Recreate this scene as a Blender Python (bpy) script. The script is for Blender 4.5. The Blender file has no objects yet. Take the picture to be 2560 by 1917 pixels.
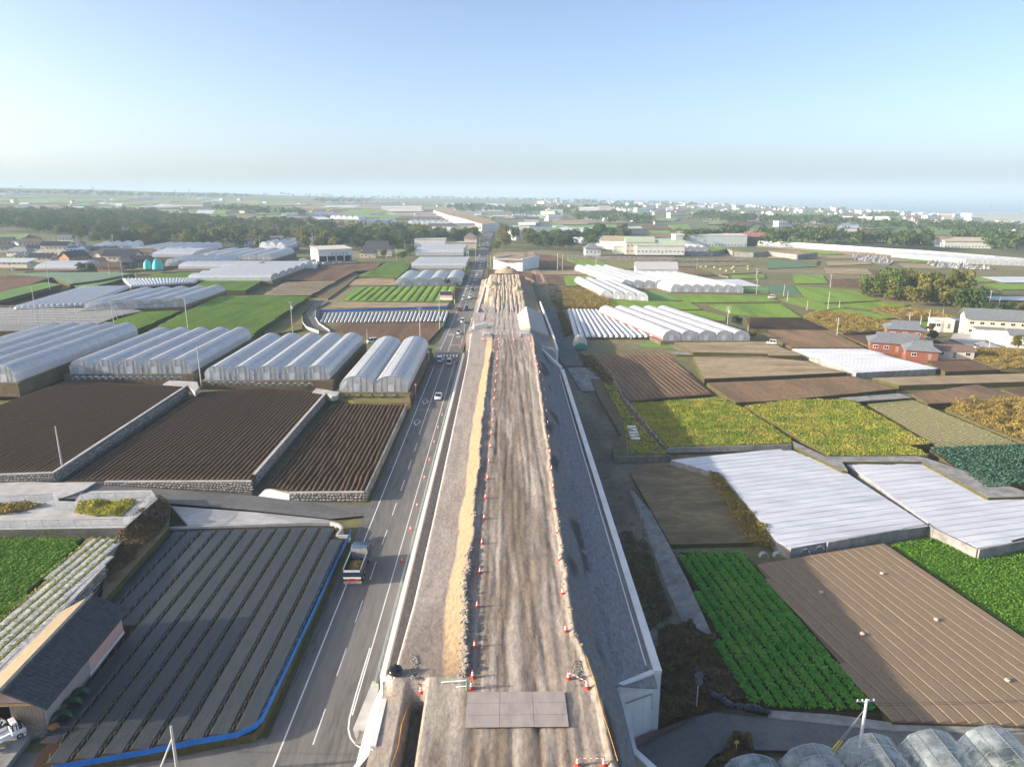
import bpy, math, random
import numpy as np
from mathutils import Vector, Matrix, noise as mnoise

R = math.radians
rng = random.Random(7)
nrng = np.random.default_rng(7)
sc = bpy.context.scene
COL = sc.collection

# ------------------------------------------------------------------ camera
CAM_H = 52.0
FPX = 1776.0                       # focal length in pixels of the 2560 px wide photograph
PITCH, YAW = 15.0, 0.65
cam_data = bpy.data.cameras.new('camera')
cam_data.sensor_width = 36.0
cam_data.lens = FPX / 2560.0 * 36.0
cam_data.clip_start = 0.5
cam_data.clip_end = 80000.0
cam = bpy.data.objects.new('camera', cam_data)
cam.location = (0, 0, CAM_H)
cam.rotation_euler = (R(90 - PITCH), 0, R(-YAW))
COL.objects.link(cam)
sc.camera = cam

# ------------------------------------------------------------------ sky, sun, exposure
SUN_EL, SUN_AZ = 15.8, 8.0         # light travels along +x turned SUN_AZ towards +y
world = bpy.data.worlds.new('World')
sc.world = world
world.use_nodes = True
wn = world.node_tree
for n in list(wn.nodes): wn.nodes.remove(n)
sky = wn.nodes.new('ShaderNodeTexSky')
sky.sky_type = 'NISHITA'
sky.sun_disc = False
sky.sun_elevation = R(SUN_EL)
sky.sun_rotation = R(-(90 + SUN_AZ))
sky.altitude = 0
sky.air_density = 0.55
sky.dust_density = 2.2
sky.ozone_density = 0.9
bg = wn.nodes.new('ShaderNodeBackground')
bg.inputs['Strength'].default_value = 0.14
wo = wn.nodes.new('ShaderNodeOutputWorld')
wn.links.new(sky.outputs[0], bg.inputs[0])
wn.links.new(bg.outputs[0], wo.inputs[0])

sun_data = bpy.data.lights.new('sun', 'SUN')
sun_data.energy = 4.3
sun_data.angle = R(0.53)
sun_data.color = (1.0, 0.87, 0.70)
sun = bpy.data.objects.new('sun', sun_data)
ldir = Vector((math.cos(R(SUN_EL)) * math.cos(R(SUN_AZ)), math.cos(R(SUN_EL)) * math.sin(R(SUN_AZ)), -math.sin(R(SUN_EL))))
sun.rotation_euler = ldir.to_track_quat('-Z', 'Y').to_euler()
sun.location = (-200, -30, 120)
COL.objects.link(sun)

sc.view_settings.view_transform = 'Standard'
sc.view_settings.look = 'None'
sc.view_settings.exposure = 1.22
sc.view_settings.gamma = 1.0
sc.view_settings.use_curve_mapping = False
sc.render.engine = 'CYCLES'
sc.cycles.use_denoising = True
sc.cycles.denoiser = 'OPENIMAGEDENOISE'
sc.cycles.max_bounces = 6
sc.cycles.diffuse_bounces = 2
sc.cycles.glossy_bounces = 2
sc.cycles.transmission_bounces = 4
sc.cycles.transparent_max_bounces = 10
sc.cycles.volume_bounces = 1
sc.cycles.use_adaptive_sampling = True
sc.cycles.adaptive_threshold = 0.02

# ------------------------------------------------------------------ photo pixel -> place
CM = cam.rotation_euler.to_matrix()
CLOC = Vector(cam.location)
def ray(px, py):
    return CM @ Vector(((px - 1280.0) / FPX, -(py - 958.5) / FPX, -1.0))
def P(px, py, z=0.0):
    d = ray(px, py)
    t = (z - CAM_H) / d.z
    q = CLOC + d * t
    return Vector((q.x, q.y, z))
# pixel of a crop of the photograph that was studied -> pixel of the photograph
def A(i, x, y): return (640 * (i - 1) + x * 0.28986, 440 + y * 0.28986)
def B(i, x, y): return (640 * (i - 1) + x * 0.28986, 780 + y * 0.28986)
def C(i, x, y): return (640 * (i - 1) + x * 0.44506, 1180 + y * 0.44506)
def E(x, y): return (1080 + x * 0.18116, 680 + y * 0.18116)
def Fq(x, y): return (1080 + x * 0.14493, 500 + y * 0.14493)
def D(x, y): return (880 + x * 0.19139, 1600 + y * 0.19139)
def H(x, y): return (2180 + x * 0.17179, 780 + y * 0.17179)
def V(x, y): return (x * 0.18987, 560 + y * 0.18987)
def W(x, y): return (1500 + x * 0.18083, 580 + y * 0.18083)
def S(x, y): return (x * 0.30009, 1420 + y * 0.30009)
def Q(x, y): return (1420 + x * 0.217, 1640 + y * 0.217)

def sstep(a, b, x):
    t = min(1.0, max(0.0, (x - a) / (b - a)))
    return t * t * (3 - 2 * t)
def lerp(a, b, t): return a + (b - a) * t
def interp(x, xs, ys):
    if x <= xs[0]: return ys[0]
    for i in range(1, len(xs)):
        if x <= xs[i]:
            return lerp(ys[i - 1], ys[i], (x - xs[i - 1]) / (xs[i] - xs[i - 1]))
    return ys[-1]

# far relief: direction a = x / y  ->  distance and height of the land's edge
RID_A = [-1.2, -0.72, -0.38, -0.21, 0.0, 0.23, 0.39, 0.55, 0.70, 1.2]
RID_D = [4500, 4500, 4500, 4500, 4600, 4300, 3900, 3400, 2700, 2300]
RID_Z = [82, 82, 52, 26, 12, -4, -14, -27, -39, -41]
SEA_Z = -43.0
def T(x, y):
    zl = min(1.0, 0.02 * max(0.0, -26.0 - x))
    zr = min(0.0, -5.6 + 0.0145 * max(0.0, y - 70.0))
    z = lerp(zl, zr, sstep(4.0, 15.0, x))
    r = math.hypot(x, y)
    if y > 350:
        a = x / y
        dd, zz = interp(a, RID_A, RID_D), interp(a, RID_A, RID_Z)
        k = max(0.0, (r - 650.0) / (dd - 650.0))
        if k <= 1.0:
            f = k * (0.55 + 0.45 * k)
        else:
            f = 1.0
        zf = zz * f
        w = sstep(350, 700, r)
        z = z * (1 - w) + zf * w
        if k > 1.0:
            z -= (60.0 if zz < 8 else 25.0) * sstep(1.0, 1.35, k)
        if r > 900:
            z += min(1.0, (r - 900) / 1500) * 5.0 * mnoise.noise(Vector((x / 420.0, y / 420.0, 0.0)))
    elif y < 0:
        z *= max(0.0, 1 + y / 400.0)
    return z
def G(px, py, dz=0.0):
    d = ray(px, py)
    t0, t = 20.0, 20.0
    while t < 15000:
        q = CLOC + d * t
        if q.z < T(q.x, q.y) + dz: break
        t0, t = t, t * 1.02
    for _ in range(24):
        m = 0.5 * (t0 + t)
        q = CLOC + d * m
        if q.z < T(q.x, q.y) + dz: t = m
        else: t0 = m
    q = CLOC + d * t
    return Vector((q.x, q.y, T(q.x, q.y) + dz))

# ------------------------------------------------------------------ materials
MATS = {}
def _nt(name):
    m = bpy.data.materials.new(name)
    m.use_nodes = True
    nt = m.node_tree
    b = nt.nodes['Principled BSDF']
    MATS[name] = m
    return m, nt, b
def mat(name, c1, c2=None, scale=1.0, rough=0.85, bump=0.0, bscale=None, spec=0.3, metal=0.0, c3=None, scale3=0.08, detail=4.0, coord='pos', stretch=None, rand=0.0, trans=0.0, lo=0.35, hi=0.65):
    """noise mix of c1 and c2, a broad patchy tint c3, a fine bump; everything in metres"""
    if name in MATS: return MATS[name]
    m, nt, b = _nt(name)
    N, L = nt.nodes, nt.links
    b.inputs['Roughness'].default_value = rough
    b.inputs['Specular IOR Level'].default_value = spec if rough < .9 else .06
    b.inputs['Metallic'].default_value = metal
    col = None
    vec = None
    if c2 is not None or c3 is not None or bump > 0:
        if coord == 'pos':
            g = N.new('ShaderNodeNewGeometry'); vec = g.outputs['Position']
        else:
            g = N.new('ShaderNodeTexCoord'); vec = g.outputs['Object']
        if stretch:
            mp = N.new('ShaderNodeMapping'); mp.inputs['Scale'].default_value = stretch
            L.new(vec, mp.inputs['Vector']); vec = mp.outputs[0]
    def nz(sca, det, rg=0.6):
        n = N.new('ShaderNodeTexNoise'); n.inputs['Scale'].default_value = sca
        n.inputs['Detail'].default_value = det; n.inputs['Roughness'].default_value = rg
        L.new(vec, n.inputs['Vector']); return n.outputs['Fac']
    def mixc(fac, a, bb):
        mx = N.new('ShaderNodeMix'); mx.data_type = 'RGBA'
        L.new(fac, mx.inputs[0])
        for s, v in ((6, a), (7, bb)):
            if isinstance(v, tuple): mx.inputs[s].default_value = (*v, 1)
            else: L.new(v, mx.inputs[s])
        return mx.outputs[2]
    def ramp(fac, a, bb):
        r = N.new('ShaderNodeMapRange'); r.inputs['From Min'].default_value = a; r.inputs['From Max'].default_value = bb
        L.new(fac, r.inputs['Value']); return r.outputs[0]
    if c2 is not None: col = mixc(ramp(nz(scale, detail), lo, hi), c1, c2)
    if c3 is not None: col = mixc(ramp(nz(scale3, 3.0), 0.42, 0.72), col if col is not None else c1, c3)
    if rand > 0:
        oi = N.new('ShaderNodeObjectInfo')
        hs = N.new('ShaderNodeHueSaturation')
        mr = N.new('ShaderNodeMapRange'); mr.inputs['To Min'].default_value = 1 - rand; mr.inputs['To Max'].default_value = 1 + rand
        L.new(oi.outputs['Random'], mr.inputs['Value']); L.new(mr.outputs[0], hs.inputs['Value'])
        mh = N.new('ShaderNodeMapRange'); mh.inputs['To Min'].default_value = 0.5 + 0.05 * rand; mh.inputs['To Max'].default_value = 0.5 - 0.07 * rand
        L.new(oi.outputs['Random'], mh.inputs['Value']); L.new(mh.outputs[0], hs.inputs['Hue'])
        if col is not None: L.new(col, hs.inputs['Color'])
        else: hs.inputs['Color'].default_value = (*c1, 1)
        col = hs.outputs[0]
    if col is not None: L.new(col, b.inputs['Base Color'])
    else: b.inputs['Base Color'].default_value = (*c1, 1)
    if bump > 0:
        bp = N.new('ShaderNodeBump'); bp.inputs['Strength'].default_value = 1.0; bp.inputs['Distance'].default_value = bump
        L.new(nz(bscale or scale * 2, 3.0), bp.inputs['Height']); L.new(bp.outputs[0], b.inputs['Normal'])
    if trans > 0:
        tr = N.new('ShaderNodeBsdfTranslucent')
        if col is not None: L.new(col, tr.inputs['Color'])
        else: tr.inputs['Color'].default_value = (*c1, 1)
        ms = N.new('ShaderNodeMixShader'); ms.inputs[0].default_value = trans
        out = N['Material Output']
        L.new(b.outputs[0], ms.inputs[1]); L.new(tr.outputs[0], ms.inputs[2]); L.new(ms.outputs[0], out.inputs[0])
    return m
def film_mat(name, tint=(0.72, 0.74, 0.77), clear=0.12, transl=0.3, rough=0.28):
    """greenhouse film: milky, partly see-through, a satin sheen, faint seams of dust"""
    m, nt, b = _nt(name)
    N, L = nt.nodes, nt.links
    tc = N.new('ShaderNodeNewGeometry')
    n = N.new('ShaderNodeTexNoise'); n.inputs['Scale'].default_value = 0.55; n.inputs['Detail'].default_value = 5
    L.new(tc.outputs['Position'], n.inputs['Vector'])
    mx = N.new('ShaderNodeMix'); mx.data_type = 'RGBA'; L.new(n.outputs['Fac'], mx.inputs[0])
    mx.inputs[6].default_value = (*[c * 0.72 for c in tint], 1); mx.inputs[7].default_value = (*tint, 1)
    b.inputs['Roughness'].default_value = rough; b.inputs['Specular IOR Level'].default_value = 0.5
    L.new(mx.outputs[2], b.inputs['Base Color'])
    bp = N.new('ShaderNodeBump'); bp.inputs['Distance'].default_value = .06
    n3 = N.new('ShaderNodeTexNoise'); n3.inputs['Scale'].default_value = 1.1; n3.inputs['Detail'].default_value = 4; L.new(tc.outputs['Position'], n3.inputs['Vector'])
    L.new(n3.outputs['Fac'], bp.inputs['Height']); L.new(bp.outputs[0], b.inputs['Normal'])
    tr = N.new('ShaderNodeBsdfTranslucent'); L.new(mx.outputs[2], tr.inputs['Color'])
    m1 = N.new('ShaderNodeMixShader'); m1.inputs[0].default_value = transl
    L.new(b.outputs[0], m1.inputs[1]); L.new(tr.outputs[0], m1.inputs[2])
    tp = N.new('ShaderNodeBsdfTransparent'); tp.inputs[0].default_value = (0.93, 0.95, 0.96, 1)
    m2 = N.new('ShaderNodeMixShader')
    mr = N.new('ShaderNodeMapRange'); mr.inputs['From Min'].default_value = 0.3; mr.inputs['From Max'].default_value = 0.7
    mr.inputs['To Min'].default_value = clear * 1.4; mr.inputs['To Max'].default_value = clear * 0.6
    L.new(n.outputs['Fac'], mr.inputs['Value']); L.new(mr.outputs[0], m2.inputs[0])
    L.new(m1.outputs[0], m2.inputs[1]); L.new(tp.outputs[0], m2.inputs[2])
    L.new(m2.outputs[0], N['Material Output'].inputs[0])
    return m
def vcol_mat(name, rough=0.9, var=0.35, scale=1.6, bump=0.05, bscale=3.0, stretch=(1, 1, 1)):
    """ground whose soil kinds come from a colour attribute, broken up by noise"""
    m, nt, b = _nt(name)
    N, L = nt.nodes, nt.links
    at = N.new('ShaderNodeVertexColor'); at.layer_name = 'Col'
    g = N.new('ShaderNodeNewGeometry')
    mp = N.new('ShaderNodeMapping'); mp.inputs['Scale'].default_value = stretch
    L.new(g.outputs['Position'], mp.inputs['Vector'])
    n = N.new('ShaderNodeTexNoise'); n.inputs['Scale'].default_value = scale; n.inputs['Detail'].default_value = 6; n.inputs['Roughness'].default_value = 0.7
    L.new(mp.outputs[0], n.inputs['Vector'])
    mr = N.new('ShaderNodeMapRange'); mr.inputs['From Min'].default_value = 0.25; mr.inputs['From Max'].default_value = 0.75
    mr.inputs['To Min'].default_value = 1 - var; mr.inputs['To Max'].default_value = 1 + var
    L.new(n.outputs['Fac'], mr.inputs['Value'])
    vm = N.new('ShaderNodeVectorMath'); vm.operation = 'SCALE'
    L.new(at.outputs['Color'], vm.inputs[0]); L.new(mr.outputs[0], vm.inputs['Scale'])
    L.new(vm.outputs[0], b.inputs['Base Color'])
    b.inputs['Roughness'].default_value = rough; b.inputs['Specular IOR Level'].default_value = 0.2
    n2 = N.new('ShaderNodeTexNoise'); n2.inputs['Scale'].default_value = bscale; n2.inputs['Detail'].default_value = 6; n2.inputs['Roughness'].default_value = .75
    L.new(g.outputs['Position'], n2.inputs['Vector'])
    bp = N.new('ShaderNodeBump'); bp.inputs['Distance'].default_value = bump
    L.new(n2.outputs['Fac'], bp.inputs['Height']); L.new(bp.outputs[0], b.inputs['Normal'])
    return m

# ------------------------------------------------------------------ mesh builder
class MB:
    def __init__(s): s.v, s.f, s.m = [], [], []
    def add(s, vs, fs, mi=0):
        o = len(s.v); s.v += [tuple(p) for p in vs]
        s.f += [tuple(o + i for i in f) for f in fs]; s.m += [mi] * len(fs); return s
    def quad(s, a, b, c, d, mi=0): return s.add((a, b, c, d), ((0, 1, 2, 3),), mi)
    def poly(s, pts, mi=0): return s.add(pts, (tuple(range(len(pts))),), mi)
    def box(s, x0, y0, z0, x1, y1, z1, mi=0, tx=0.0, ty=0.0):
        vs = [(x0, y0, z0), (x1, y0, z0), (x1, y1, z0), (x0, y1, z0), (x0 + tx, y0 + ty, z1), (x1 - tx, y0 + ty, z1), (x1 - tx, y1 - ty, z1), (x0 + tx, y1 - ty, z1)]
        return s.add(vs, ((0, 3, 2, 1), (4, 5, 6, 7), (0, 1, 5, 4), (1, 2, 6, 5), (2, 3, 7, 6), (3, 0, 4, 7)), mi)
    def bar(s, p, q, w=0.05, h=None, mi=0):
        p, q = Vector(p), Vector(q); h = h or w
        d = (q - p).normalized()
        u = Vector((0, 0, 1)) if abs(d.z) < 0.95 else Vector((1, 0, 0))
        a = d.cross(u).normalized(); b = a.cross(d).normalized()
        vs = [c + a * (sx * w / 2) + b * (sz * h / 2) for c in (p, q) for sx, sz in ((-1, -1), (1, -1), (1, 1), (-1, 1))]
        return s.add(vs, ((0, 1, 2, 3), (7, 6, 5, 4), (0, 4, 5, 1), (1, 5, 6, 2), (2, 6, 7, 3), (3, 7, 4, 0)), mi)
    def tube(s, p, q, r0, r1=None, n=8, mi=0, cap=True):
        p, q = Vector(p), Vector(q); r1 = r0 if r1 is None else r1
        d = (q - p).normalized()
        u = Vector((0, 0, 1)) if abs(d.z) < 0.95 else Vector((1, 0, 0))
        a = d.cross(u).normalized(); b = a.cross(d).normalized()
        vs = []
        for c, r in ((p, r0), (q, r1)):
            for i in range(n):
                t = 2 * math.pi * i / n
                vs.append(c + a * (r * math.cos(t)) + b * (r * math.sin(t)))
        fs = [(i, (i + 1) % n, n + (i + 1) % n, n + i) for i in range(n)]
        if cap: fs += [tuple(range(n))[::-1], tuple(range(n, 2 * n))]
        return s.add(vs, fs, mi)
    def prism(s, pts, z0, z1, mi=0, side=None, top=True):
        n = len(pts)
        z0s = z0 if isinstance(z0, (list, tuple)) else [z0] * n
        z1s = z1 if isinstance(z1, (list, tuple)) else [z1] * n
        vs = [(p[0], p[1], z) for p, z in zip(pts, z0s)] + [(p[0], p[1], z) for p, z in zip(pts, z1s)]
        if top: s.add(vs, (tuple(range(n, 2 * n)),), mi)
        return s.add(vs, [(i, (i + 1) % n, n + (i + 1) % n, n + i) for i in range(n)], mi if side is None else side)
    def lathe(s, prof, n=12, c=(0, 0, 0), mi=0):
        vs = [(c[0] + r * math.cos(2 * math.pi * i / n), c[1] + r * math.sin(2 * math.pi * i / n), c[2] + z) for r, z in prof for i in range(n)]
        fs = [(k * n + i, k * n + (i + 1) % n, (k + 1) * n + (i + 1) % n, (k + 1) * n + i) for k in range(len(prof) - 1) for i in range(n)]
        return s.add(vs, fs, mi)
    def mesh(s, name, mats):
        me = bpy.data.meshes.new(name)
        me.from_pydata(s.v, [], s.f)
        for m in (mats if isinstance(mats, (list, tuple)) else [mats]): me.materials.append(m)
        if any(s.m): me.polygons.foreach_set('material_index', s.m)
        me.update()
        return me
    def build(s, name, mats, parent=None, smooth=False):
        me = s.mesh(name, mats)
        if smooth: me.polygons.foreach_set('use_smooth', [True] * len(me.polygons))
        return link(name, me, parent)
def link(name, me, parent=None):
    o = bpy.data.objects.new(name, me); COL.objects.link(o)
    if parent is not None: o.parent = parent
    return o
def tag(o, label=None, cat=None, group=None, kind=None):
    if label: o['label'] = label
    if cat: o['category'] = cat
    if group: o['group'] = group
    if kind: o['kind'] = kind
    return o
def thing(name, label, cat, loc=(0, 0, 0), rz=0.0, group=None):
    o = bpy.data.objects.new(name, None); COL.objects.link(o)
    o.empty_display_size = 0.3
    o.location = loc; o.rotation_euler = (0, 0, rz)
    return tag(o, label, cat, group)
def copy_tree(o, parent=None):
    c = o.copy(); COL.objects.link(c); c.parent = parent
    for ch in list(o.children): copy_tree(ch, c)
    return c
ORD = 'first second third fourth fifth sixth seventh eighth ninth tenth eleventh twelfth thirteenth fourteenth fifteenth sixteenth seventeenth eighteenth nineteenth twentieth'.split()
def nth(i): return ORD[i] if i < 20 else ('twenty-' + ORD[i - 20] if i < 29 else 'thirtieth' if i == 29 else 'thirty-' + ORD[i - 30])
def struct(o): o['kind'] = 'structure'; return o
def stuff(o): o['kind'] = 'stuff'; return o
def npmesh(name, verts, faces4, mats, mi=None):
    """fast mesh of quads from numpy arrays"""
    me = bpy.data.meshes.new(name)
    nv, nf = len(verts), len(faces4)
    me.vertices.add(nv); me.vertices.foreach_set('co', np.asarray(verts, dtype=np.float32).ravel())
    me.loops.add(nf * 4); me.loops.foreach_set('vertex_index', np.asarray(faces4, dtype=np.int32).ravel())
    me.polygons.add(nf)
    me.polygons.foreach_set('loop_start', np.arange(0, nf * 4, 4, dtype=np.int32))
    for m in (mats if isinstance(mats, (list, tuple)) else [mats]): me.materials.append(m)
    if mi is not None: me.polygons.foreach_set('material_index', np.asarray(mi, dtype=np.int32))
    me.update(calc_edges=True)
    return me
def inpoly(x, y, poly):
    c = False; n = len(poly); j = n - 1
    for i in range(n):
        xi, yi, xj, yj = poly[i][0], poly[i][1], poly[j][0], poly[j][1]
        if (yi > y) != (yj > y) and x < (xj - xi) * (y - yi) / (yj - yi) + xi: c = not c
        j = i
    return c
def inpoly_np(xs, ys, poly):
    c = np.zeros(len(xs), bool); n = len(poly); j = n - 1
    for i in range(n):
        xi, yi, xj, yj = poly[i][0], poly[i][1], poly[j][0], poly[j][1]
        if yi != yj:
            k = ((yi > ys) != (yj > ys)) & (xs < (xj - xi) * (ys - yi) / (yj - yi) + xi)
            c ^= k
        j = i
    return c
def clip_line(poly, o, d):
    """stretches of the line o + t d inside a polygon"""
    ts = []; n = len(poly)
    for i in range(n):
        ax, ay = poly[i][0], poly[i][1]; bx, by = poly[(i + 1) % n][0], poly[(i + 1) % n][1]
        ex, ey = bx - ax, by - ay
        den = d[0] * ey - d[1] * ex
        if abs(den) < 1e-9: continue
        t = ((ax - o[0]) * ey - (ay - o[1]) * ex) / den
        u = ((ax - o[0]) * d[1] - (ay - o[1]) * d[0]) / den
        if 0 <= u < 1: ts.append(t)
    ts.sort()
    return [(ts[i], ts[i + 1]) for i in range(0, len(ts) - 1, 2)]
def scatter(poly, n, r=nrng):
    xs0, xs1 = min(p[0] for p in poly), max(p[0] for p in poly)
    ys0, ys1 = min(p[1] for p in poly), max(p[1] for p in poly)
    area = abs(sum(poly[i - 1][0] * poly[i][1] - poly[i][0] * poly[i - 1][1] for i in range(len(poly)))) / 2
    k = int(n * (xs1 - xs0) * (ys1 - ys0) / max(area, 1e-3) * 1.05) + 8
    x = r.uniform(xs0, xs1, k); y = r.uniform(ys0, ys1, k)
    m = inpoly_np(x, y, poly)
    return np.stack([x[m], y[m]], 1)[:n]
def leaf_quads(cx, cy, cz, size, r=nrng, up=0.3, aspect=0.6):
    """one randomly turned leaf quad at each point"""
    n = len(cx)
    c = np.stack([cx, cy, cz], 1)
    nrm = r.normal(size=(n, 3)); nrm[:, 2] = np.abs(nrm[:, 2]) + up
    nrm /= np.linalg.norm(nrm, axis=1)[:, None]
    t = np.cross(nrm, r.normal(size=(n, 3))); t /= np.linalg.norm(t, axis=1)[:, None]
    b = np.cross(nrm, t)
    s = np.asarray(size)
    s = (np.full(n, size) if s.ndim == 0 else s)[:, None] * 0.5
    v = np.stack([c - t * s - b * s * aspect * 0.4, c - b * s * aspect, c + t * s, c + b * s * aspect], 1).reshape(-1, 3)
    return v, np.arange(4 * n).reshape(-1, 4)
# ------------------------------------------------------------------ material palette
asphalt = mat('asphalt', (0.10, 0.096, 0.09), (0.165, 0.158, 0.146), 2.2, 0.82, 0.004, 30, c3=(0.225, 0.212, 0.19), scale3=0.16, stretch=(1, 0.12, 1))
asphalt2 = mat('asphalt_lane', (0.115, 0.114, 0.112), (0.155, 0.152, 0.146), 1.5, 0.85, 0.004, 30, c3=(0.19, 0.183, 0.17), scale3=0.15)
concrete = mat('concrete', (0.42, 0.41, 0.385), (0.52, 0.50, 0.47), 0.8, 0.85, 0.006, 8, c3=(0.34, 0.33, 0.31), scale3=0.3)
concrete_new = mat('concrete_new', (0.72, 0.71, 0.68), (0.79, 0.78, 0.75), 0.7, 0.8, 0.004, 6, c3=(0.63, 0.62, 0.60), scale3=0.35)
concrete_old = mat('concrete_old', (0.26, 0.25, 0.235), (0.36, 0.345, 0.32), 1.1, 0.9, 0.01, 6, c3=(0.18, 0.18, 0.165), scale3=0.35)
paint = mat('road_paint', (0.72, 0.72, 0.70), (0.45, 0.45, 0.44), 3.0, 0.7, lo=0.55, hi=0.8)
stone = mat('stone', (0.30, 0.27, 0.235), (0.40, 0.36, 0.31), 2.0, 0.9, 0.02, 7, rand=0.35, coord='obj')
mortar = mat('mortar', (0.24, 0.225, 0.20), (0.15, 0.145, 0.135), 2.0, 0.95, 0.02, 5)
wall_dark = mat('old_retaining_wall', (0.16, 0.15, 0.135), (0.23, 0.215, 0.19), 1.2, 0.95, 0.05, 3.5, c3=(0.11, 0.115, 0.085), scale3=0.4)
soil_dark = mat('soil_dark', (0.042, 0.027, 0.017), (0.062, 0.042, 0.028), 3.0, 0.95, 0.05, 6, c3=(0.075, 0.056, 0.041), scale3=0.1)
ridge_dark = mat('ridge_dark', (0.095, 0.062, 0.038), (0.145, 0.100, 0.064), 3.0, 0.95, 0.04, 7)
soil_brown = mat('soil_brown', (0.21, 0.138, 0.082), (0.28, 0.19, 0.115), 1.6, 0.95, 0.05, 4, c3=(0.15, 0.105, 0.07), scale3=0.14, stretch=(1.1, .2, 1), lo=.4, hi=.6)
soil_red = mat('soil_redbrown', (0.145, 0.090, 0.058), (0.205, 0.132, 0.085), 1.6, 0.95, 0.05, 4, c3=(0.10, 0.068, 0.05), scale3=0.14, stretch=(1.1, .2, 1), lo=.4, hi=.6)
soil_tan = mat('soil_tan', (0.33, 0.255, 0.165), (0.40, 0.315, 0.205), 1.3, 0.95, 0.05, 4, c3=(0.25, 0.19, 0.12), scale3=0.1)
soil_straw = mat('soil_straw', (0.30, 0.225, 0.14), (0.46, 0.37, 0.235), 0.9, 0.95, 0.08, 3, c3=(0.235, 0.17, 0.105), scale3=0.12, stretch=(0.4, 1.6, 1))
ridge_brown = mat('ridge_brown', (0.235, 0.172, 0.115), (0.295, 0.22, 0.15), 4.0, 0.95, 0.05, 9)
crop_g = mat('crop_green', (0.165, 0.265, 0.022), (0.225, 0.335, 0.034), 1.6, 0.75, 0.10, 5, c3=(0.115, 0.205, 0.022), scale3=0.12, spec=0.25, stretch=(1.2, 0.16, 1), lo=.4, hi=.6)
crop_g2 = mat('crop_green_pale', (0.13, 0.26, 0.055), (0.18, 0.32, 0.07), 1.4, 0.8, 0.10, 5, c3=(0.16, 0.24, 0.07), scale3=0.08)
leaf_bright = mat('leaf_bright', (0.055, 0.27, 0.020), (0.10, 0.36, 0.030), 0.8, 0.5, trans=0.25, c3=(0.16, 0.36, 0.04), scale3=.18)
leaf_carrot = mat('leaf_carrot', (0.085, 0.215, 0.016), (0.135, 0.285, 0.024), 0.8, 0.6, trans=0.25)
leaf_brocc = mat('leaf_broccoli', (0.050, 0.125, 0.078), (0.085, 0.175, 0.11), 1.0, 0.6, trans=0.15)
leaf_weed = mat('leaf_weed_yellow', (0.39, 0.285, 0.07), (0.26, 0.205, 0.06), 0.35, 0.8, trans=0.25)
leaf_weed2 = mat('leaf_weed_green', (0.46, 0.42, 0.065), (0.25, 0.34, 0.04), 0.16, 0.8, trans=0.25, c3=(0.55, 0.44, 0.11), scale3=0.10)
leaf_dry = mat('leaf_dry', (0.20, 0.135, 0.065), (0.13, 0.105, 0.055), 0.4, 0.9, trans=0.15)
grass_mat = mat('rough_grass', (0.14, 0.155, 0.045), (0.21, 0.185, 0.075), 0.5, 0.95, 0.12, 2.5, c3=(0.24, 0.185, 0.095), scale3=0.06)
weedy_dark = mat('weedy_ground', (0.13, 0.108, 0.065), (0.19, 0.155, 0.095), 0.6, 0.95, 0.15, 2.5, c3=(0.17, 0.135, 0.085), scale3=0.12)
dry_grass = mat('dry_grass', (0.20, 0.15, 0.085), (0.29, 0.225, 0.13), 0.7, 0.95, 0.12, 3, c3=(0.14, 0.11, 0.065), scale3=0.15, stretch=(0.7, 1.6, 1))
mulch_black = mat('black_mulch_film', (0.022, 0.027, 0.031), (0.048, 0.054, 0.058), 1.4, 0.5, 0.02, 9, spec=0.5, stretch=(9, 0.3, 1))
sheet_white = mat('white_row_cover', (0.57, 0.59, 0.625), (0.67, 0.685, 0.70), 0.5, 0.6, 0.05, 1.6, c3=(0.48, 0.49, 0.53), scale3=0.16, stretch=(0.35, 1.5, 1))
blue_sheet = mat('blue_sheet', (0.012, 0.15, 0.52), (0.018, 0.20, 0.62), 1.2, 0.5, 0.02, 4, spec=0.5)
teal_sheet = mat('teal_sheet', (0.05, 0.50, 0.50), (0.08, 0.58, 0.56), 1.5, 0.5, 0.03, 3)
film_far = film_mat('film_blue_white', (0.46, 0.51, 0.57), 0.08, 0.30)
film = film_mat('film_white', (0.82, 0.85, 0.89), 0.05, 0.34)
film_old = film_mat('film_old', (0.70, 0.74, 0.79), 0.22, 0.35)
film_clear = film_mat('film_clear', (0.70, 0.78, 0.80), 0.68, 0.25, 0.15)
steel = mat('galvanised_steel', (0.55, 0.56, 0.57), rough=0.4, metal=0.7)
steel_dark = mat('steel_plate_rusty', (0.30, 0.26, 0.235), (0.40, 0.35, 0.32), 1.2, 0.7, 0.004, 10, metal=0.0, stretch=(1, 0.4, 1), c3=(0.38, 0.33, 0.29), scale3=0.5)
white_paint = mat('white_paint', (0.80, 0.80, 0.79))
pole_conc = mat('pole_concrete', (0.52, 0.50, 0.47), (0.44, 0.425, 0.40), 1.0, 0.85)
orange_red = mat('cone_red', (0.80, 0.075, 0.035), rough=0.5, spec=0.4)
white_band = mat('cone_white', (0.85, 0.85, 0.83), rough=0.4)
rubber = mat('rubber', (0.02, 0.02, 0.021), rough=0.8)
glass_dark = mat('dark_glass', (0.018, 0.022, 0.026), rough=0.12, spec=0.6)
black_bag = mat('black_plastic_bag', (0.012, 0.012, 0.014), rough=0.3, spec=0.6)
green_fence = mat('green_fence_paint', (0.16, 0.48, 0.36), rough=0.5)
yellow_paint = mat('yellow_paint', (0.85, 0.60, 0.03), rough=0.5)
rope_orange = mat('rope_orange', (0.65, 0.33, 0.05), rough=0.9)
leafG = mat('foliage_evergreen', (0.042, 0.088, 0.022), (0.088, 0.135, 0.034), 0.25, 0.85, rand=0.45, trans=0.2, spec=0.2)
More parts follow.
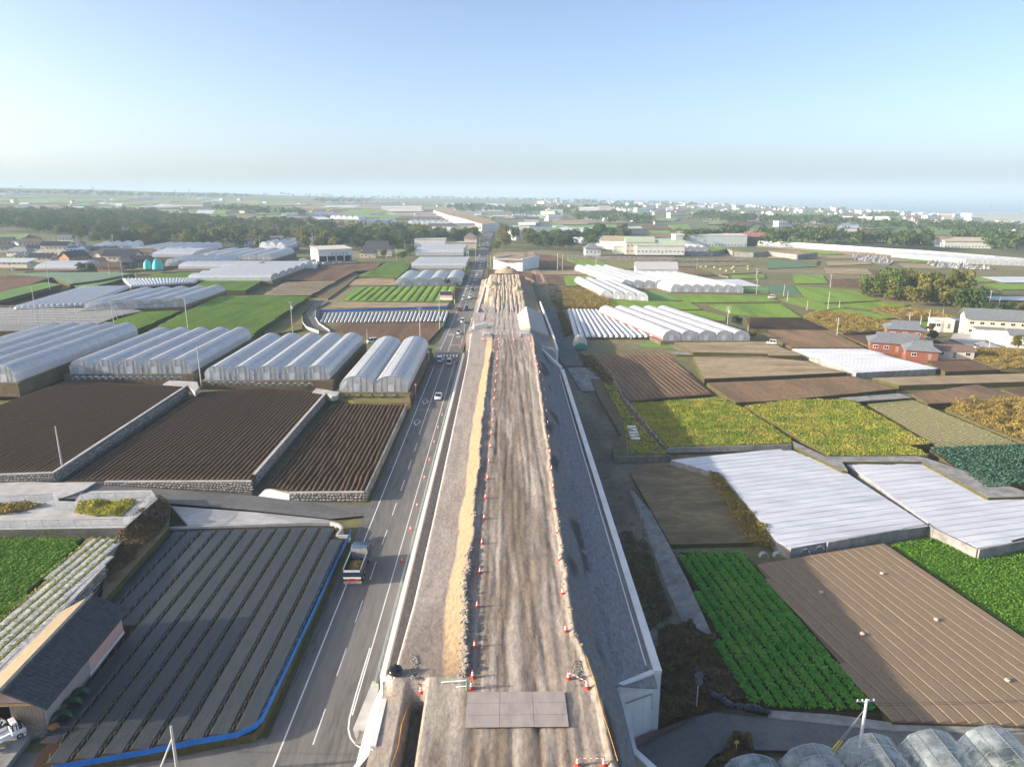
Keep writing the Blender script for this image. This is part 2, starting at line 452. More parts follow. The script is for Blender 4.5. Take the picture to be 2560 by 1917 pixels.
leafY = mat('foliage_yellow_green', (0.13, 0.145, 0.026), (0.20, 0.19, 0.045), 0.25, 0.85, rand=0.3, trans=0.25, spec=0.2)
leafR = mat('foliage_russet', (0.135, 0.070, 0.030), (0.10, 0.075, 0.035), 0.25, 0.9, rand=0.3, trans=0.2, spec=0.2)
leafFar = mat('foliage_far', (0.040, 0.082, 0.024), (0.095, 0.128, 0.038), 0.06, 0.9, trans=0.1, spec=0.1)
bark = mat('bark', (0.10, 0.075, 0.055), (0.15, 0.115, 0.085), 3.0, 0.95)
wood_old = mat('weathered_boards', (0.24, 0.19, 0.145), (0.33, 0.27, 0.21), 2.0, 0.9, stretch=(6, 6, 0.6))
wood_warm = mat('wood_warm', (0.52, 0.33, 0.17), (0.60, 0.40, 0.22), 2.0, 0.8)
pink_sheet = mat('pink_corrugated', (0.55, 0.36, 0.31), (0.60, 0.41, 0.36), 1.5, 0.7)
verge = mat('grassy_verge', (0.075, 0.072, 0.030), (0.11, 0.095, 0.045), .8, .95, .1, 3)
tile_grey = mat('roof_tile_grey', (0.155, 0.165, 0.18), (0.215, 0.225, 0.24), 1.5, 0.55, coord='obj', rand=0.25)
tile_dark = mat('roof_tile_dark', (0.060, 0.064, 0.072), (0.095, 0.098, 0.105), 1.6, 0.55, coord='obj', rand=0.25)
tile_brown = mat('roof_tile_brown', (0.19, 0.135, 0.10), (0.25, 0.18, 0.135), 1.6, 0.65, coord='obj', rand=0.2)
tile_tan = mat('roof_sheet_tan', (0.46, 0.39, 0.27), (0.52, 0.44, 0.31), 1.6, 0.75, coord='obj')
plaster_w = mat('plaster_white', (0.74, 0.73, 0.70), (0.66, 0.65, 0.62), 0.6, 0.85, coord='obj')
plaster_c = mat('plaster_cream', (0.62, 0.56, 0.46), (0.55, 0.49, 0.40), 0.6, 0.85, coord='obj')
wall_red = mat('red_boards', (0.20, 0.07, 0.045), (0.26, 0.10, 0.065), 1.2, 0.8, coord='obj', stretch=(5, 5, 0.5))
wall_brick = mat('brown_boards', (0.36, 0.19, 0.11), (0.42, 0.23, 0.14), 1.2, 0.85, coord='obj')
soil_heap = mat('soil_heap', (0.40, 0.29, 0.18), (0.48, 0.36, 0.235), 1.3, 0.95, 0.10, 3)

# ------------------------------------------------------------------ terrain and sea
def build_terrain():
    angs = [-180 + 5 * i for i in range(24)] + [-60 + 0.8 * i for i in range(151)] + [62 + 5 * i for i in range(24)]
    rads = [0.0] + [14 * 1.055 ** i for i in range(132)]
    rads = [r for r in rads if r < 9500]
    n, k = len(angs), len(rads)
    vs = np.zeros((k * n, 3)); cols = np.zeros((k * n, 4)); cols[:, 3] = 1
    for j, r in enumerate(rads):
        for i, a in enumerate(angs):
            x, y = r * math.sin(R(a)), r * math.cos(R(a))
            z = T(x, y) - 0.12
            vs[j * n + i] = (x, y, z)
            c = Vector((0.155, 0.150, 0.065))
            q = mnoise.noise(Vector((x / 60.0, y / 60.0, 3.0)))
            c = c.lerp(Vector((0.24, 0.195, 0.11)), sstep(-0.1, 0.5, q))
            if 8 < x < 34 and y < 330: c = Vector((0.16, 0.13, 0.09)).lerp(Vector((0.24, 0.20, 0.145)), sstep(-.2, .4, mnoise.noise(Vector((x / 6.0, y / 12.0, 1.0)))))
            if r > 700: c = c.lerp(Vector((0.13, 0.145, 0.062)), 0.6)
            cols[j * n + i, :3] = c
    fs = []
    for j in range(k - 1):
        for i in range(n):
            i2 = (i + 1) % n
            fs.append((j * n + i, j * n + i2, (j + 1) * n + i2, (j + 1) * n + i))
    me = npmesh('terrain', vs, [f[::-1] for f in fs], vcol_mat('terrain_soil', scale=0.5, bump=0.12, bscale=1.3))
    at = me.color_attributes.new('Col', 'FLOAT_COLOR', 'POINT'); at.data.foreach_set('color', cols.astype(np.float32).ravel())
    me.polygons.foreach_set('use_smooth', [True] * len(me.polygons))
    struct(link('terrain', me))
build_terrain()
sea_m = mat('sea_water', (0.10, 0.17, 0.20), rough=0.25, bump=0.15, bscale=0.06, spec=0.5)
m = MB(); m.quad((-30000, 300, SEA_Z), (32000, 300, SEA_Z), (32000, 45000, SEA_Z), (-30000, 45000, SEA_Z))
struct(m.build('sea', sea_m))

# ------------------------------------------------------------------ main road
def strip(pts, w, z=None, mb=None, mi=0):
    """ribbon of width w along a polyline (x, y[, z])"""
    mb = mb or MB(); L = []
    for i, p in enumerate(pts):
        a = Vector(pts[max(0, i - 1)][:2]); b = Vector(pts[min(len(pts) - 1, i + 1)][:2])
        d = (b - a).normalized(); nn = Vector((d.y, -d.x)) * (w / 2)
        zz = z if z is not None else p[2]
        L.append(((p[0] - nn.x, p[1] - nn.y, zz), (p[0] + nn.x, p[1] + nn.y, zz)))
    for (a, b), (c, d) in zip(L[:-1], L[1:]): mb.quad(a, b, d, c, mi)
    return mb
ROADX0, ROADX1 = -23.4, -13.9
far_road = [(-19.0, 1000), (-21.0, 1100), (-27, 1200), (-45, 1330), (-75, 1450), (-120, 1580)]
def road_mesh():
    mb = MB()
    ys = list(range(-80, 701, 20)) + list(range(740, 1001, 40))
    for a, b in zip(ys[:-1], ys[1:]):
        za = [T(-19, y) + 0.10 + (0.5 if y > 660 else 0) for y in (a, b)]
        mb.quad((ROADX0, a, za[0]), (ROADX1, a, za[0]), (ROADX1, b, za[1]), (ROADX0, b, za[1]))
    pts = [(x, y, T(x, y) + 1.0) for x, y in far_road]
    strip(pts, 9.5, None, mb)
    return mb
struct(road_mesh().build('road', asphalt))
def poly_sheet(name, pts, m_, z=None, kind='structure', thick=0.0):
    mb = MB()
    zs = [p[2] if z is None else z for p in pts]
    if thick: mb.prism(pts, [q - thick for q in zs], zs)
    else: mb.poly([(p[0], p[1], q) for p, q in zip(pts, zs)])
    o = mb.build(name, m_)
    o['kind'] = kind
    return o
Zr = 0.104
def line_obj(pts, w, z=Zr): return struct(strip(pts, w, z).build('road_marking', paint))
line_obj([(-21.75, y) for y in range(45, 224, 10)], 0.16)
line_obj([(-21.9, 238), (-21.4, 300), (-21.2, 480)], 0.16)
line_obj([(-15.75, y) for y in (62, 120, 180, 222)], 0.14)
line_obj([(-15.3, y) for y in (240, 262, 262.01)], 0.12)
line_obj([(-19.0, 150), (-19.0, 218)], 0.14)
line_obj([(-19.05, 236), (-19.1, 268)], 0.14)
line_obj([(-18.6, 320), (-18.4, 480)], 0.14)
for i in range(9):
    y0 = 58 + i * 10.2
    line_obj([(-18.75, y0), (-18.75, y0 + 5.0)], 0.13)
for i in range(8):
    x = -23.0 + i * 1.05
    line_obj([(x, 227.5), (x, 231.5)], 0.48)
line_obj([(-22.0, 224.6), (-19.1, 224.6)], 0.4)
line_obj([(-21.8, 500), (-21.5, 640)], 0.14)
for i in range(7):
    line_obj([(-22.3 + i * 1.15, 492), (-22.3 + i * 1.15, 496)], 0.5)
line_obj([(-19.0, 246), (-15.6, 246)], 0.4)
for cx, cy in ((-20.4, 176), (-20.5, 159), (-17.2, 262), (-20.3, 266)):     # diamond and arrow marks on the lane
    pts = [(cx, cy - 2.4), (cx + 0.75, cy), (cx, cy + 2.4), (cx - 0.75, cy), (cx, cy - 2.4)]
    line_obj(pts, 0.22)
arc = [P(*C(2, x, y), Zr) for x, y in ((640, 985), (560, 1250), (525, 1380), (518, 1440), (530, 1490), (560, 1530), (600, 1552), (625, 1558))]
line_obj([(p.x, p.y) for p in arc], 0.16)
line_obj([(p.x, p.y) for p in [P(*E(*q), Zr) for q in ((40, 1060), (95, 1045), (130, 1030))]], 0.16)
# street at the foot of the black field, and the side lanes
def gpoly(fn, i, pts, z=None, dz=0.0):
    out = []
    for x, y in pts:
        px = fn(i, x, y) if i else fn(x, y)
        out.append(P(px[0], px[1], z) if z is not None else G(px[0], px[1], dz))
    return out
poly_sheet('street', [(ROADX0 + 0.2, 46, 0.08), (ROADX0 + 0.2, 59, 0.08), (-31, 57.6, 0.15), (-60, 56.5, 0.6), (-60, 44, 0.6), (-30, 40, 0.12)], asphalt2)
lane = [P(*C(2, 640, 190), 0.09), P(*C(2, 615, 245), 0.09), P(*C(2, 420, 262), 0.35), P(*C(1, 1438, 217), 0.9), P(*C(1, 960, 175), 1.7), P(*C(1, 350, 152), 2.9), P(*C(1, 300, 95), 2.9), P(*C(1, 540, 62), 2.6), P(*C(1, 1000, 100), 1.7), P(*C(1, 1438, 133), 0.9), P(*C(2, 300, 165), 0.35)]
poly_sheet('side_lane', lane, asphalt2)
poly_sheet('side_lane', [P(*A(2, x, y), z) for x, y, z in ((655, 1330, .9), (540, 1280, .9), (500, 1220, 1.0), (520, 1150, 1.2), (620, 1090, 1.4), (590, 1070, 1.6), (500, 1075, 1.6), (440, 1150, 1.3), (440, 1240, 1.1), (520, 1320, .95), (640, 1370, .9))], asphalt2)
poly_sheet('side_lane', [P(*Q(x, y), -4.75) for x, y in ((560, 1000), (900, 900), (1120, 900), (1500, 690), (1700, 650), (2212, 700), (2212, 980), (1700, 1120), (1560, 1277), (800, 1290))] , asphalt2)
poly_sheet('side_lane', [P(*C(4, x, y), -4.74) for x, y in ((-200, 1375), (0, 1370), (700, 1405), (1438, 1440), (1438, 1540), (700, 1600), (50, 1560), (-200, 1560))], asphalt2)
poly_sheet('lane_gutter', [P(*C(4, x, y), -4.6) for x, y in ((0, 1335), (380, 1360), (700, 1405), (1438, 1425), (1438, 1470), (700, 1450), (0, 1375))], concrete_old, thick=0.14)
# embankment-foot lane on the seaward side
struct(strip([(20.5, 345, T(20, 345) + .1), (20.5, 300, T(20, 300) + .1), (21.5, 260, T(21, 260) + .1), (23.5, 228, T(23, 228) + .12)], 7.5).build('side_lane', asphalt2))
struct(strip([(24.5, 226, T(24, 226) + .14), (26.5, 199, T(26, 199) + .14)], 8.0).build('bridge_slab', concrete_old))
poly_sheet('dirt_lane', [Vector((p.x, p.y, T(p.x, p.y) + 0.2)) for p in [G(*Fq(*q)) for q in ((1640, 895), (1760, 900), (1840, 1180), (1950, 1480), (1780, 1480), (1690, 1180))]], soil_tan)

# ------------------------------------------------------------------ embankment of the new road
def wob(y, s, amp, seed=0.0): return amp * mnoise.noise(Vector((seed, y / s, seed * 1.7)))
DY = [20, 58, 72, 222, 252, 282, 298, 312, 345, 430]
DZ = [6.3, 6.6, 7.0, 7.0, 4.8, 2.6, 2.6, 4.0, 6.0, 6.0]
def deck_right(y): return interp(y, [40, 58, 66, 150, 225, 300, 430], [8.7, 8.4, 7.0, 8.1, 9.0, 9.2, 8.6]) + wob(y, 5, 0.25, 4)
def Ez(x, y):
    """height and soil colour of the embankment"""
    dz = interp(y, DY, DZ)
    gravel, dirt, sand = Vector((0.38, 0.335, 0.30)), Vector((0.265, 0.21, 0.16)), Vector((0.31, 0.225, 0.14))
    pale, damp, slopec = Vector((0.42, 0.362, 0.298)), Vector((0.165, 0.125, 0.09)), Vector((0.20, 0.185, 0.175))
    tan = Vector((0.55, 0.43, 0.29))
    nz = 0.05 * mnoise.noise(Vector((x / 0.9, y / 2.2, 9.0))) + 0.07 * mnoise.noise(Vector((x / 2.5, y / 9.0, 2.0)))
    # the trodden deck: two wheel tracks, damp streaks along the road
    d = mnoise.noise(Vector((x / 1.6, y / 16.0, 5.0))) + 0.5 * mnoise.noise(Vector((x / 0.7, y / 5.0, 6.0)))
    c = dirt.lerp(pale, sstep(-0.35, 0.6, d))
    mid = math.exp(-((x - interp(y, [48, 120, 225], [1.0, 0.4, 1.2])) / 2.4) ** 2)
    wet = sstep(0.0, 0.45, mnoise.noise(Vector((x / 3.0, y / 26.0, 8.0))) + 0.25 * mid + 0.1)
    c = c.lerp(damp, 0.75 * wet * (0.35 + 0.65 * mid) * (1 - sstep(150, 220, y) * 0.5))
    if x > 4.5: c = c.lerp(pale, 0.55 * sstep(4.5, 6.5, x))
    nz -= 0.05 * max(0.0, math.sin(x * 3.3 + mnoise.noise(Vector((0, y / 12.0, 0))) * 2.0)) * (1 if -4 < x < 8 else 0)
    for i in range(9):                                   # wheel ruts that wander along the deck
        xi = -3.2 + i * 1.22 + 1.6 * mnoise.noise(Vector((i * 5.1, y / 38.0, 2.0)))
        if abs(x - xi) < .2: c = c.lerp(damp, .42); nz -= .05
    if y > 300: nz *= 3.5
    z = dz + nz
    xr = deck_right(y)
    if y < 236:
        # left: gravel bench beyond a sand slope; beside the crossing bars a trench
        if y < 59.5:
            t = sstep(58.7, 59.5, y)
            if x < -7.5:
                bench = 4.7
                tr = 3.0
                if x < -9.7: z2, c2 = bench + nz, gravel.lerp(tan, 0.25 + 0.3 * mnoise.noise(Vector((x, y / 2.0, 1.0))))
                elif x < -9.2: z2, c2 = lerp(bench, tr, (x + 9.7) / 0.5), gravel
                elif x < -8.0: z2, c2 = tr + nz, Vector((0.13, 0.115, 0.10))
                else: z2, c2 = lerp(tr, dz, (x + 8.0) / 0.5), Vector((0.15, 0.13, 0.11))
                ter = dz - 0.15
                z = lerp(z2, ter + nz, t); c = c2.lerp(gravel, t)
        elif x < -3.6:
            ter = interp(y, [59, 76, 100, 205, 228], [6.4, 4.2, 3.5, 3.6, 6.6])
            w0 = wob(y, 9, 0.5, 1) + interp(y, [60, 70, 110, 150, 200, 225], [0.9, 0.0, 0.2, 0.0, 1.0, 1.3])
            xa, xb = -6.9 + w0, -4.6 + w0 * 0.8 + wob(y, 3, 0.25, 2)
            if x > xb + 0.35: pass
            elif x > xb - 0.15:
                z = dz + 0.30 + 0.25 * mnoise.noise(Vector((x * 2, y * 1.3, 3))); c = Vector((0.22, 0.19, 0.16)).lerp(dirt, 0.5 + 0.5 * mnoise.noise(Vector((x * 3, y * 2, 0))))
            elif x > xa:
                t = (x - xa) / (xb - xa)
                z = lerp(ter, dz + 0.2, t) + nz * 0.6
                c = sand.lerp(Vector((0.24, 0.17, 0.105)), sstep(0.0, 0.6, mnoise.noise(Vector((x / 0.8, y / 0.8, 3.0)))))
            elif x > -11.0:
                z = ter + nz * 0.5
                c = gravel.lerp(Vector((0.32, 0.275, 0.245)), sstep(-0.2, 0.5, mnoise.noise(Vector((x / 1.4, y / 7.0, 7.0)))))
                if x > xa - 0.4: c = c.lerp(Vector((0.22, 0.19, 0.16)), 0.5)
                if y < 78: c = c.lerp(dirt, sstep(78, 66, y) * 0.7)
            elif x > -11.5: z, c = lerp(1.0, ter, (x + 11.5) / 0.5), Vector((0.52, 0.46, 0.40))
            else: z, c = 0.9 + nz, Vector((0.27, 0.26, 0.255))
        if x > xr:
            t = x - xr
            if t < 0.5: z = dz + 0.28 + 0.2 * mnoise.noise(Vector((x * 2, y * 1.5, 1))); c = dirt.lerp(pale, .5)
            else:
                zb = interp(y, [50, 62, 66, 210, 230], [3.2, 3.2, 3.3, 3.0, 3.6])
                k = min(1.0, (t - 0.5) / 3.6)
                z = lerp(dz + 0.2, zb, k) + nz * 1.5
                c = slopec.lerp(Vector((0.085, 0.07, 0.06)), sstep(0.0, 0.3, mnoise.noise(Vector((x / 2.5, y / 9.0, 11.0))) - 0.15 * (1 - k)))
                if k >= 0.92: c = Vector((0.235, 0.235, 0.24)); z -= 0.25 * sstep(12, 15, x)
        # far end runs down to the crossing
        if y > 221:
            c = c.lerp(Vector((0.34, 0.30, 0.26)), 0.6)
    else:
        c = gravel.lerp(tan, sstep(300, 335, y)).lerp(dirt, 0.35 * sstep(-.2, .5, d))
        tanp = sstep(0.0, 0.5, mnoise.noise(Vector((x / 3.0, y / 6.0, 4.0))))
        c = c.lerp(tan, 0.6 * tanp)
        if y > 320 and (x < -7.5): z = lerp(dz, 3.0, sstep(-7.5, -9.8, x)) + nz; c = c.lerp(tan, 0.7)
        if 300 < y < 330 and x < -6: z = min(z, 3.6)
        if y > 300 and x > xr:
            z = lerp(dz, 2.2, min(1.0, (x - xr) / 6.0)) + nz * 2; c = Vector((0.26, 0.20, 0.12))
        if 246 < y < 298 and x > 5.6:
            e = min(1.0, (y - 243) / 6.0, (300 - y) / 4.0)
            if x < 9.3: z = lerp(dz, 6.2, (x - 5.6) / 3.7 * e); c = Vector((0.55, 0.47, 0.36))
            else: z = lerp(z, lerp(6.2, 3.1, min(1, (x - 9.3) / 7.0)), e); c = Vector((0.42, 0.39, 0.35))
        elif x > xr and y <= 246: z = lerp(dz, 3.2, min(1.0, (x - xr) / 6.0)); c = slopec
        if y > 418: z = lerp(z, 1.0, sstep(418, 432, y))
    return z, c
def build_embankment():
    xs = np.concatenate([np.arange(-12.95, 10.5, 0.24), np.arange(10.5, 16.2, 0.6)])
    ys = np.concatenate([np.arange(22, 45, 3.0), np.arange(45, 130, 0.55), np.arange(130, 240, 0.9), np.arange(240, 434, 2.0)])
    n, k = len(xs), len(ys)
    vs = np.zeros((n * k, 3)); cols = np.ones((n * k, 4))
    for j, y in enumerate(ys):
        xr_ = 11.3 if y < 62 else (15.7 if y < 240 else 16.4)
        xl_ = -11.9 if y < 66 else -12.95
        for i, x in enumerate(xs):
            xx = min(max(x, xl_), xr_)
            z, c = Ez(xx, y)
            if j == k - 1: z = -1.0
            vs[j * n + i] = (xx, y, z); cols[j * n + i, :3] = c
    idx = np.arange(n * k).reshape(k, n)
    f = np.stack([idx[:-1, :-1], idx[:-1, 1:], idx[1:, 1:], idx[1:, :-1]], -1).reshape(-1, 4)
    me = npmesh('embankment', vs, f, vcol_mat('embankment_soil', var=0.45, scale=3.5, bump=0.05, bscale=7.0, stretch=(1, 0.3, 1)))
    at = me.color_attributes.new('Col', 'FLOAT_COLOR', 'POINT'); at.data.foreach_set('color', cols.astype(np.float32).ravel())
    me.polygons.foreach_set('use_smooth', [True] * len(me.polygons))
    struct(link('embankment', me))
build_embankment()
def deck(px, py, z0=7.0):
    p = P(px, py, z0)
    for _ in range(6): p = P(px, py, Ez(p.x, p.y)[0])
    return p
# ------------------------------------------------------------------ walls of the embankment
def wall_run(name, label, cat, line, z_top, z_bot, th, m_, cap=0.0, block=0.0, batter=0.0, capmat=None, side=1, group=None, part='wall_block'):
    """upright wall along a polyline (x, y); z_top a number or list; block > 0 splits it into separate panels"""
    zt = z_top if isinstance(z_top, (list, tuple)) else [z_top] * len(line)
    zb = z_bot if isinstance(z_bot, (list, tuple)) else [z_bot] * len(line)
    root = thing(name, label, cat, (line[0][0], line[0][1], zb[0]), 0, group)
    o0 = Vector((line[0][0], line[0][1], zb[0]))
    for i in range(len(line) - 1):
        a, b = Vector(line[i]), Vector(line[i + 1]); L = (b - a).length; d = (b - a) / L
        nn = Vector((d.y, -d.x)) * side
        k = max(1, round(L / block)) if block else 1
        for j in range(k):
            s0, s1 = j / k, (j + 1) / k
            g = 0.012 / L if block else 0
            q0, q1 = a.lerp(b, s0 + g), a.lerp(b, s1 - g)
            t0, t1 = lerp(zt[i], zt[i + 1], s0), lerp(zt[i], zt[i + 1], s1)
            b0, b1 = lerp(zb[i], zb[i + 1], s0), lerp(zb[i], zb[i + 1], s1)
            mb = MB()
            bo = nn * batter
            vs = [(q0.x, q0.y, b0), (q1.x, q1.y, b1), (q1.x, q1.y, t1), (q0.x, q0.y, t0)]
            w = nn * th
            vs2 = [(q0.x + w.x + bo.x, q0.y + w.y + bo.y, b0), (q1.x + w.x + bo.x, q1.y + w.y + bo.y, b1), (q1.x + w.x, q1.y + w.y, t1), (q0.x + w.x, q0.y + w.y, t0)]
            vv = [Vector(p) - o0 for p in vs + vs2]
            mb.add(vv, ((0, 1, 2, 3), (7, 6, 5, 4), (3, 2, 6, 7), (0, 3, 7, 4), (1, 5, 6, 2)))
            mb.build(part, m_, root)
        if cap:
            mb = MB(); e = 0.06
            c0, c1 = a - nn * e, b - nn * e; w = nn * (th + 2 * e)
            lo = [Vector((c0.x, c0.y, zt[i] + .003)), Vector((c1.x, c1.y, zt[i + 1] + .003)), Vector((c1.x + w.x, c1.y + w.y, zt[i + 1] + .003)), Vector((c0.x + w.x, c0.y + w.y, zt[i] + .003))]
            vv = [p - o0 for p in lo] + [p - o0 + Vector((0, 0, cap)) for p in lo]
            mb.add(vv, ((4, 5, 6, 7), (0, 1, 5, 4), (1, 2, 6, 5), (2, 3, 7, 6), (3, 0, 4, 7)))
            mb.build('coping', capmat or m_, root)
    return root
# seaward parapet: long straight wall, front face, wing
wall_run('retaining_wall', 'long white concrete retaining wall along the shaded foot of the dirt embankment', 'wall', [(15.75, 64.4), (16.0, 120), (16.3, 197)], 3.1, [-6.5, -6.0, -5.0], 0.75, concrete_new, cap=0.28, block=6.0, side=1, part='wall_panel')
wall_run('drain_channel', 'narrow white concrete gutter inside the long embankment parapet', 'drain', [(15.05, 65.6), (15.2, 120), (15.5, 192)], 3.15, 2.0, 0.14, concrete_new, side=1, part='kerb')
fr = wall_run('retaining_wall', 'pale panelled front retaining wall with hanging cables at embankment corner', 'wall', [(11.32, 61.9), (15.75, 64.35)], 3.0, [-6.2, -6.2], 0.4, concrete_new, cap=0.26, block=1.25, side=-1, part='wall_panel')
cb = MB()
for off in (0.0, 0.12):
    pts = [(0.15, -0.03 - off * .1, 5.9), (0.5, 0.15, 7.0 + off), (1.2, 0.55, 7.15 + off), (3.0, 1.55, 7.0 + off), (4.2, 2.2, 6.9 + off), (4.3, 2.25, 5.0)]
    for a, b in zip(pts[:-1], pts[1:]): cb.tube((a[0] + .05, a[1] - .08, a[2]), (b[0] + .05, b[1] - .08, b[2]), 0.022, n=5)
cb.build('cable', rubber, fr)
wall_run('retaining_wall', 'low white wing wall running from the panelled corner to the street', 'wall', [(11.3, 61.6), (11.35, 53.4)], [2.95, 3.2], [-6.2, -6.2], 0.5, concrete_new, cap=0.22, side=-1, part='wall_panel')
wall_run('retaining_wall', 'white sloping wing wall turning away beside the shaded street', 'wall', [(11.4, 53.2), (14.8, 48.5), (19, 42)], [3.2, 2.9, 2.6], -6.2, 0.5, concrete_new, cap=0.22, side=-1, part='wall_panel')
# seaward side beyond the bend
wall_run('retaining_wall', 'white concrete parapet bending in towards the cone barrier', 'wall', [(16.3, 199.5), (10.6, 224)], [3.2, 4.6], -4.5, 0.5, concrete_new, cap=0.25, side=1, block=5, part='wall_panel')
wall_run('retaining_wall', 'white parapet wall beside the concrete covered mound', 'wall', [(17.0, 224), (17.2, 250), (16.6, 330)], [3.0, 3.1, 3.0], -4.0, 0.5, concrete_new, cap=0.2, side=1, block=6, part='wall_panel')
wall_run('retaining_wall', 'white concrete wing wall next to the bridge slab', 'wall', [(11.0, 226), (16.9, 223)], [4.2, 3.2], -4.0, 0.45, concrete_new, cap=0.2, side=-1, block=3, part='wall_panel')
# landward side: block wall, fence
wall_run('parapet_wall', 'row of pale concrete blocks between the main road and the gravel bench', 'wall', [(-12.95, 66), (-12.95, 226)], 1.75, -0.1, 0.55, concrete_new, block=2.6, side=-1)
fence = thing('road_fence', 'long pale green site fence standing at the edge of the main road', 'fence', (-14.1, 66, 0.1))
pm = MB(); pm.tube((0, 0, 0), (0, 0, 1.15), 0.035, n=6); pme = pm.mesh('post', green_fence)
for i in range(55):
    o = link('post', pme, fence); o.location = (0, i * 2.95, 0)
for z in (0.45, 0.78, 1.12):
    mb = MB(); mb.bar((0, 0, z), (0, 160, z), 0.045); mb.build('rail', steel, fence)
wl = thing('retaining_wall', 'bright white battered wing wall over the triangular concrete apron', 'wall', (-12.0, 54, 0))
mb = MB()
for y0, y1, zt0, zt1 in ((52.6, 62.2, 4.8, 4.7),):
    mb.add([(-2.1, y0 - 54, 0.1), (-2.0, y1 - 54, 0.1), (0, y1 - 54, zt1), (0, y0 - 54, zt0)], ((0, 1, 2, 3),))
    mb.add([(0, y0 - 54, zt0), (0, y1 - 54, zt1), (0.55, y1 - 54, zt1), (0.55, y0 - 54, zt0)], ((0, 1, 2, 3),))
    mb.add([(0, y1 - 54, zt1), (-2.0, y1 - 54, 0.1), (-1.5, y1 + 4.2 - 54, 0.1), (-0.55, y1 + 4.2 - 54, 1.8), (0.55, y1 - 54, zt1)], ((0, 1, 2, 3), (0, 3, 4)))
    mb.add([(-2.1, y0 - 54, 0.1), (0, y0 - 54, zt0), (0.55, y0 - 54, zt0), (0.55, y0 - 54, 0.1)], ((0, 1, 2, 3),))
mb.build('wall_face', concrete_new, wl)
wall_run('retaining_wall', 'white wing wall bending from the battered wall towards the street corner', 'wall', [(-12.0, 52.5), (-14.2, 49.2), (-17, 45)], [4.7, 3.8, 2.8], -0.1, 0.5, concrete_new, side=-1, part='wall_panel')
poly_sheet('concrete_apron', [P(*C(2, x, y), 0.16) for x, y in ((655, 1170), (690, 1190), (660, 1500), (640, 1560), (560, 1490), (545, 1440), (590, 1330))], concrete, thick=0.06)
dp = thing('drain_pit', 'square grated drain pit in the concrete apron', 'drain', P(*C(2, 615, 1490), 0.165))
mb = MB(); mb.box(-.75, -.75, 0, .75, .75, 0.02); mb.build('grate', steel_dark, dp)
mb = MB()
for s in (-1, 1):
    mb.box(s * .82 - .07, -.9, 0, s * .82 + .07, .9, .12); mb.box(-.745, s * .82 - .07, 0, .745, s * .82 + .07, .118)
mb.build('rim', concrete_old, dp)
# left of the far deck
wall_run('parapet_wall', 'white capped wall beside the far gravel plateau', 'wall', [(-11.0, 300), (-10.2, 360), (-9.9, 418)], 3.6, -0.2, 0.5, concrete_new, side=-1, block=6, cap=0.2, part='wall_panel')
struct(strip([(-12.4, 306, .35), (-12.3, 420, .35)], 2.6).build('pavement', concrete))
ab = thing('abutment', 'white concrete abutment wings on the landward end of the deck', 'abutment', P(*E(580, 930), 1.0))
mb = MB()
for pts in ([(0, 0, -1), (4.6, 1.2, -1), (4.6, 1.2, 6.0), (0, 0, 5.0)],):
    p = [Vector(q) for q in pts]; w = Vector((-.12, .5, 0))
    vv = p + [q + w for q in p]
    mb.add(vv, ((0, 1, 2, 3), (7, 6, 5, 4), (3, 2, 6, 7), (0, 3, 7, 4), (1, 5, 6, 2)))
mb.build('wing_wall', concrete_new, ab)
mb = MB(); mb.box(-.6, 0.6, -1, 0, 9, 5.2); mb.build('side_wall', concrete_new, ab)
def low_block(lab, px, w, d, h, z, name='concrete_block', m_=concrete_new):
    p = P(*px, z)
    r = thing(name, lab, 'block', p)
    mb = MB(); mb.box(-w / 2, 0, -.3, w / 2, d, h, 0, .05, .05); mb.build('body', m_, r)
    mb = MB(); mb.box(-w / 2, -.25, -.3, -w / 2 + .5, -.004, h + .6, 0); mb.build('upstand', m_, r)
    return r
low_block('white concrete block by the cones on the landward end of the deck', E(750, 885), 2.6, 1.6, 0.9, 6.3)
low_block('white concrete block by the cones on the seaward end of the deck', E(1260, 880), 2.6, 1.6, 0.9, 6.3)
# big abutments further on
def big_abutment(lab, px0, px1, z, h, d, th=1.5):
    a, b = P(*px0, z), P(*px1, z)
    L = (b - a).length; rz = math.atan2(b.y - a.y, b.x - a.x)
    r = thing('abutment', lab, 'abutment', a, rz)
    mb = MB(); mb.box(0, 0, -2, L, th, h); mb.build('face_wall', concrete_new, r)
    for x in (0.0, L - .6):
        mb = MB(); mb.box(x, th + .003, -2, x + .6, d, h + 0.9); mb.build('wing_wall', concrete_new, r)
        mb = MB(); mb.box(x, 0.05, h + .003, x + .6, th, h + 0.9); mb.build('end_post', concrete_new, r)
    mb = MB(); mb.box(L * .12, -.05, h - 2.1, L * .9, -.003, h - 1.75); mb.build('recess_shade', concrete_old, r)  # raised strip of darker concrete, colour standing in for a recess's shade
    return r
big_abutment('wide white concrete abutment facing the dirt heap', Fq(1062, 1190), Fq(1558, 1218), 0.2, 7.4, 26)
big_abutment('tall white concrete abutment in front of the brown fill ramp', Fq(1198, 690), Fq(1448, 715), -1.0, 11.5, 20)
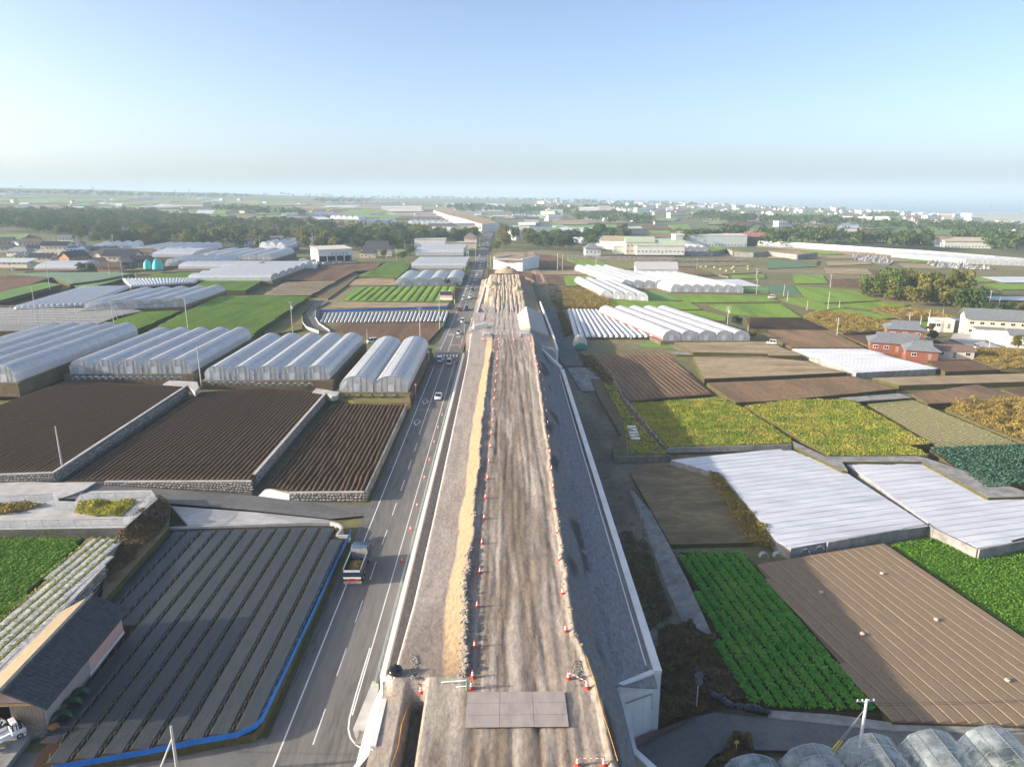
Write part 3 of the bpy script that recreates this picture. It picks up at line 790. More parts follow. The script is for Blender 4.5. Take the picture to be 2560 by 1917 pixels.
def heap(name, lab, p, rx, ry, h, m_, seed, cat='soil heap'):
    n, k = 26, 9
    vs, fs = [], []
    for j in range(k + 1):
        t = j / k
        for i in range(n):
            a = 2 * math.pi * i / n
            w = 1 + 0.22 * mnoise.noise(Vector((math.cos(a) * 1.5, math.sin(a) * 1.5, seed)))
            z = h * (math.sqrt(max(0, 1 - t * t)) if cat == 'covered heap' else (1 - t) ** 0.9) * (1 + 0.22 * mnoise.noise(Vector((math.cos(a) * t * 3, math.sin(a) * t * 3, seed + 3)))) if j < k else -0.6
            vs.append((rx * t * w * math.cos(a), ry * t * w * math.sin(a), z))
    for j in range(k):
        for i in range(n): fs.append((j * n + i, (j + 1) * n + i, (j + 1) * n + (i + 1) % n, j * n + (i + 1) % n))
    mb = MB(); mb.add(vs, fs)
    o = mb.build(name, m_, None, True); o.location = p
    return tag(o, lab, cat)
heap('soil_heap', 'tan heap of excavated soil before the wide white abutment', P(*Fq(1300, 1255), 1.0), 9, 7, 4.6, soil_heap, 1)
poly_sheet('dirt_fill', [P(*Fq(x, y), 7.5) for x, y in ((1070, 1025), (1555, 1040), (1600, 1010), (1590, 905), (1300, 890), (1100, 930), (1040, 985))], soil_tan, thick=.3)
poly_sheet('dirt_yard', [P(*Fq(x, y), 1.2) for x, y in ((960, 1190), (1060, 1200), (1740, 1260), (1760, 1380), (1600, 1320), (960, 1330))], soil_red, thick=1.5)
poly_sheet('gravel_crossing', [(-13.8, 283, 0.6), (-12, 283, 2.4), (-8, 282, 2.75), (-8, 299, 2.75), (-12, 300, 2.4), (-13.8, 300, 0.6)], mat('gravel_pale', (0.36, 0.32, 0.28), (0.44, 0.39, 0.34), 1.2, 0.95, .04, 5))
# far fill of the new road, bright walls
ff = [P(*Fq(*q), 12.0) for q in ((860, 420), (1160, 400), (1000, 340), (560, 215), (250, 140), (80, 145), (25, 180), (300, 270), (560, 330))]
ffo = thing('road_fill', 'long bright concrete walled fill of the unfinished road in the distance', 'embankment', (ff[0].x, ff[0].y, -3))
mb = MB(); mb.prism([p - ff[0] for p in ff], -2, 15); mb.build('walled_fill', [mat('fill_wall', (0.74, 0.68, 0.60), (0.66, 0.60, 0.52), 0.1, 0.85)], ffo)
mb = MB(); mb.poly([(p.x - ff[0].x, p.y - ff[0].y, 15.05) for p in ff]); mb.build('fill_top', soil_tan, ffo)
rp = [P(*Fq(*q), 3.0) for q in ((870, 480), (940, 500), (1240, 520), (1380, 490))]
tp = [P(*Fq(*q), 14.0) for q in ((850, 385), (900, 360), (1030, 360), (1060, 372))]
mb = MB()
for i in range(3): mb.quad(*[q - ff[0] + Vector((0, 0, 2)) for q in (rp[i], rp[i + 1], tp[i + 1], tp[i])])
mb.build('earth_ramp', soil_tan, ffo)

# ------------------------------------------------------------------ cones, plates, stones on the deck
def make_cone():
    r = thing('traffic_cone', 'red and white cone', 'traffic cone')
    mb = MB(); mb.box(-.2, -.2, 0, .2, .2, .04); mb.lathe([(.17, .04), (.125, .26)], 12); mb.build('base', orange_red, r)
    mb = MB(); mb.lathe([(.125, .26), (.10, .39)], 12); mb.build('band', white_band, r)
    mb = MB(); mb.lathe([(.10, .39), (.085, .47)], 12); mb.build('stripe', orange_red, r)
    mb = MB(); mb.lathe([(.085, .47), (.06, .60)], 12); mb.build('band', white_band, r)
    mb = MB(); mb.lathe([(.06, .60), (.035, .78), (0, .80)], 12); mb.build('tip', orange_red, r)
    return r
cone0 = make_cone(); cone_used = [False]
def cone(p, lab, group, s=1.0):
    c = cone0 if not cone_used[0] else copy_tree(cone0)
    cone_used[0] = True
    c.location = p; c.scale = (s, s, s); c.rotation_euler = (0, 0, rng.uniform(0, 6.28))
    c['label'] = lab; c['group'] = group
    return c
left_cones = [C(2, 1210, 1215), C(2, 1217, 1152), C(2, 1228, 982), C(2, 1243, 757), C(2, 1258, 565), C(2, 1270, 402), C(2, 1282, 262), C(2, 1290, 147), C(2, 1300, 38)] + \
    [B(2, *q) for q in ((2010, 1297), (2020, 1167), (2030, 1052), (2038, 944), (2047, 850), (2055, 755), (2060, 683))] + [E(*q) for q in ((870, 1640), (878, 1524), (887, 1414), (894, 1308), (902, 1212), (910, 1120), (917, 1040), (927, 987))]
for i, q in enumerate(left_cones): cone(deck(*q), nth(i) + ' traffic cone from the pipe barrier along the stony lip of the deck', 'cones along the landward edge of the deck', 1.12)
right_cones = [E(*q) for q in ((1367, 1012), (1396, 1098), (1425, 1188), (1453, 1285), (1488, 1398), (1525, 1512), (1548, 1643))] + [B(3, *q) for q in ((289, 768), (297, 868), (308, 965), (318, 1088), (328, 1213), (341, 1358), (354, 1513))] + [C(3, *q) for q in ((242, 205), (254, 342), (267, 495), (283, 683), (300, 895))]
for i, q in enumerate(right_cones): cone(deck(*q), nth(i) + ' traffic cone after the cross row along the deck edge above the shaded slope', 'cones along the seaward edge of the deck', 1.12)
for i, q in enumerate(((693, 935), (718, 948), (807, 945), (917, 942), (1132, 943), (1245, 943), (1330, 915), (1340, 943))):
    cone(deck(*E(*q)), nth(i) + ' traffic cone from the road side in the row across the deck end', 'cones across the end of the deck', 1.1)
bar_c = [cone(deck(*C(3, *q)), lab, 'cones carrying bars', 1.15) for q, lab in (((316, 1160), 'traffic cone holding a striped bar beside the steel plates, on the deck side'), ((420, 1212), 'traffic cone holding a striped bar at the slope edge'), ((368, 1645), 'traffic cone at the deck end of the lower striped bar'), ((515, 1648), 'traffic cone at the slope end of the lower striped bar'))]
cone(deck(*D(897, 690)), 'traffic cone in the shaded trench end beside the green pipe barrier', 'cones carrying bars', 1.15)
for a, b, lab in ((0, 1, 'red and white striped cone bar leading to the slope edge'), (2, 3, 'red and white striped cone bar at the very foot of the deck')):
    p, q = bar_c[a].location + Vector((0, 0, .72)), bar_c[b].location + Vector((0, 0, .72))
    r = thing('cone_bar', lab, 'barrier bar', p)
    k = 9
    for i in range(k):
        mb = MB(); mb.tube((q - p) * (i / k), (q - p) * ((i + 1) / k), 0.03, n=6); mb.build('band', orange_red if i % 2 else white_band, r)
for i, q in enumerate([B(2, 1605, 893), B(2, 1570, 1003), B(2, 1537, 1128), B(2, 1495, 1283), B(2, 1453, 1435), C(2, 905, 192), C(2, 868, 325), C(2, 820, 502), E(355, 1188), E(343, 1228), E(318, 1312)]):
    cone(P(*q, 0.1), nth(i) + ' small traffic cone on the asphalt against the pale green road fence', 'cones along the road fence', 0.95)
posts = [Fq(1765 + i * 9.4, 1240 + i * 29) for i in range(9)] + [Fq(1885 + i * 10, 1290 + i * 26) for i in range(6)] + [Fq(1700 + i * 6.5, 1035 + i * 24) for i in range(7)]
for q in posts: cone(G(*q, 0.2), 'red and white cone lining the dirt lane past the abutments', 'cones along the dirt lane', 1.5)
# steel road plates: three columns of three
pl0 = P(*D(1475, 1155), 6.62)
pm = MB(); pm.box(0.01, 0.01, 0, 3.03, 1.50, 0.03); pme = pm.mesh('steel_plate', steel_dark)
for i in range(3):
    for j in range(3):
        o = link('steel_plate', pme); o.location = (pl0.x + i * 3.05, pl0.y + j * 1.53, 6.74 + 0.004 * ((i + j) % 2)); o.rotation_euler = (0, 0, rng.uniform(-.004, .004))
        tag(o, 'steel road plate in the %s row and %s column of the three by three pad' % (('street-side', 'middle', 'cone-side')[j], ('landward', 'middle', 'seaward')[i]), 'steel plate', 'steel plates on the deck')
pb = Fq
for i in range(3):
    o = link('steel_plate', pme); p = deck(*E(930 + i * 50 + (8 if i == 2 else 0), 118), 6); o.location = p + Vector((0, 0, .12)); o.scale = (.62, 3.2, 1)
    tag(o, nth(i) + ' red-brown steel plate from the road in the row on the far tan fill', 'steel plate', 'plates on the far fill')
# pipe barrier
a, b = deck(*D(950, 690)), deck(*D(1497, 650))
gb = thing('pipe_barrier', 'pale green pipe barrier across the gravel bench ramp', 'barrier', a)
for q in (Vector((0, 0, 0)), b - a):
    mb = MB(); mb.tube(q, q + Vector((0, 0, 1.25)), 0.06, n=8); mb.build('post', green_fence, gb)
for z in (0.45, 1.1):
    mb = MB(); mb.tube(Vector((0, 0, z)), b - a + Vector((0, 0, z)), 0.04, n=6); mb.build('rail', mat('pale_green', (0.55, 0.68, 0.62)), gb)
# stones
def stone_mesh(seed, n=7, k=4, sq=0.75):
    mb = MB(); vs = [(0, 0, -sq)]; 
    for j in range(1, k):
        ph = math.pi * j / k
        for i in range(n):
            a = 2 * math.pi * i / n
            r = 1 + 0.28 * mnoise.noise(Vector((math.cos(a) * 1.3 + seed * 7, math.sin(a) * 1.3, ph * 1.5 + seed)))
            vs.append((r * math.sin(ph) * math.cos(a), r * math.sin(ph) * math.sin(a), -sq * r * math.cos(ph)))
    vs.append((0, 0, sq))
    fs = [(0, 1 + (i + 1) % n, 1 + i) for i in range(n)]
    for j in range(k - 2):
        for i in range(n): fs.append((1 + j * n + i, 1 + j * n + (i + 1) % n, 1 + (j + 1) * n + (i + 1) % n, 1 + (j + 1) * n + i))
    e = 1 + (k - 1) * n
    fs += [(e, e - n + i, e - n + (i + 1) % n) for i in range(n)]
    return mb.add(vs, fs)
def rubble(name, lab, pts, smin, smax, m_):
    mb = MB()
    for p in pts:
        s = stone_mesh(rng.random() * 50, 6, 3); k = rng.uniform(smin, smax)
        mb.add([(v[0] * k + p[0], v[1] * k * rng.uniform(.7, 1) + p[1], v[2] * k + p[2] + k * .3) for v in s.v], s.f)
    o = mb.build(name, m_); tag(o, lab, 'rubble', None, 'stuff')
pts = []
for i in range(620):
    y = rng.choice((rng.uniform(59, 84), rng.uniform(59, 84), rng.uniform(60, 215)))
    x = -4.5 + wob(y, 9, 0.4, 1) + interp(y, [60, 70, 110, 150, 200, 225], [0.7, 0.0, 0.15, 0.0, .8, 1.1]) + rng.gauss(0, .28)
    pts.append((x, y, Ez(x, y)[0] - .03))
rubble('rubble', 'grey broken stones along the lip above the sand slope', pts, .05, .24, mat('rubble_stone', (0.20, 0.18, 0.16), (0.34, 0.31, 0.275), 3, .9))
pts = []
for i in range(420):
    y = rng.uniform(63, 200); x = deck_right(y) + rng.choice((rng.gauss(.3, .3), rng.gauss(4.3, .5))); pts.append((min(x, 15), y, Ez(min(x, 15), y)[0] - .03))
rubble('rubble', 'loose pale stones on the shaded seaward slope', pts, .05, .2, MATS['rubble_stone'])
pts = [(p.x, p.y, Ez(p.x, p.y)[0]) for p in [deck(*D(rng.uniform(770, 880), rng.uniform(180, 570))) for _ in range(90)]] + [(p.x, p.y, Ez(p.x, p.y)[0]) for p in [deck(*C(3, rng.uniform(340, 400), rng.uniform(1060, 1200))) for _ in range(80)]]
rubble('rubble', 'clods of pale spoil beside the bench ramp and the plates', pts, .04, .13, MATS['rubble_stone'])
pts = []
for i in range(1500):
    y = 48 + 110 * rng.random() ** 1.6; x = rng.uniform(-10.8, 8.2); pts.append((x, y, Ez(x, y)[0] - .02))
rubble('rubble', 'small loose stones strewn over the deck and the gravel bench', pts, .02, .07, MATS['rubble_stone'])
heap('soil_heap', 'low tan spoil mound beside the capped wall on the far fill', Vector((-6, 372, 5.5)), 4, 9, 2.2, soil_heap, 4)
heap('soil_heap', 'brown spoil mound on the seaward side of the far fill', Vector((7, 352, 5.2)), 4, 8, 2.6, soil_heap, 6)
# big bags and gear
def bag(p, s, lab, grp, m_=black_bag, name='sandbag', cat='bag'):
    st = stone_mesh(rng.random() * 40, 12, 7, .7); mb = MB()
    mb.add([(v[0] * s, v[1] * s, (v[2] * .8 + .5) * s * (1 + .35 * mnoise.noise(Vector(v) * 2.2))) for v in st.v], st.f)
    o = mb.build(name, m_, None, True); o.location = p; o.rotation_euler = (0, 0, rng.uniform(0, 6)); return tag(o, lab, cat, grp)
bag(deck(*D(560, 440)), .75, 'shiny black plastic bag beside the end of the block wall', None)
bag(deck(*D(440, 440)), .45, 'rust-brown sack next to the shiny black bag', None, mat('rust_sack', (0.28, 0.12, 0.05)))
for i, q in enumerate(((1500, 200), (1620, 350), (1660, 440), (1690, 480), (1760, 500), (1800, 540), (1850, 575), (1890, 590), (1970, 600), (2050, 615), (2110, 615), (2170, 625), (2230, 640), (2290, 650))):
    bag(P(*Q(*q), -4.6), rng.uniform(.42, .6), nth(i) + ' black sandbag from the traffic mirror in the row edging the leafy field', 'black bags along the lane')
# ropes along trench and slope
def rope(lab, pts, r, m_, name='rope'):
    mb = MB()
    for a, b in zip(pts[:-1], pts[1:]): mb.tube(a, b, r, n=5, cap=False)
    return tag(mb.build(name, m_), lab, 'rope')
def sag(a, b, n, s):
    return [a.lerp(b, i / n) - Vector((0, 0, 4 * s * (i / n) * (1 - i / n))) for i in range(n + 1)]
def on_bank(x, y, dz): return Vector((x, y, Ez(x, y)[0] + dz))
rope('orange rope hanging along the dark trench', [on_bank(x, y, .9) for x, y in ((-9.35, 57.8), (-9.5, 55), (-9.45, 52.5), (-9.6, 50), (-9.7, 47))], .035, rope_orange)
rope('thin ochre rope running along the deck edge below the plates', [on_bank(x, y, .55) for x, y in ((8.1, 61), (8.5, 57), (8.6, 54), (8.9, 51), (9.2, 48))], .03, rope_orange)
# ------------------------------------------------------------------ fields
def field(name, pts, m_, depth=2.5, side=None, dz=0.0):
    """level or draped plot with its own edge down into the ground"""
    o0 = Vector((sum(p[0] for p in pts) / len(pts), sum(p[1] for p in pts) / len(pts), min(p[2] for p in pts)))
    q = [Vector(p) - o0 for p in pts]
    if sum(q[i - 1].x * q[i].y - q[i].x * q[i - 1].y for i in range(len(q))) < 0: q = q[::-1]
    mb = MB(); mb.prism(q, [p.z - depth for p in q], [p.z for p in q], 0, 1)
    o = mb.build(name, [m_, side or verge]); o.location = o0
    struct(o); o['_z'] = o0.z
    return o
def FP(z, *pts):
    return [P(*q, z) for q in pts]
def rows(fo, poly, d, spacing, wid, hgt, z, m_, name='ridge', wig=0.05, inset=0.0, step=3.0, rough=0.2, off=0.0, top=0.45, share=None):
    """separate raised rows across a polygon, children of the field"""
    d = Vector((d[0], d[1])).normalized(); nn = Vector((-d.y, d.x))
    o0 = fo.location
    ss = [p[0] * nn.x + p[1] * nn.y for p in poly]
    s = min(ss) + spacing * (0.5 + off); k = 0; out = []
    while s < max(ss) - spacing * 0.25:
        for t0, t1 in clip_line(poly, (nn.x * s, nn.y * s), (d.x, d.y)):
            t0 += inset; t1 -= inset
            if t1 - t0 < spacing: continue
            n = max(2, int((t1 - t0) / step)); mb = MB(); vs = []
            for i in range(n + 1):
                t = lerp(t0, t1, i / n)
                w = wig * (mnoise.noise(Vector((s * 0.7, t / 6.0, 1.0))) + 1.2 * mnoise.noise(Vector((s * 0.1, t / 22.0, 4.0))))
                hh = hgt * (1 + rough * mnoise.noise(Vector((s * 3, t / 1.3, 2.0))))
                if i in (0, n): hh *= 0.35
                for a, b in ((-.5, 0.0), (-top / 2, 1.0), (top / 2, 1.0), (.5, 0.0)):
                    q = nn * (s + w + a * wid) + d * t
                    vs.append((q.x - o0.x, q.y - o0.y, z - o0.z + 0.012 + b * hh))
            fs = [(4 * i + j, 4 * i + j + 1, 4 * i + 5 + j, 4 * i + 4 + j) for i in range(n) for j in range(3)]
            fs += [(0, 3, 2, 1), (4 * n, 4 * n + 1, 4 * n + 2, 4 * n + 3)]
            mb.add(vs, [f[::-1] for f in fs]); out.append((mb.build(name, m_, fo), s, t0, t1))
        s += spacing; k += 1
    return out, d, nn
def leaf_row(fo, d, nn, s, t0, t1, z, m_, per_m, wid, hgt, size, name='crop_row', plants=None):
    n = int((t1 - t0) * per_m)
    if n < 4: return
    t = nrng.uniform(t0, t1, n) if plants is None else np.round(nrng.uniform(t0, t1, n) / plants) * plants + nrng.normal(0, plants * .22, n)
    u = np.clip(nrng.normal(0, wid * 0.27, n), -wid * .55, wid * .55)
    zz = z + hgt * (0.25 + 0.75 * nrng.random(n)) * (1 - 0.8 * (np.abs(u) / wid) ** 2)
    o0 = fo.location
    x = nn.x * (s + u) + d.x * t - o0.x; y = nn.y * (s + u) + d.y * t - o0.y
    v, f = leaf_quads(x, y, zz - o0.z, size * nrng.uniform(.6, 1.3, n), up=0.9, aspect=.7)
    stuff(link(name, npmesh(name, v, f, m_), fo))
def weeds(name, lab, poly, zf, n, hgt, size, m_, clump=0.0, cat='weeds'):
    """mass of leaves over a polygon, taller in clumps"""
    p = scatter(poly, n)
    if len(p) == 0: return
    z = np.array([zf(x, y) if callable(zf) else zf for x, y in p])
    hn = np.array([0.5 + 0.9 * mnoise.noise(Vector((x / max(clump, .1), y / max(clump, .1), 5.0))) if clump else 0.6 for x, y in p])
    hh = np.clip(hn, 0.06, 1.3) * hgt * np.sqrt(nrng.random(len(p)))
    v, f = leaf_quads(p[:, 0], p[:, 1], z + hh + size * .15, size * nrng.uniform(.6, 1.4, len(p)), up=0.2, aspect=.5)
    return tag(link(name, npmesh(name, v, f, m_)), lab, cat, None, 'stuff')

# --- black mulch field beside the road
zM = 1.0
mul = FP(zM, C(1, 950, 322), C(2, 300, 300), C(2, 440, 303), C(2, 462, 372), C(2, 512, 372), C(2, 30, 1420)) + FP(zM, C(1, 1420, 1470), C(1, 870, 1575), C(1, 200, 1690), C(1, 120, 1760), C(1, 330, 1420), C(1, 700, 890), C(1, 560, 745))
fM = field('black_mulch_field', mul, soil_dark)
beds, d_, n_ = rows(fM, mul, (0, 1), 2.28, 2.0, 0.24, zM, mulch_black, 'mulch_bed', 0.03, 0.8, 1.6, 0.08, off=0.15, top=0.80)
hoop = mat('bamboo_hoop', (0.62, 0.50, 0.18), rough=.7)
for k_, (o_, s, t0, t1) in enumerate(beds):
    mb = MB()
    t = t0 + .5
    while t < t1 - .4:
        for e in (-1, 1):
            u = s + e * 1.02; c = n_ * u + d_ * t
            mb.bar((c.x - fM.location.x, c.y - fM.location.y, 0), (c.x - e * .03 - fM.location.x, c.y + .25 - fM.location.y, .32), .013)
            mb.bar((c.x - e * .03 - fM.location.x, c.y + .25 - fM.location.y, .32), (c.x - e * .12 - fM.location.x, c.y + .55 - fM.location.y, .27), .013)
        t += 1.7
    stuff(mb.build('hoop_row', hoop, fM))
# blue sheet fence on its edge
bs = [P(*q, 1.0) for q in (C(2, 535, 345), C(2, 300, 850), C(2, 40, 1400), C(2, 0, 1440))] + [P(*q, 1.0) for q in (C(1, 1330, 1490), C(1, 1100, 1530), C(1, 860, 1580), C(1, 520, 1640), C(1, 300, 1680))]
bf = thing('blue_sheet_fence', 'bright blue plastic sheet fence along the black mulch field', 'fence', bs[0])
for a, b in zip(bs[:-1], bs[1:]):
    L = (b - a).length; k = max(1, int(L / 4)); mb = MB()
    for i in range(k):
        q0, q1 = a.lerp(b, i / k) - bs[0], a.lerp(b, (i + 1) / k) - bs[0]
        up0, up1 = Vector((0, 0, .62 + .05 * rng.random())), Vector((0, 0, .62 + .05 * rng.random()))
        mb.quad(q0, q1, q1 + up1, q0 + up0); w = Vector((-.03, 0, 0)); mb.quad(q0 + up0, q1 + up1, q1 + up1 + w, q0 + up0 + w)
    mb.build('sheet', blue_sheet, bf)
    mb = MB()
    for i in range(k + 1):
        q0 = a.lerp(b, i / k) - bs[0]; mb.tube(q0 + Vector((-.06, 0, -.05)), q0 + Vector((-.06, 0, .75)), .02, n=5)
    mb.build('stake_row', steel, bf)
wall_run('field_wall', 'low concrete kerb wall with a notch at the head of the black field', 'wall', [(p.x, p.y) for p in FP(1.2, C(1, 950, 312), C(2, 200, 285), C(2, 420, 278), C(2, 470, 290), C(2, 490, 315), C(2, 460, 355), C(2, 530, 356))], 1.35, 0.2, .35, concrete, side=1, part='kerb')
wall_run('field_wall', 'pale capped wall along the shaded side of the black field', 'wall', [(p.x, p.y) for p in FP(1.6, C(1, 562, 740), C(1, 948, 312))], 1.8, 0.2, .35, concrete_new, side=-1, part='kerb')
poly_sheet('concrete_apron', [P(*q, z) for q, z in ((C(1, 960, 190), 1.9), (C(1, 1438, 225), 1.1), (C(2, 420, 268), .5), (C(2, 200, 282), 1.2), (C(1, 1060, 298), 1.4))], concrete, thick=.4)
# --- plowed terraces
def plowed(name, z, pts, sp, wid, hgt, d=(0, 1), wig=0.12):
    w = FP(z, *pts); f = field(name, w, soil_dark, 3.0, wall_dark)
    rows(f, w, d, sp, wid, hgt, z, ridge_dark, 'ridge', wig, .6, 2.2, .35, top=.35)
    return f
zA, zB, zC = 4.2, 2.9, 1.6
pA = [B(1, -330, 930), B(1, 0, 800), B(1, 170, 735), B(1, 560, 595), B(1, 1400, 628), B(1, 1610, 645), B(1, 470, 1385), B(1, 0, 1405), B(1, -420, 1420)]
pB = [B(1, 1735, 690), B(2, 0, 655), B(2, 480, 680), B(2, 590, 710), B(2, -10, 1400), B(1, 2150, 1455), B(1, 840, 1460), B(1, 560, 1460)]
pC = [B(2, 655, 775), B(2, 830, 790), B(2, 1285, 800), B(2, 925, 1558), B(2, 360, 1556), B(2, 90, 1515)]
fA = plowed('plowed_field', zA, pA, 0.86, .62, .16)
fB = plowed('plowed_field', zB, pB, 0.92, .66, .19)
fC = plowed('plowed_field', zC, pC, 0.95, .66, .24, wig=.3)
STM = [stone_mesh(i * 3.1, 7, 4, .55) for i in range(6)]
STM = [m_.mesh('stone', stone) for m_ in STM]
def stone_wall(lab, a, b, z0a, z0b, z1a, z1b, ssz=.6, cap=True, face=1, mm=300, name='stone_wall'):
    """mortar core with real stones in its face; a to b, face towards side of (dy, -dx) * face"""
    a, b = Vector(a), Vector(b); L = (b - a).length; d = (b - a) / L; nn = Vector((d.y, -d.x)) * face
    r = thing(name, lab, 'wall', (a.x, a.y, z0a), math.atan2(d.y, d.x))
    mb = MB()
    zb0, zb1 = 0, z0b - z0a
    y0, y1 = (-.02, .4) if face > 0 else (-.4, .02)
    mb.add([(0, y0, -.5), (L, y0, zb1 - .5), (L, y0, z1b - z0a), (0, y0, z1a - z0a), (0, y1, -.5), (L, y1, zb1 - .5), (L, y1, z1b - z0a), (0, y1, z1a - z0a)],
           ((0, 1, 2, 3), (7, 6, 5, 4), (3, 2, 6, 7), (0, 3, 7, 4), (1, 5, 6, 2)))
    mb.build('core', mortar, r)
    n = 0
    hmax = max(z1a - z0a, z1b - z0b); nr = max(1, round(hmax / (ssz * .8)))
    for j in range(nr):
        x = (j % 2) * ssz * .5
        while x < L - ssz * .3 and n < mm:
            t = x / L; h = lerp(z1a - z0a, z1b - z0b, t); zz = (j + .5) * ssz * .8
            if zz < h - .05:
                w = ssz * rng.uniform(.75, 1.35)
                o = link('stone', rng.choice(STM), r)
                o.location = (x + w / 2, -.02 * face - .01 * face, lerp(0, zb1, t) + zz + rng.uniform(-.06, .06))
                o.scale = (w * .52, ssz * .28, ssz * .47); o.rotation_euler = (rng.uniform(-.1, .1), rng.uniform(-.3, .3), rng.uniform(-.1, .1))
                n += 1; x += w
            else: x += ssz
    if cap:
        mb = MB(); mb.add([(0, y0 - .07, z1a - z0a + .003), (L, y0 - .07, z1b - z0a + .003), (L, y1 + .07, z1b - z0a + .003), (0, y1 + .07, z1a - z0a + .003), (0, y0 - .07, z1a - z0a + .15), (L, y0 - .07, z1b - z0a + .15), (L, y1 + .07, z1b - z0a + .15), (0, y1 + .07, z1a - z0a + .15)],
           ((4, 5, 6, 7), (0, 1, 5, 4), (1, 2, 6, 5), (2, 3, 7, 6), (3, 0, 4, 7)))
        mb.build('coping', concrete, r)
    return r
def xy(z, q): p = P(*q, z); return (p.x, p.y)
stone_wall('rounded stone retaining wall below the plowed field next to the road', xy(zC, B(2, 285, 1568)), xy(zC, B(2, 930, 1562)), .3, .1, zC + .1, zC + .1, .62)
stone_wall('rounded stone wall below the middle plowed field along the side lane', xy(zB, B(1, 900, 1472)), xy(zB, B(1, 2165, 1468)), 2.5, .9, zB + .1, zB + .1, .55)
stone_wall('low stone wall below the plowed field beside the concrete drive', xy(zA, B(1, -420, 1425)), xy(zA, B(1, 465, 1395)), 3.3, 2.9, zA + .1, zA + .1, .55)
stone_wall('long shaded stone wall stepping down from the upper to the middle plowed field', xy(zA, B(1, 470, 1392)), xy(zA, B(1, 1618, 640)), 2.4, 2.4, zA + .15, zA + .15, .6, face=1)
stone_wall('long shaded stone wall stepping down from the middle to the roadside plowed field', xy(zB, B(2, -6, 1408)), xy(zB, B(2, 605, 705)), 1.2, 1.2, zB + .15, zB + .15, .6, face=1)
wall_run('field_wall', 'grey concrete edge wall between the plowed field and the main road', 'wall', [xy(zC, B(2, 935, 1560)), xy(zC, B(2, 1292, 800))], zC + .25, -.1, .25, concrete_old, side=1, part='wall_panel', block=8)
poly_sheet('concrete_ramp', [P(*q, z) for q, z in ((B(2, 15, 1590), .8), (B(2, 80, 1525), 1.5), (B(2, 345, 1530), 1.5), (B(2, 285, 1615), .7))], concrete_new, thick=.5)
poly_sheet('concrete_drive', [P(*C(1, x, y), 2.95) for x, y in ((-200, 30), (0, 45), (300, 58), (540, 55), (470, 100), (330, 152), (0, 140), (-200, 140))], concrete, thick=.3)
# concrete pads at the heads of the walls
for pts, z in (([B(1, 1405, 622), B(1, 1460, 590), B(1, 1700, 600), B(1, 1715, 650), B(1, 1680, 690), B(1, 1625, 638)], zA + .2), ([B(2, 485, 692), B(2, 520, 655), B(2, 720, 690), B(2, 700, 720), B(2, 650, 730), B(2, 610, 705)], zB + .2)):
    poly_sheet('concrete_pad', FP(z, *pts), concrete, thick=1.2)
# pipes laid on end in front of the greenhouses
pipe_m = mat('grey_pipe', (0.30, 0.34, 0.36), rough=.5)
def half_pipe(lab, grp, p, r=.75, ln=1.2, m_=pipe_m, rz=0.0, name='hoop_cover'):
    mb = MB(); n = 10; vs = []
    for y in (0, ln):
        for rr in (r, r - .07):
            for i in range(n + 1):
                a = math.pi * i / n; vs.append((rr * math.cos(a), y, rr * math.sin(a)))
    k = n + 1; fs = []
    for i in range(n):
        fs += [(i, i + 1, 2 * k + i + 1, 2 * k + i), (k + i, 3 * k + i, 3 * k + i + 1, k + i + 1), (i, k + i, k + i + 1, i + 1), (2 * k + i, 2 * k + i + 1, 3 * k + i + 1, 3 * k + i)]
    mb.add(vs, fs); o = mb.build(name, m_, None, True); o.location = p; o.rotation_euler = (0, 0, rz)
    return tag(o, lab, 'pipe', grp)
for i in range(16): half_pipe(nth(i) + ' grey half pipe in the row below the greenhouse over the upper terrace', 'half pipes below the upper greenhouse', P(*B(1, 645 + i * 59.5, 583), zA), .78)
for i in range(15): half_pipe(nth(i) + ' grey half pipe in the row below the greenhouse over the middle terrace', 'half pipes below the middle greenhouse', P(*(B(1, 1800 + i * 62, 632) if i < 7 else B(2, (1800 + i * 62) - 2208, 640)), zB + .05), .8)
for i in range(5): half_pipe(nth(i) + ' dark half pipe in front of the twin greenhouse, counted towards the road', 'half pipes by the twin greenhouse', P(*B(2, 780 + i * 105, 740), zC + .4), .7, m_=wall_dark)
poly_sheet('terrace_strip', FP(zC + .35, B(2, 640, 740), B(2, 720, 690), B(2, 1320, 690), B(2, 1335, 780), B(2, 1140, 780), B(2, 850, 770)), grass_mat, thick=2)
# --- lower left plots
zW = 3.4
cz = FP(zW, C(1, -250, 360), C(1, 0, 368), C(1, 470, 366), C(1, 330, 520), C(1, 0, 835), C(1, -250, 1070))
fcar = field('carrot_field', cz, soil_dark)
rr, d_, n_ = rows(fcar, cz, (0.02, 1), .82, .6, .12, zW, crop_g, 'ridge', .03, .2, 4.0)
for o_, s, t0, t1 in rr: leaf_row(fcar, d_, n_, s, t0, t1, zW, leaf_carrot, 34, .52, .45, .24)
wz = FP(zW, C(1, 490, 368), C(1, 695, 375), C(1, 590, 525), C(1, 300, 830), C(1, 0, 1150), C(1, -200, 1370), C(1, -200, 1030), C(1, 0, 845), C(1, 340, 530))
fwh = field('white_mulch_field', wz, soil_brown)
rr, d_, n_ = rows(fwh, wz, (0.02, 1), 1.25, .95, .16, zW, mat('white_mulch', (0.60, 0.58, 0.53), (0.70, 0.68, 0.63), 2.0, .6, .06, 3), 'mulch_bed', .04, .3, 1.5, .5, top=.7)
leaf_pale = mat('leaf_pale_yellow', (0.36, 0.36, 0.10), (0.22, 0.28, 0.06), .8, .8, trans=.2)
for o_, s, t0, t1 in rr: leaf_row(fwh, d_, n_, s + .5, t0, t1, zW + .1, leaf_pale, 26, .5, .45, .24)
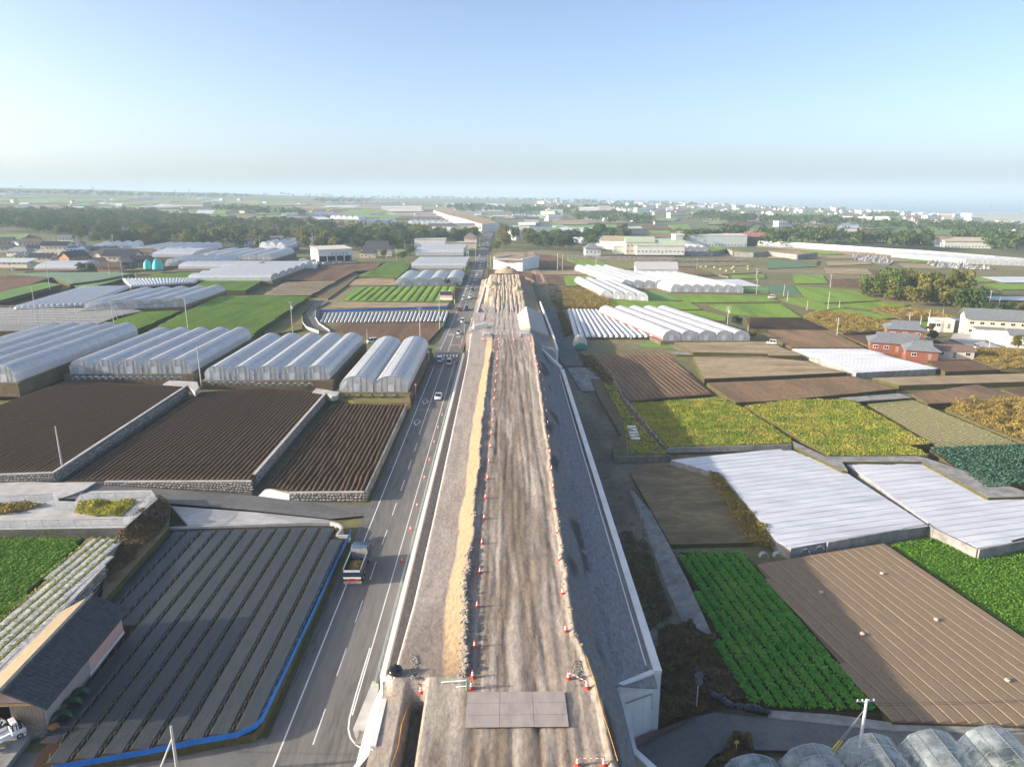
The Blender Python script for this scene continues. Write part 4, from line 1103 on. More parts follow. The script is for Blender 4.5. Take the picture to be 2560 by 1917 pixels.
stone_wall('dark shaded retaining wall below the white mulch beds', xy(zW, C(1, -20, 1170)), xy(zW, C(1, 592, 528)), .8, .8, zW + .05, zW + .05, .7, face=1, cap=True)
weeds('weedy_slope', 'weeds hanging over the shaded slope beside the black field', [(p.x, p.y) for p in FP(2.6, C(1, 600, 520), C(1, 700, 330), C(1, 900, 160), C(1, 960, 190), C(1, 930, 300), C(1, 620, 640))], lambda x, y: lerp(1.3, 3.6, sstep(-50, -58, x)), 5200, .8, .35, leaf_dry, 2.0)
field('weedy_bank', FP(2.2, C(1, 590, 530), C(1, 720, 320), C(1, 890, 150), C(1, 960, 185), C(1, 945, 315), C(1, 570, 735)), weedy_dark)
# basin with wire fence
zN = 3.9
bas = FP(zN, C(1, -260, 120), C(1, 60, 118), C(1, 320, 122), C(1, 330, 160), C(1, 420, 165), C(1, 450, 130), C(1, 520, 105), C(1, 850, 100), C(1, 885, 150), C(1, 700, 312), C(1, 0, 322), C(1, -260, 325))
field('basin_rim', bas, concrete, 2.5, wall_dark)
weeds('basin_weeds', 'green and yellow weeds inside the fenced basin', [(p.x, p.y) for p in FP(zN, C(1, 420, 230), C(1, 450, 175), C(1, 770, 162), C(1, 690, 250), C(1, 520, 252))], zN, 2600, .9, .4, leaf_weed2, 2.0)
weeds('basin_weeds', 'dry yellow weeds at the outer end of the fenced basin', [(p.x, p.y) for p in FP(zN, C(1, -250, 190), C(1, 150, 180), C(1, 260, 185), C(1, 60, 240), C(1, -250, 250))], zN, 2600, .9, .4, leaf_weed, 2.0)
link_m = film_mat('chain_link', (0.62, 0.66, 0.68), .72, .2, .5)
def mesh_fence(lab, line, z, h=1.2, step=2.4):
    r = thing('wire_fence', lab, 'fence', (line[0][0], line[0][1], z)); o0 = Vector((line[0][0], line[0][1], 0))
    pm_ = MB(); pm_.tube((0, 0, 0), (0, 0, h + .03), .035, n=6); me = pm_.mesh('post', steel)
    for a, b in zip(line[:-1], line[1:]):
        a, b = Vector((*a, 0)) - o0, Vector((*b, 0)) - o0; k = max(1, round((b - a).length / step))
        for i in range(k):
            o = link('post', me, r); o.location = a.lerp(b, i / k)
        mb = MB(); mb.quad(a + Vector((0, 0, .08)), b + Vector((0, 0, .08)), b + Vector((0, 0, h)), a + Vector((0, 0, h))); mb.build('mesh_panel', link_m, r)
        mb = MB(); mb.bar(a + Vector((0, 0, h)), b + Vector((0, 0, h)), .05); mb.build('top_rail', steel, r)
    return r
mesh_fence('galvanised wire fence around the near rim of the weedy basin', [xy(zN, q) for q in (C(1, -260, 318), C(1, 60, 315), C(1, 690, 302), C(1, 850, 150), C(1, 835, 150), C(1, 460, 158), C(1, 420, 215), C(1, 300, 215))], zN)
mesh_fence('galvanised wire fence between the concrete drive and the basin', [xy(zN, q) for q in (C(1, -260, 172), C(1, 60, 172), C(1, 300, 160), C(1, 325, 165))], zN)
# --- right-hand plots
zG = -4.6
gz = FP(zG, C(3, 940, 448), C(3, 1300, 455), C(4, 0, 605), C(4, 330, 980), C(4, 640, 1355), C(4, 350, 1345), C(4, 40, 1335), C(3, 1330, 1300), C(3, 1130, 920))
fgr = field('leafy_field', gz, soil_dark)
gd = (P(*C(4, 560, 1240), zG) - P(*C(4, 0, 600), zG))
rr, d_, n_ = rows(fgr, gz, gd, 1.55, 1.2, .14, zG, soil_dark, 'ridge', .03, .3, 5)
for o_, s, t0, t1 in rr: leaf_row(fgr, d_, n_, s, t0, t1, zG + .1, leaf_bright, 150, 1.12, .45, .34, plants=.34)
bz = FP(-4.3, C(4, -10, 505), C(4, 650, 398), C(4, 1438, 930), C(4, 1700, 1110), C(4, 1700, 1440), C(4, 1300, 1420), C(4, 700, 1402), C(4, 0, 610), C(3, 1370, 520))
fbr = field('ridged_brown_field', bz, mat('soil_ridged', (0.16, 0.118, 0.082), (0.20, 0.15, 0.105), 2.5, .95, .03, 7), 1.2)
gd2 = (P(*C(4, 1438, 1235), -4.3) - P(*C(4, 390, 440), -4.3))
rows(fbr, bz, gd2, 1.62, 1.54, .15, -4.3, ridge_brown, 'ridge', .02, .25, 2.0, .3, top=.86)
for i, q in enumerate(((-20, 480), (60, 478), (210, 455), (292, 440))): half_pipe(nth(i) + ' grey hoop lying on the verge above the brown ridged field', 'hoops above the brown field', P(*C(4, *q), -4.3), .75, .8)
for q in ((640, 572), (300, 678), (945, 832), (530, 912), (1345, 1172)):
    bag(P(*C(4, *q), -4.15), .33, 'small pale soil sack lying between ridges of the brown field', 'soil sacks on the brown field', mat('pale_sack', (0.5, 0.44, 0.36)), 'soil_sack')
cz2 = FP(-5.0, C(4, 690, 408), C(4, 935, 372), C(4, 1185, 500), C(4, 1500, 425), C(4, 1700, 500), C(4, 1700, 1080), C(4, 1438, 925))
fcr2 = field('carrot_field', cz2, crop_g)
rr, d_, n_ = rows(fcr2, cz2, gd2, .9, .75, .2, -5.0, crop_g, 'ridge', .05, .2, 3)
for o_, s, t0, t1 in rr: leaf_row(fcr2, d_, n_, s, t0, t1, -5.0, leaf_carrot, 60, 1.0, .42, .33)
zS = -3.2
def sheet_field(lab, z, pts, d, sp, m_=sheet_white, nm='sheet_field'):
    w = FP(z, *pts); f = field(nm, w, m_, 2.2, concrete_old)
    rows(f, w, d, sp, sp * .95, .13, z, m_, 'sheet_strip', .04, .1, 4.0, .35, top=.84)
    return f
w1 = [B(3, 1370, 1275), B(4, 0, 1192), B(4, 210, 1192), B(4, 655, 1372), C(4, 885, 290), C(4, 130, 428), C(4, 50, 392), C(3, 1170, 0), B(3, 1700, 1370)]
w2 = [B(4, 675, 1312), B(4, 1330, 1302), C(4, 1215, 148), C(4, 1500, 140), C(4, 1700, 180), C(4, 1700, 300), C(4, 1438, 365), C(4, 1182, 428), C(4, 940, 318)]
sheet_field('a', zS, w1, (P(*B(4, 0, 1500), zS) - P(*B(4, 520, 1440), zS)), 1.9)
sheet_field('b', zS, w2, (P(*B(4, 1500, 1650), zS) - P(*B(4, 1000, 1560 + 150), zS)), 1.9)
wall_run('field_wall', 'concrete wall below the white sheeted field over the carrots', 'wall', [xy(zS, C(4, 330, 395)), xy(zS, C(4, 905, 290)), xy(zS, C(4, 938, 318)), xy(zS, C(4, 1180, 434)), xy(zS, C(4, 1500, 372))], zS + .12, -5.6, .3, concrete_old, side=1, part='wall_panel')
zb = FP(-2.9, B(4, 1395, 1185), B(4, 2208, 1150), B(4, 2600, 1180), B(4, 2600, 1480), B(4, 2208, 1495), B(4, 1880, 1535))
fbc = field('broccoli_field', zb, soil_dark)
rr, d_, n_ = rows(fbc, zb, (P(*B(4, 1700, 1310), -2.9) - P(*B(4, 2208, 1290), -2.9)), 1.1, .7, .12, -2.9, soil_dark, 'ridge', .03, .2, 5)
for o_, s, t0, t1 in rr: leaf_row(fbc, d_, n_, s, t0, t1, -2.9, leaf_brocc, 26, 1.0, .6, .5, plants=.6)
# rough grass plots
zg = -2.9
g1 = FP(zg, B(3, 1015, 792), B(3, 1330, 772), B(3, 1780, 745), B(3, 2000, 830), B(4, 200, 1105), B(4, 200, 1138), B(3, 1345, 1165))
g2 = FP(zg + .3, B(3, 2010, 815), B(3, 2208, 788), B(4, 250, 755), B(4, 720, 765), B(4, 1400, 1140), B(4, 1220, 1150), B(4, 1385, 1240), B(4, 510, 1242), B(4, 440, 1190))
for g, lab in ((g1, 'yellow green rough grass on the plot behind the retaining wall'), (g2, 'bright yellowing grass on the plot next to the seedling rows')):
    f = field('grass_field', g, grass_mat)
    weeds('rough_grass', lab, [(p.x, p.y) for p in g], g[0].z, 34000, .55, .34, leaf_weed2, 3.5, 'grass')
    weeds('rough_grass', lab.replace('grass on', 'tufts on'), [(p.x, p.y) for p in g], g[0].z, 7000, .7, .32, leaf_carrot, 5.0, 'grass')
def plain(name, m_, z, pts, depth=1.8, side=None): return field(name, FP(z, *pts) if z is not None else [G(*q, .25) for q in pts], m_, depth, side)
f = plain('seedling_field', mat('soil_seed', (0.25, 0.20, 0.135), (0.22, 0.23, 0.10), .9, .95, .05, 5), -2.7, [B(4, 860, 792), B(4, 1250, 757), B(4, 2170, 1140), B(4, 1480, 1168)])
pz = FP(-2.7, B(4, 860, 792), B(4, 1250, 757), B(4, 2170, 1140), B(4, 1480, 1168))
rr, d_, n_ = rows(f, pz, (P(*B(4, 2170, 1140), -2.7) - P(*B(4, 1250, 757), -2.7)), 1.3, .9, .10, -2.7, MATS['soil_seed'], 'ridge', .03, .4, 4)
for o_, s, t0, t1 in rr: leaf_row(f, d_, n_, s, t0, t1, -2.7, leaf_pale, 5, .5, .22, .3)
f = plain('brown_field', soil_red, -3.2, [B(3, 592, 338), B(3, 1310, 325), B(3, 1720, 708), B(3, 1300, 742), B(3, 1010, 772)])
rows(f, FP(-3.2, B(3, 592, 338), B(3, 1310, 325), B(3, 1720, 708), B(3, 1010, 772)), (P(*B(3, 1640, 660), -3.2) - P(*B(3, 1200, 330), -3.2)), 1.6, 1.1, .08, -3.2, soil_brown, 'ridge', .05, 1.2, 4)
f = plain('straw_field', soil_straw, -1.8, [B(3, 1560, 385), B(3, 2208, 392), B(4, 300, 420), B(4, 680, 520), B(4, 0, 552), B(3, 1660, 575)])
plain('straw_field', soil_straw, -1.5, [B(3, 1400, 262), B(3, 2208, 255), B(4, 290, 375), B(4, 0, 375), B(3, 2208, 360), B(3, 1560, 345)])
f = plain('brown_field', soil_brown, -2.4, [B(3, 1680, 610), B(3, 2208, 588), B(4, 730, 550), B(4, 1110, 662), B(4, 480, 725), B(4, 0, 768), B(3, 1930, 778)])
rows(f, FP(-2.4, B(3, 1680, 610), B(3, 2208, 588), B(4, 730, 550), B(4, 1110, 662), B(4, 0, 768), B(3, 1930, 778)), (P(*B(4, 800, 560), -2.4) - P(*B(3, 1750, 620), -2.4)), 2.4, 1.4, .07, -2.4, soil_brown, 'ridge', .05, 1, 5)
plain('tan_field', soil_tan, -2.2, [B(4, 900, 568), B(4, 2208, 528), B(4, 2600, 520), B(4, 2600, 600), B(4, 2208, 600), B(4, 1130, 632)])
plain('brown_field', soil_brown, -2.3, [B(4, 1240, 705), B(4, 1800, 622), B(4, 2200, 748), B(4, 1380, 790)])
plain('brown_field', soil_red, -2.3, [B(4, 2010, 662), B(4, 2208, 655), B(4, 2600, 650), B(4, 2600, 740), B(4, 2208, 740)])
sheet_field('c', -1.6, [B(4, 190, 312), B(4, 830, 318), B(4, 1450, 490), B(4, 760, 525)], (P(*B(4, 1350, 480), -1.6) - P(*B(4, 700, 320), -1.6)), 2.4)
f = plain('brown_field', soil_brown, -1.2, [B(4, 0, 152), B(4, 535, 156), B(4, 830, 308), B(4, 200, 308), B(4, 0, 190)])
rows(f, FP(-1.2, B(4, 0, 152), B(4, 535, 156), B(4, 830, 308), B(4, 200, 308)), (P(*B(4, 700, 300), -1.2) - P(*B(4, 300, 158), -1.2)), 1.9, 1.3, .1, -1.2, soil_brown, 'ridge', .03, .5, 6)
plain('brown_field', soil_dark, -1.0, [B(4, -160, 48), B(4, 290, 50), B(4, 525, 148), B(4, 0, 148), B(4, -160, 140)])
plain('brown_field', soil_red, -1.2, [B(4, 645, 198), B(4, 1200, 188), B(4, 1010, 300), B(4, 890, 300)])
plain('brown_field', soil_red, -1.9, [B(4, 1360, 425), B(4, 1740, 405), B(4, 2000, 495), B(4, 1530, 515)])
plain('brown_field', soil_brown, -1.2, [B(4, 1440, 250), B(4, 1560, 240), B(4, 1750, 320), B(4, 1480, 320)])
plain('dry_field', dry_grass, -4.4, [C(3, 660, 0), C(3, 850, -60), C(3, 1100, 0), C(3, 1340, 395), C(3, 890, 405)])
plain('grass_field', grass_mat, -3.3, [B(3, 630, 225), B(3, 870, 215), B(3, 1100, 305), B(3, 620, 320)])
plain('grass_field', crop_g2, -2.9, [B(3, 1040, 230), B(3, 1220, 215), B(3, 1420, 320), B(3, 1110, 300)])
lanes = [[B(3, 1345, 345), B(3, 1540, 342), B(3, 2208, 372), B(4, 0, 375), B(4, 0, 390), B(3, 2208, 392), B(3, 1420, 365)], [B(3, 1290, 230), B(3, 1400, 260), B(3, 1530, 345), B(3, 1440, 335)], [B(4, 210, 1110), B(4, 500, 1245), B(4, 1280, 1240), B(4, 1380, 1262), B(4, 2208, 1540), B(4, 2208, 1590), B(4, 1900, 1600), B(4, 1330, 1290), B(4, 640, 1290), B(4, 690, 1370), B(4, 640, 1365), B(4, 230, 1160)], [B(4, 610, 740), B(4, 1130, 700), B(4, 1240, 740), B(4, 780, 770)]]
for l_ in lanes: plain('side_lane', concrete_old, -2.55, l_, .6)
# dark strip, retaining walls, channels at the foot of the embankment
plain('dirt_track', weedy_dark, -5.1, [B(3, 470, 480), B(3, 600, 480), B(3, 860, 900), B(3, 1010, 1100), B(3, 870, 1250), B(3, 860, 1400), B(3, 1000, 1650), B(3, 780, 1650), B(3, 640, 1100), B(3, 500, 700)], .5)
zt = -3.4
plain('weedy_bank', weedy_dark, zt, [B(3, 590, 400), B(3, 700, 420), B(3, 880, 600), B(3, 1345, 1240), B(3, 880, 1250), B(3, 860, 1180), B(3, 940, 1060), B(3, 760, 760)], 2.0)
wall_run('field_wall', 'dark stone wall at the end of the weedy bank', 'wall', [xy(zt, B(3, 875, 1255)), xy(zt, B(3, 1375, 1240))], zt + .1, -5.8, .4, wall_dark, cap=.1, side=1, part='wall_panel')
wall_run('field_wall', 'shaded concrete wall behind the white sheeted field', 'wall', [xy(zg, B(3, 1350, 1172)), xy(zg, B(4, 200, 1145))], zg + .2, -4, .3, concrete_old, side=1, part='wall_panel')
weeds('weeds', 'rusty brown and yellow weeds on the bank beside the brown field', [(p.x, p.y) for p in FP(zt, B(3, 560, 370), B(3, 690, 390), B(3, 880, 590), B(3, 830, 640), B(3, 620, 480))], zt, 2200, 1.5, .5, leaf_dry, 2.5)
weeds('weeds', 'green weeds along the rusty rail of the bank', [(p.x, p.y) for p in FP(zt, B(3, 780, 600), B(3, 880, 610), B(3, 960, 800), B(3, 1080, 960), B(3, 1340, 1230), B(3, 1000, 1230), B(3, 960, 950))], zt, 3500, .9, .45, leaf_weed2, 2.5)
mesh_fence('rusty pipe rail fence bordering the green grass plot', [xy(zt, q) for q in (B(3, 870, 580), B(3, 950, 740), B(3, 1110, 930), B(3, 1350, 1225))], zt, .9)
slab = thing('concrete_slab', 'leaning concrete slope face beside the leafy field', 'retaining slope', P(*C(3, 700, 190), -5.2))
o0 = slab.location
q = [P(*C(3, x, y), z) - o0 for x, y, z in ((640, 80, -5.2), (930, 820, -5.6), (1130, 925, -4.5), (1000, 640, -4.3), (880, 400, -4.2), (780, 220, -4.1), (680, 105, -4.2))]
mb = MB(); mb.poly(q); mb.poly([p + Vector((.05, 0, -.5)) for p in q][::-1]); mb.build('slope_face', concrete_old, slab)
mb = MB(); mb.bar(q[0], q[1], .3, .2); mb.build('toe_kerb', concrete, slab)
plain('path', concrete_old, -5.45, [C(3, 530, 230), C(3, 690, 210), C(3, 850, 680), C(3, 720, 715)], .3)
plain('path', concrete_old, -5.5, [C(3, 720, 800), C(3, 900, 810), C(3, 910, 920), C(3, 760, 950)], .3)
weeds('weeds', 'dry brown weeds on the shaded slope below the retaining wall', [(p.x, p.y) for p in FP(-5.3, C(3, 820, 900), C(3, 1000, 850), C(3, 1130, 950), C(3, 1300, 1290), C(3, 1100, 1330), C(3, 680, 1530), C(3, 800, 1280))], lambda x, y: -5.2 + .6 * mnoise.noise(Vector((x / 5, y / 5, 0))), 15000, 1.3, .42, leaf_dry, 2.5)
weeds('weeds', 'short dry growth along the foot of the long retaining wall', [(p.x, p.y) for p in FP(-5.3, C(3, 540, 250), C(3, 700, 240), C(3, 900, 800), C(3, 760, 900), C(3, 640, 560))], -5.35, 6000, .35, .4, leaf_dry, 2.5)
weeds('weeds', 'orange dry grass fringe at the edge of the white sheeted field', [(p.x, p.y) for p in FP(-3.6, C(3, 1100, 0), C(3, 1170, 20), C(3, 1438, 310), C(4, 80, 400), C(3, 1340, 395))], -4.2, 5200, 1.4, .4, leaf_weed, 2.5)
weeds('weeds', 'bushy dry weeds on the traffic island beside the lane mirror', [(p.x, p.y) for p in FP(-4.7, Q(1650, 1277), Q(1840, 1100), Q(1900, 950), Q(2090, 1000), Q(2190, 1277))], -4.75, 2600, 2.0, .4, leaf_dry, 2.0)
poly_sheet('net_edge', [P(*Q(x, y), z) for x, y, z in ((720, 970, -3.9), (1080, 830, -3.9), (1480, 670, -3.9), (1480, 710, -4.7), (1080, 900, -4.7), (730, 1080, -4.7))], mat('red_net', (0.22, 0.13, 0.11), (0.16, 0.11, 0.10), 4, .9))
# pipe bundle on the track
pb_ = thing('pipe_stack', 'stack of five white plastic pipes lying on the shaded track', 'pipe stack', P(*B(3, 1030, 1112), -3.35))
v1 = P(*B(3, 988, 985), -3.35) - pb_.location
for i in range(5):
    t0 = v1 * (i / 5); mb = MB(); mb.tube(t0 + Vector((0, .6, .35)), t0 + Vector((2.1, .6, .35)), .34, n=10); mb.build('pipe', white_paint, pb_)
# yellow weeds and shrubs on the right
def yweeds(lab, z, pts, n, h, s=.7, m_=leaf_weed, cl=3.0):
    pp = FP(z, *pts) if z is not None else [G(*q) for q in pts]
    zf = z if z is not None else (lambda x, y: T(x, y))
    field('weedy_ground', [Vector((p.x, p.y, p.z + .05)) for p in pp], weedy_dark, 1.0)
    return weeds('tall_weeds', lab, [(p.x, p.y) for p in pp], zf, int(n * 2.6), h, s * .62, m_, cl)
yweeds('tall golden weeds behind the retaining wall of the triangular brown plot', -2.3, [B(4, 1530, 835), B(4, 1700, 790), B(4, 1930, 765), B(4, 2208, 770), B(4, 2600, 780), B(4, 2600, 1130), B(4, 2208, 1120), B(4, 1900, 1000)], 9000, 2.6)
yweeds('golden weeds between the brown outbuilding and the kei truck', -1.7, [B(4, 1690, 340), B(4, 1900, 330), B(4, 2208, 340), B(4, 2600, 350), B(4, 2600, 500), B(4, 2208, 500), B(4, 2010, 490), B(4, 1760, 400)], 6500, 2.0)
yweeds('reddish gold weeds on the long bank between green and brown fields', -.9, [B(4, 300, 40), B(4, 460, 0), B(4, 700, 20), B(4, 1000, 80), B(4, 1150, 160), B(4, 650, 188), B(4, 540, 150)], 7500, 1.9, .8, leaf_weed)
yweeds('golden reeds in front of the dark grove', -.6, [A(4, 900, 1150), A(4, 1000, 1135), A(4, 1300, 1160), A(4, 1700, 1240), A(4, 2208, 1230), A(4, 2600, 1220), A(4, 2600, 1300), A(4, 1900, 1330), A(4, 1700, 1270), A(4, 1400, 1230), A(4, 1150, 1220)], 6500, 1.8, .9)
yweeds('dense golden shrubs beside the low tunnels', -1.6, [A(3, 430, 1030), A(3, 470, 1000), A(3, 640, 1000), A(3, 760, 1020), A(3, 900, 1150), A(3, 880, 1155), A(3, 440, 1145)], 5200, 3.2, .9)
yweeds('scrub along the lane beside the golden shrubs', -2.0, [A(3, 320, 990), A(3, 430, 1020), A(3, 440, 1140), A(3, 520, 1340), A(3, 450, 1380), A(3, 380, 1150), A(3, 330, 1080)], 3200, 1.6, .7, leaf_dry)
# ------------------------------------------------------------------ greenhouses
red_skirt = mat('red_skirt', (0.34, 0.15, 0.13), rough=.6)
GARC = 12
def arch_pt(t, eave, rise):
    """t 0..1 across one span; slightly pointed arch"""
    u = abs(2 * t - 1)
    return eave + rise * (math.sqrt(max(0.0, 1 - u ** 2.1)) * .86 + (1 - u) * .14)
def greenhouse(lab, FL, FR, BL, n, eave=1.6, ridge=4.0, m_=None, hoops=3.0, group=None, gable=None, skirt=None, name='greenhouse', door=True, cat='greenhouse', panes=False):
    m_ = m_ or film; gable = gable or film_old
    r = thing(name, lab, cat, FL, 0, group)
    FL, FR, BL = Vector(FL), Vector(FR), Vector(BL)
    U = FR - FL; U.z = 0; Lv = BL - FL; Lv.z = 0
    ln = Lv.length; ld = Lv / ln; sw = U.length / n; ud = U / U.length
    kk = max(2, int(ln / 4.0))
    for s in range(n):
        mb = MB(); vs = []
        for j in range(kk + 1):
            y = ln * j / kk
            for i in range(GARC + 1):
                t = i / GARC
                z = arch_pt(t, eave, ridge - eave) + 0.035 * mnoise.noise(Vector((s * 3 + t * 4, y / 2.0, FL.x)))
                p = ud * ((s + 0.01 + t * .98) * sw) + ld * y
                vs.append((p.x, p.y, z))
        k = GARC + 1
        mb.add(vs, [(j * k + i, j * k + i + 1, (j + 1) * k + i + 1, (j + 1) * k + i) for j in range(kk) for i in range(GARC)])
        mb.build('span_cover', m_, r, True)
        for y, nm in ((0.0, 'gable_end'), (ln, 'gable_end')):
            mb = MB(); ps = [ud * ((s + .012) * sw) + ld * y, ud * ((s + .988) * sw) + ld * y]
            pts = [(ps[0].x, ps[0].y, 0), (ps[1].x, ps[1].y, 0)]
            for i in range(GARC, -1, -1):
                t = i / GARC; p = ud * ((s + .012 + t * .976) * sw) + ld * y
                pts.append((p.x, p.y, arch_pt(t, eave, ridge - eave) - .02))
            mb.poly(pts); mb.build(nm, gable, r)
        if hoops:
            mb = MB(); y = 0.0; w = .05 if hoops > 2 else .04
            while y <= ln + .01:
                for i in range(0, GARC, 2):
                    a, b = [(ud * ((s + q) * sw) + ld * y) + Vector((0, 0, arch_pt(q, eave, ridge - eave) + .025)) for q in (i / GARC, (i + 2) / GARC)]
                    mb.bar(a, b, w)
                y += hoops
            for q in (.25, .5, .75):
                a = ud * ((s + q) * sw) + Vector((0, 0, arch_pt(q, eave, ridge - eave) + .03)); mb.bar(a, a + ld * ln, .045)
            for yy in (-.03, ln + .03):                                     # gable posts and rail
                for q in (.02, .22, .38, .62, .78, .98):
                    a = ud * ((s + q) * sw) + ld * yy; mb.bar(a, a + Vector((0, 0, arch_pt(q, eave, ridge - eave))), .06)
                a, b = ud * (s * sw) + ld * yy + Vector((0, 0, eave)), ud * ((s + 1) * sw) + ld * yy + Vector((0, 0, eave)); mb.bar(a, b, .07)
                for i in range(0, GARC, 2):
                    a, b = [(ud * ((s + q) * sw) + ld * yy) + Vector((0, 0, arch_pt(q, eave, ridge - eave))) for q in (i / GARC, (i + 2) / GARC)]
                    mb.bar(a, b, .07)
            stuff(mb.build('frame', steel, r))
        if door and hoops:
            mb = MB(); c = ud * ((s + .5) * sw) - ld * .06; q = ud * .75
            mb.quad(c - q + Vector((0, 0, .05)), c + q + Vector((0, 0, .05)), c + q + Vector((0, 0, 2.0)), c - q + Vector((0, 0, 2.0))); mb.build('door', m_, r)
        if s < n - 1:
            mb = MB(); a = ud * ((s + 1) * sw) + Vector((0, 0, eave - .02)); mb.bar(a, a + ld * ln, .22, .10); mb.build('gutter', wall_dark, r)
    for s in (0.0, 1.0):
        mb = MB(); a = ud * (s * sw * n) + ud * (.008 * sw * (1 - 2 * s))
        kz = 0.0 if skirt is None else .9
        for j in range(kk):
            p0, p1 = a + ld * (ln * j / kk), a + ld * (ln * (j + 1) / kk)
            mb.quad(p0 + Vector((0, 0, kz)), p1 + Vector((0, 0, kz)), p1 + Vector((0, 0, eave)), p0 + Vector((0, 0, eave)))
        mb.build('side_wall', m_, r)
        if skirt is not None:
            mb = MB(); mb.quad(a, a + ld * ln, a + ld * ln + Vector((0, 0, .88)), a + Vector((0, 0, .88))); mb.build('skirt', skirt, r)
    return r
def gh(lab, z, fl, fr, length, n, skew=0.0, **kw):
    """front base corners as pixels, running away from us for length metres along +y (skew = sideways drift)"""
    a, b = P(*fl, z), P(*fr, z)
    poly_sheet('greenhouse_ground', [(a.x - 1, a.y - 1.2, z - .02), (b.x + 1, b.y - 1.2, z - .02), (b.x + 1 + skew, b.y + length + 1, z - .02), (a.x - 1 + skew, a.y + length + 1, z - .02)], weedy_dark, thick=3.5)
    return greenhouse(lab, a, b, a + Vector((skew, length, 0)), n, **kw)
gh('twin arched white greenhouse right beside the main road', 2.2, B(2, 722, 688), B(2, 1312, 690), 53, 2, eave=1.7, ridge=4.3, hoops=2.2)
gh('five-span white greenhouse above the middle plowed terrace', 3.1, B(1, 1768, 590), B(2, 635, 583), 47, 5, eave=1.9, ridge=4.0, hoops=2.4)
gh('five-span white greenhouse above the upper plowed terrace', 4.3, B(1, 605, 535), B(1, 1648, 530), 48, 5, eave=2.0, ridge=4.1, hoops=2.4)
gh('tall white greenhouse on the dark stone terrace beside the upper plowed field', 5.6, B(1, -900, 595), B(1, 146, 606), 62, 5, eave=2.1, ridge=4.4, hoops=2.6)
gh('five-span white greenhouse with a red skirt behind the steel racks', 3.8, A(1, 730, 1158), A(1, 1602, 1128), 46, 5, eave=1.9, ridge=4.0, hoops=3, skirt=red_skirt)
# span axis across the view
def gh_x(lab, z, fl, fr, br, n, **kw):
    """ridges run sideways: front edge fl-fr, rising rows behind up to br"""
    a, b, c = P(*fl, z), P(*fr, z), P(*br, z)
    dpt = Vector((0, c.y - b.y, 0))
    poly_sheet('greenhouse_ground', [(a.x - 1, a.y - 1, z - .02), (b.x + 1, b.y - 1, z - .02), (b.x + 1, b.y + dpt.y + 1, z - .02), (a.x - 1, a.y + dpt.y + 1, z - .02)], weedy_dark, thick=3)
    return greenhouse(lab, b, b + dpt, Vector((a.x, b.y, z)), n, **kw)
gh_x('wide white greenhouse with six crosswise ridges beside the green plot', 3.6, A(1, 1680, 890), A(2, 130, 905), A(2, 215, 772), 6, eave=2.0, ridge=3.6, hoops=5)
gh_x('long single white tunnel behind the wide crosswise greenhouse', 3.8, A(1, 1412, 830), A(1, 2208, 800), A(1, 2208, 765), 1, eave=1.5, ridge=3.6, hoops=5)
gh('five narrow arched tunnels joined behind the long single tunnel', 3.8, A(1, 1425, 778), A(1, 1920, 765), 34, 5, eave=1.5, ridge=5.0, hoops=5)
gh('five-span white greenhouse before the wood and the vehicle workshop', 3.6, A(1, 1700, 722), A(2, 130, 725), 62, 5, eave=2.0, ridge=4.6, hoops=5)
gh('three small grey arched greenhouses beside the tile-roofed farmhouse', 3.6, A(2, 30, 632), A(2, 250, 640), 40, 3, eave=2.5, ridge=6.5, m_=film_old, hoops=6)
gh('six-span pale greenhouse with open gables before the bamboo', 4, A(1, 1160, 668), A(1, 1680, 668), 60, 6, eave=2.6, ridge=5.4, hoops=6)
gh('five-span pale greenhouse rising over the village roofs', 4, A(1, 760, 665), A(1, 1150, 655), 60, 4, skew=-20, eave=2.6, ridge=6.0, hoops=6)
gh_x('long white tunnel below the six-span pale greenhouse', 4, A(1, 1310, 700), A(1, 1660, 700), A(1, 1660, 655), 1, eave=2.2, ridge=4.6, hoops=6)
gh_x('long pale tunnel with a brown skirt beside the village hedge', 4, A(1, 235, 825), A(1, 660, 815), A(1, 660, 770), 1, eave=1.8, ridge=4.4, hoops=5, skirt=mat('brown_skirt', (0.35, 0.20, 0.12)))
gh('four arched white greenhouses behind the striped green field', .6, A(2, 1198, 948), A(2, 1770, 940), 42, 4, eave=2.0, ridge=4.6, hoops=3.5)
gh_x('flat white film house with crosswise ridges by the main road', .6, A(2, 1340, 800), A(2, 1812, 800), A(2, 1812, 735), 5, eave=2.4, ridge=3.9, hoops=6)
gh_x('long white film house in front of the flat-roofed depot', .6, A(2, 1375, 690), A(2, 1790, 688), A(2, 1790, 635), 2, eave=3.0, ridge=6.0, hoops=8)
# right side
gh('five-span white greenhouse with red skirts behind the straw field', -1.5, A(3, 1300, 1420), A(3, 2050, 1420), 62, 5, skew=-16, eave=1.5, ridge=3.9, hoops=3, skirt=red_skirt)
gh('four-span white greenhouse beside the golden shrubs', -1.2, A(3, 765, 1052), A(3, 1175, 1080), 62, 4, skew=-8, eave=1.7, ridge=4.4, hoops=4, skirt=red_skirt)
gh('four-span white greenhouse running up to the white barn', -.8, A(3, 940, 968), A(3, 1322, 972), 92, 4, skew=-18, eave=2.2, ridge=4.8, hoops=4)
gh('seven-span white greenhouse above the green paddies', -.6, A(3, 1370, 1000), A(3, 1995, 1008), 74, 7, skew=-20, eave=2.0, ridge=4.4, hoops=4)
gh('long many-ridged white greenhouse behind the cream workshop', 1.0, A(3, 1385, 655), A(3, 1690, 655), 150, 5, skew=-60, eave=2.5, ridge=5.5, hoops=8)
gh('many-ridged white greenhouse next to the white sheds', 1.0, A(3, 980, 640), A(3, 1280, 625), 110, 5, skew=-40, eave=2.5, ridge=5.5, hoops=8)
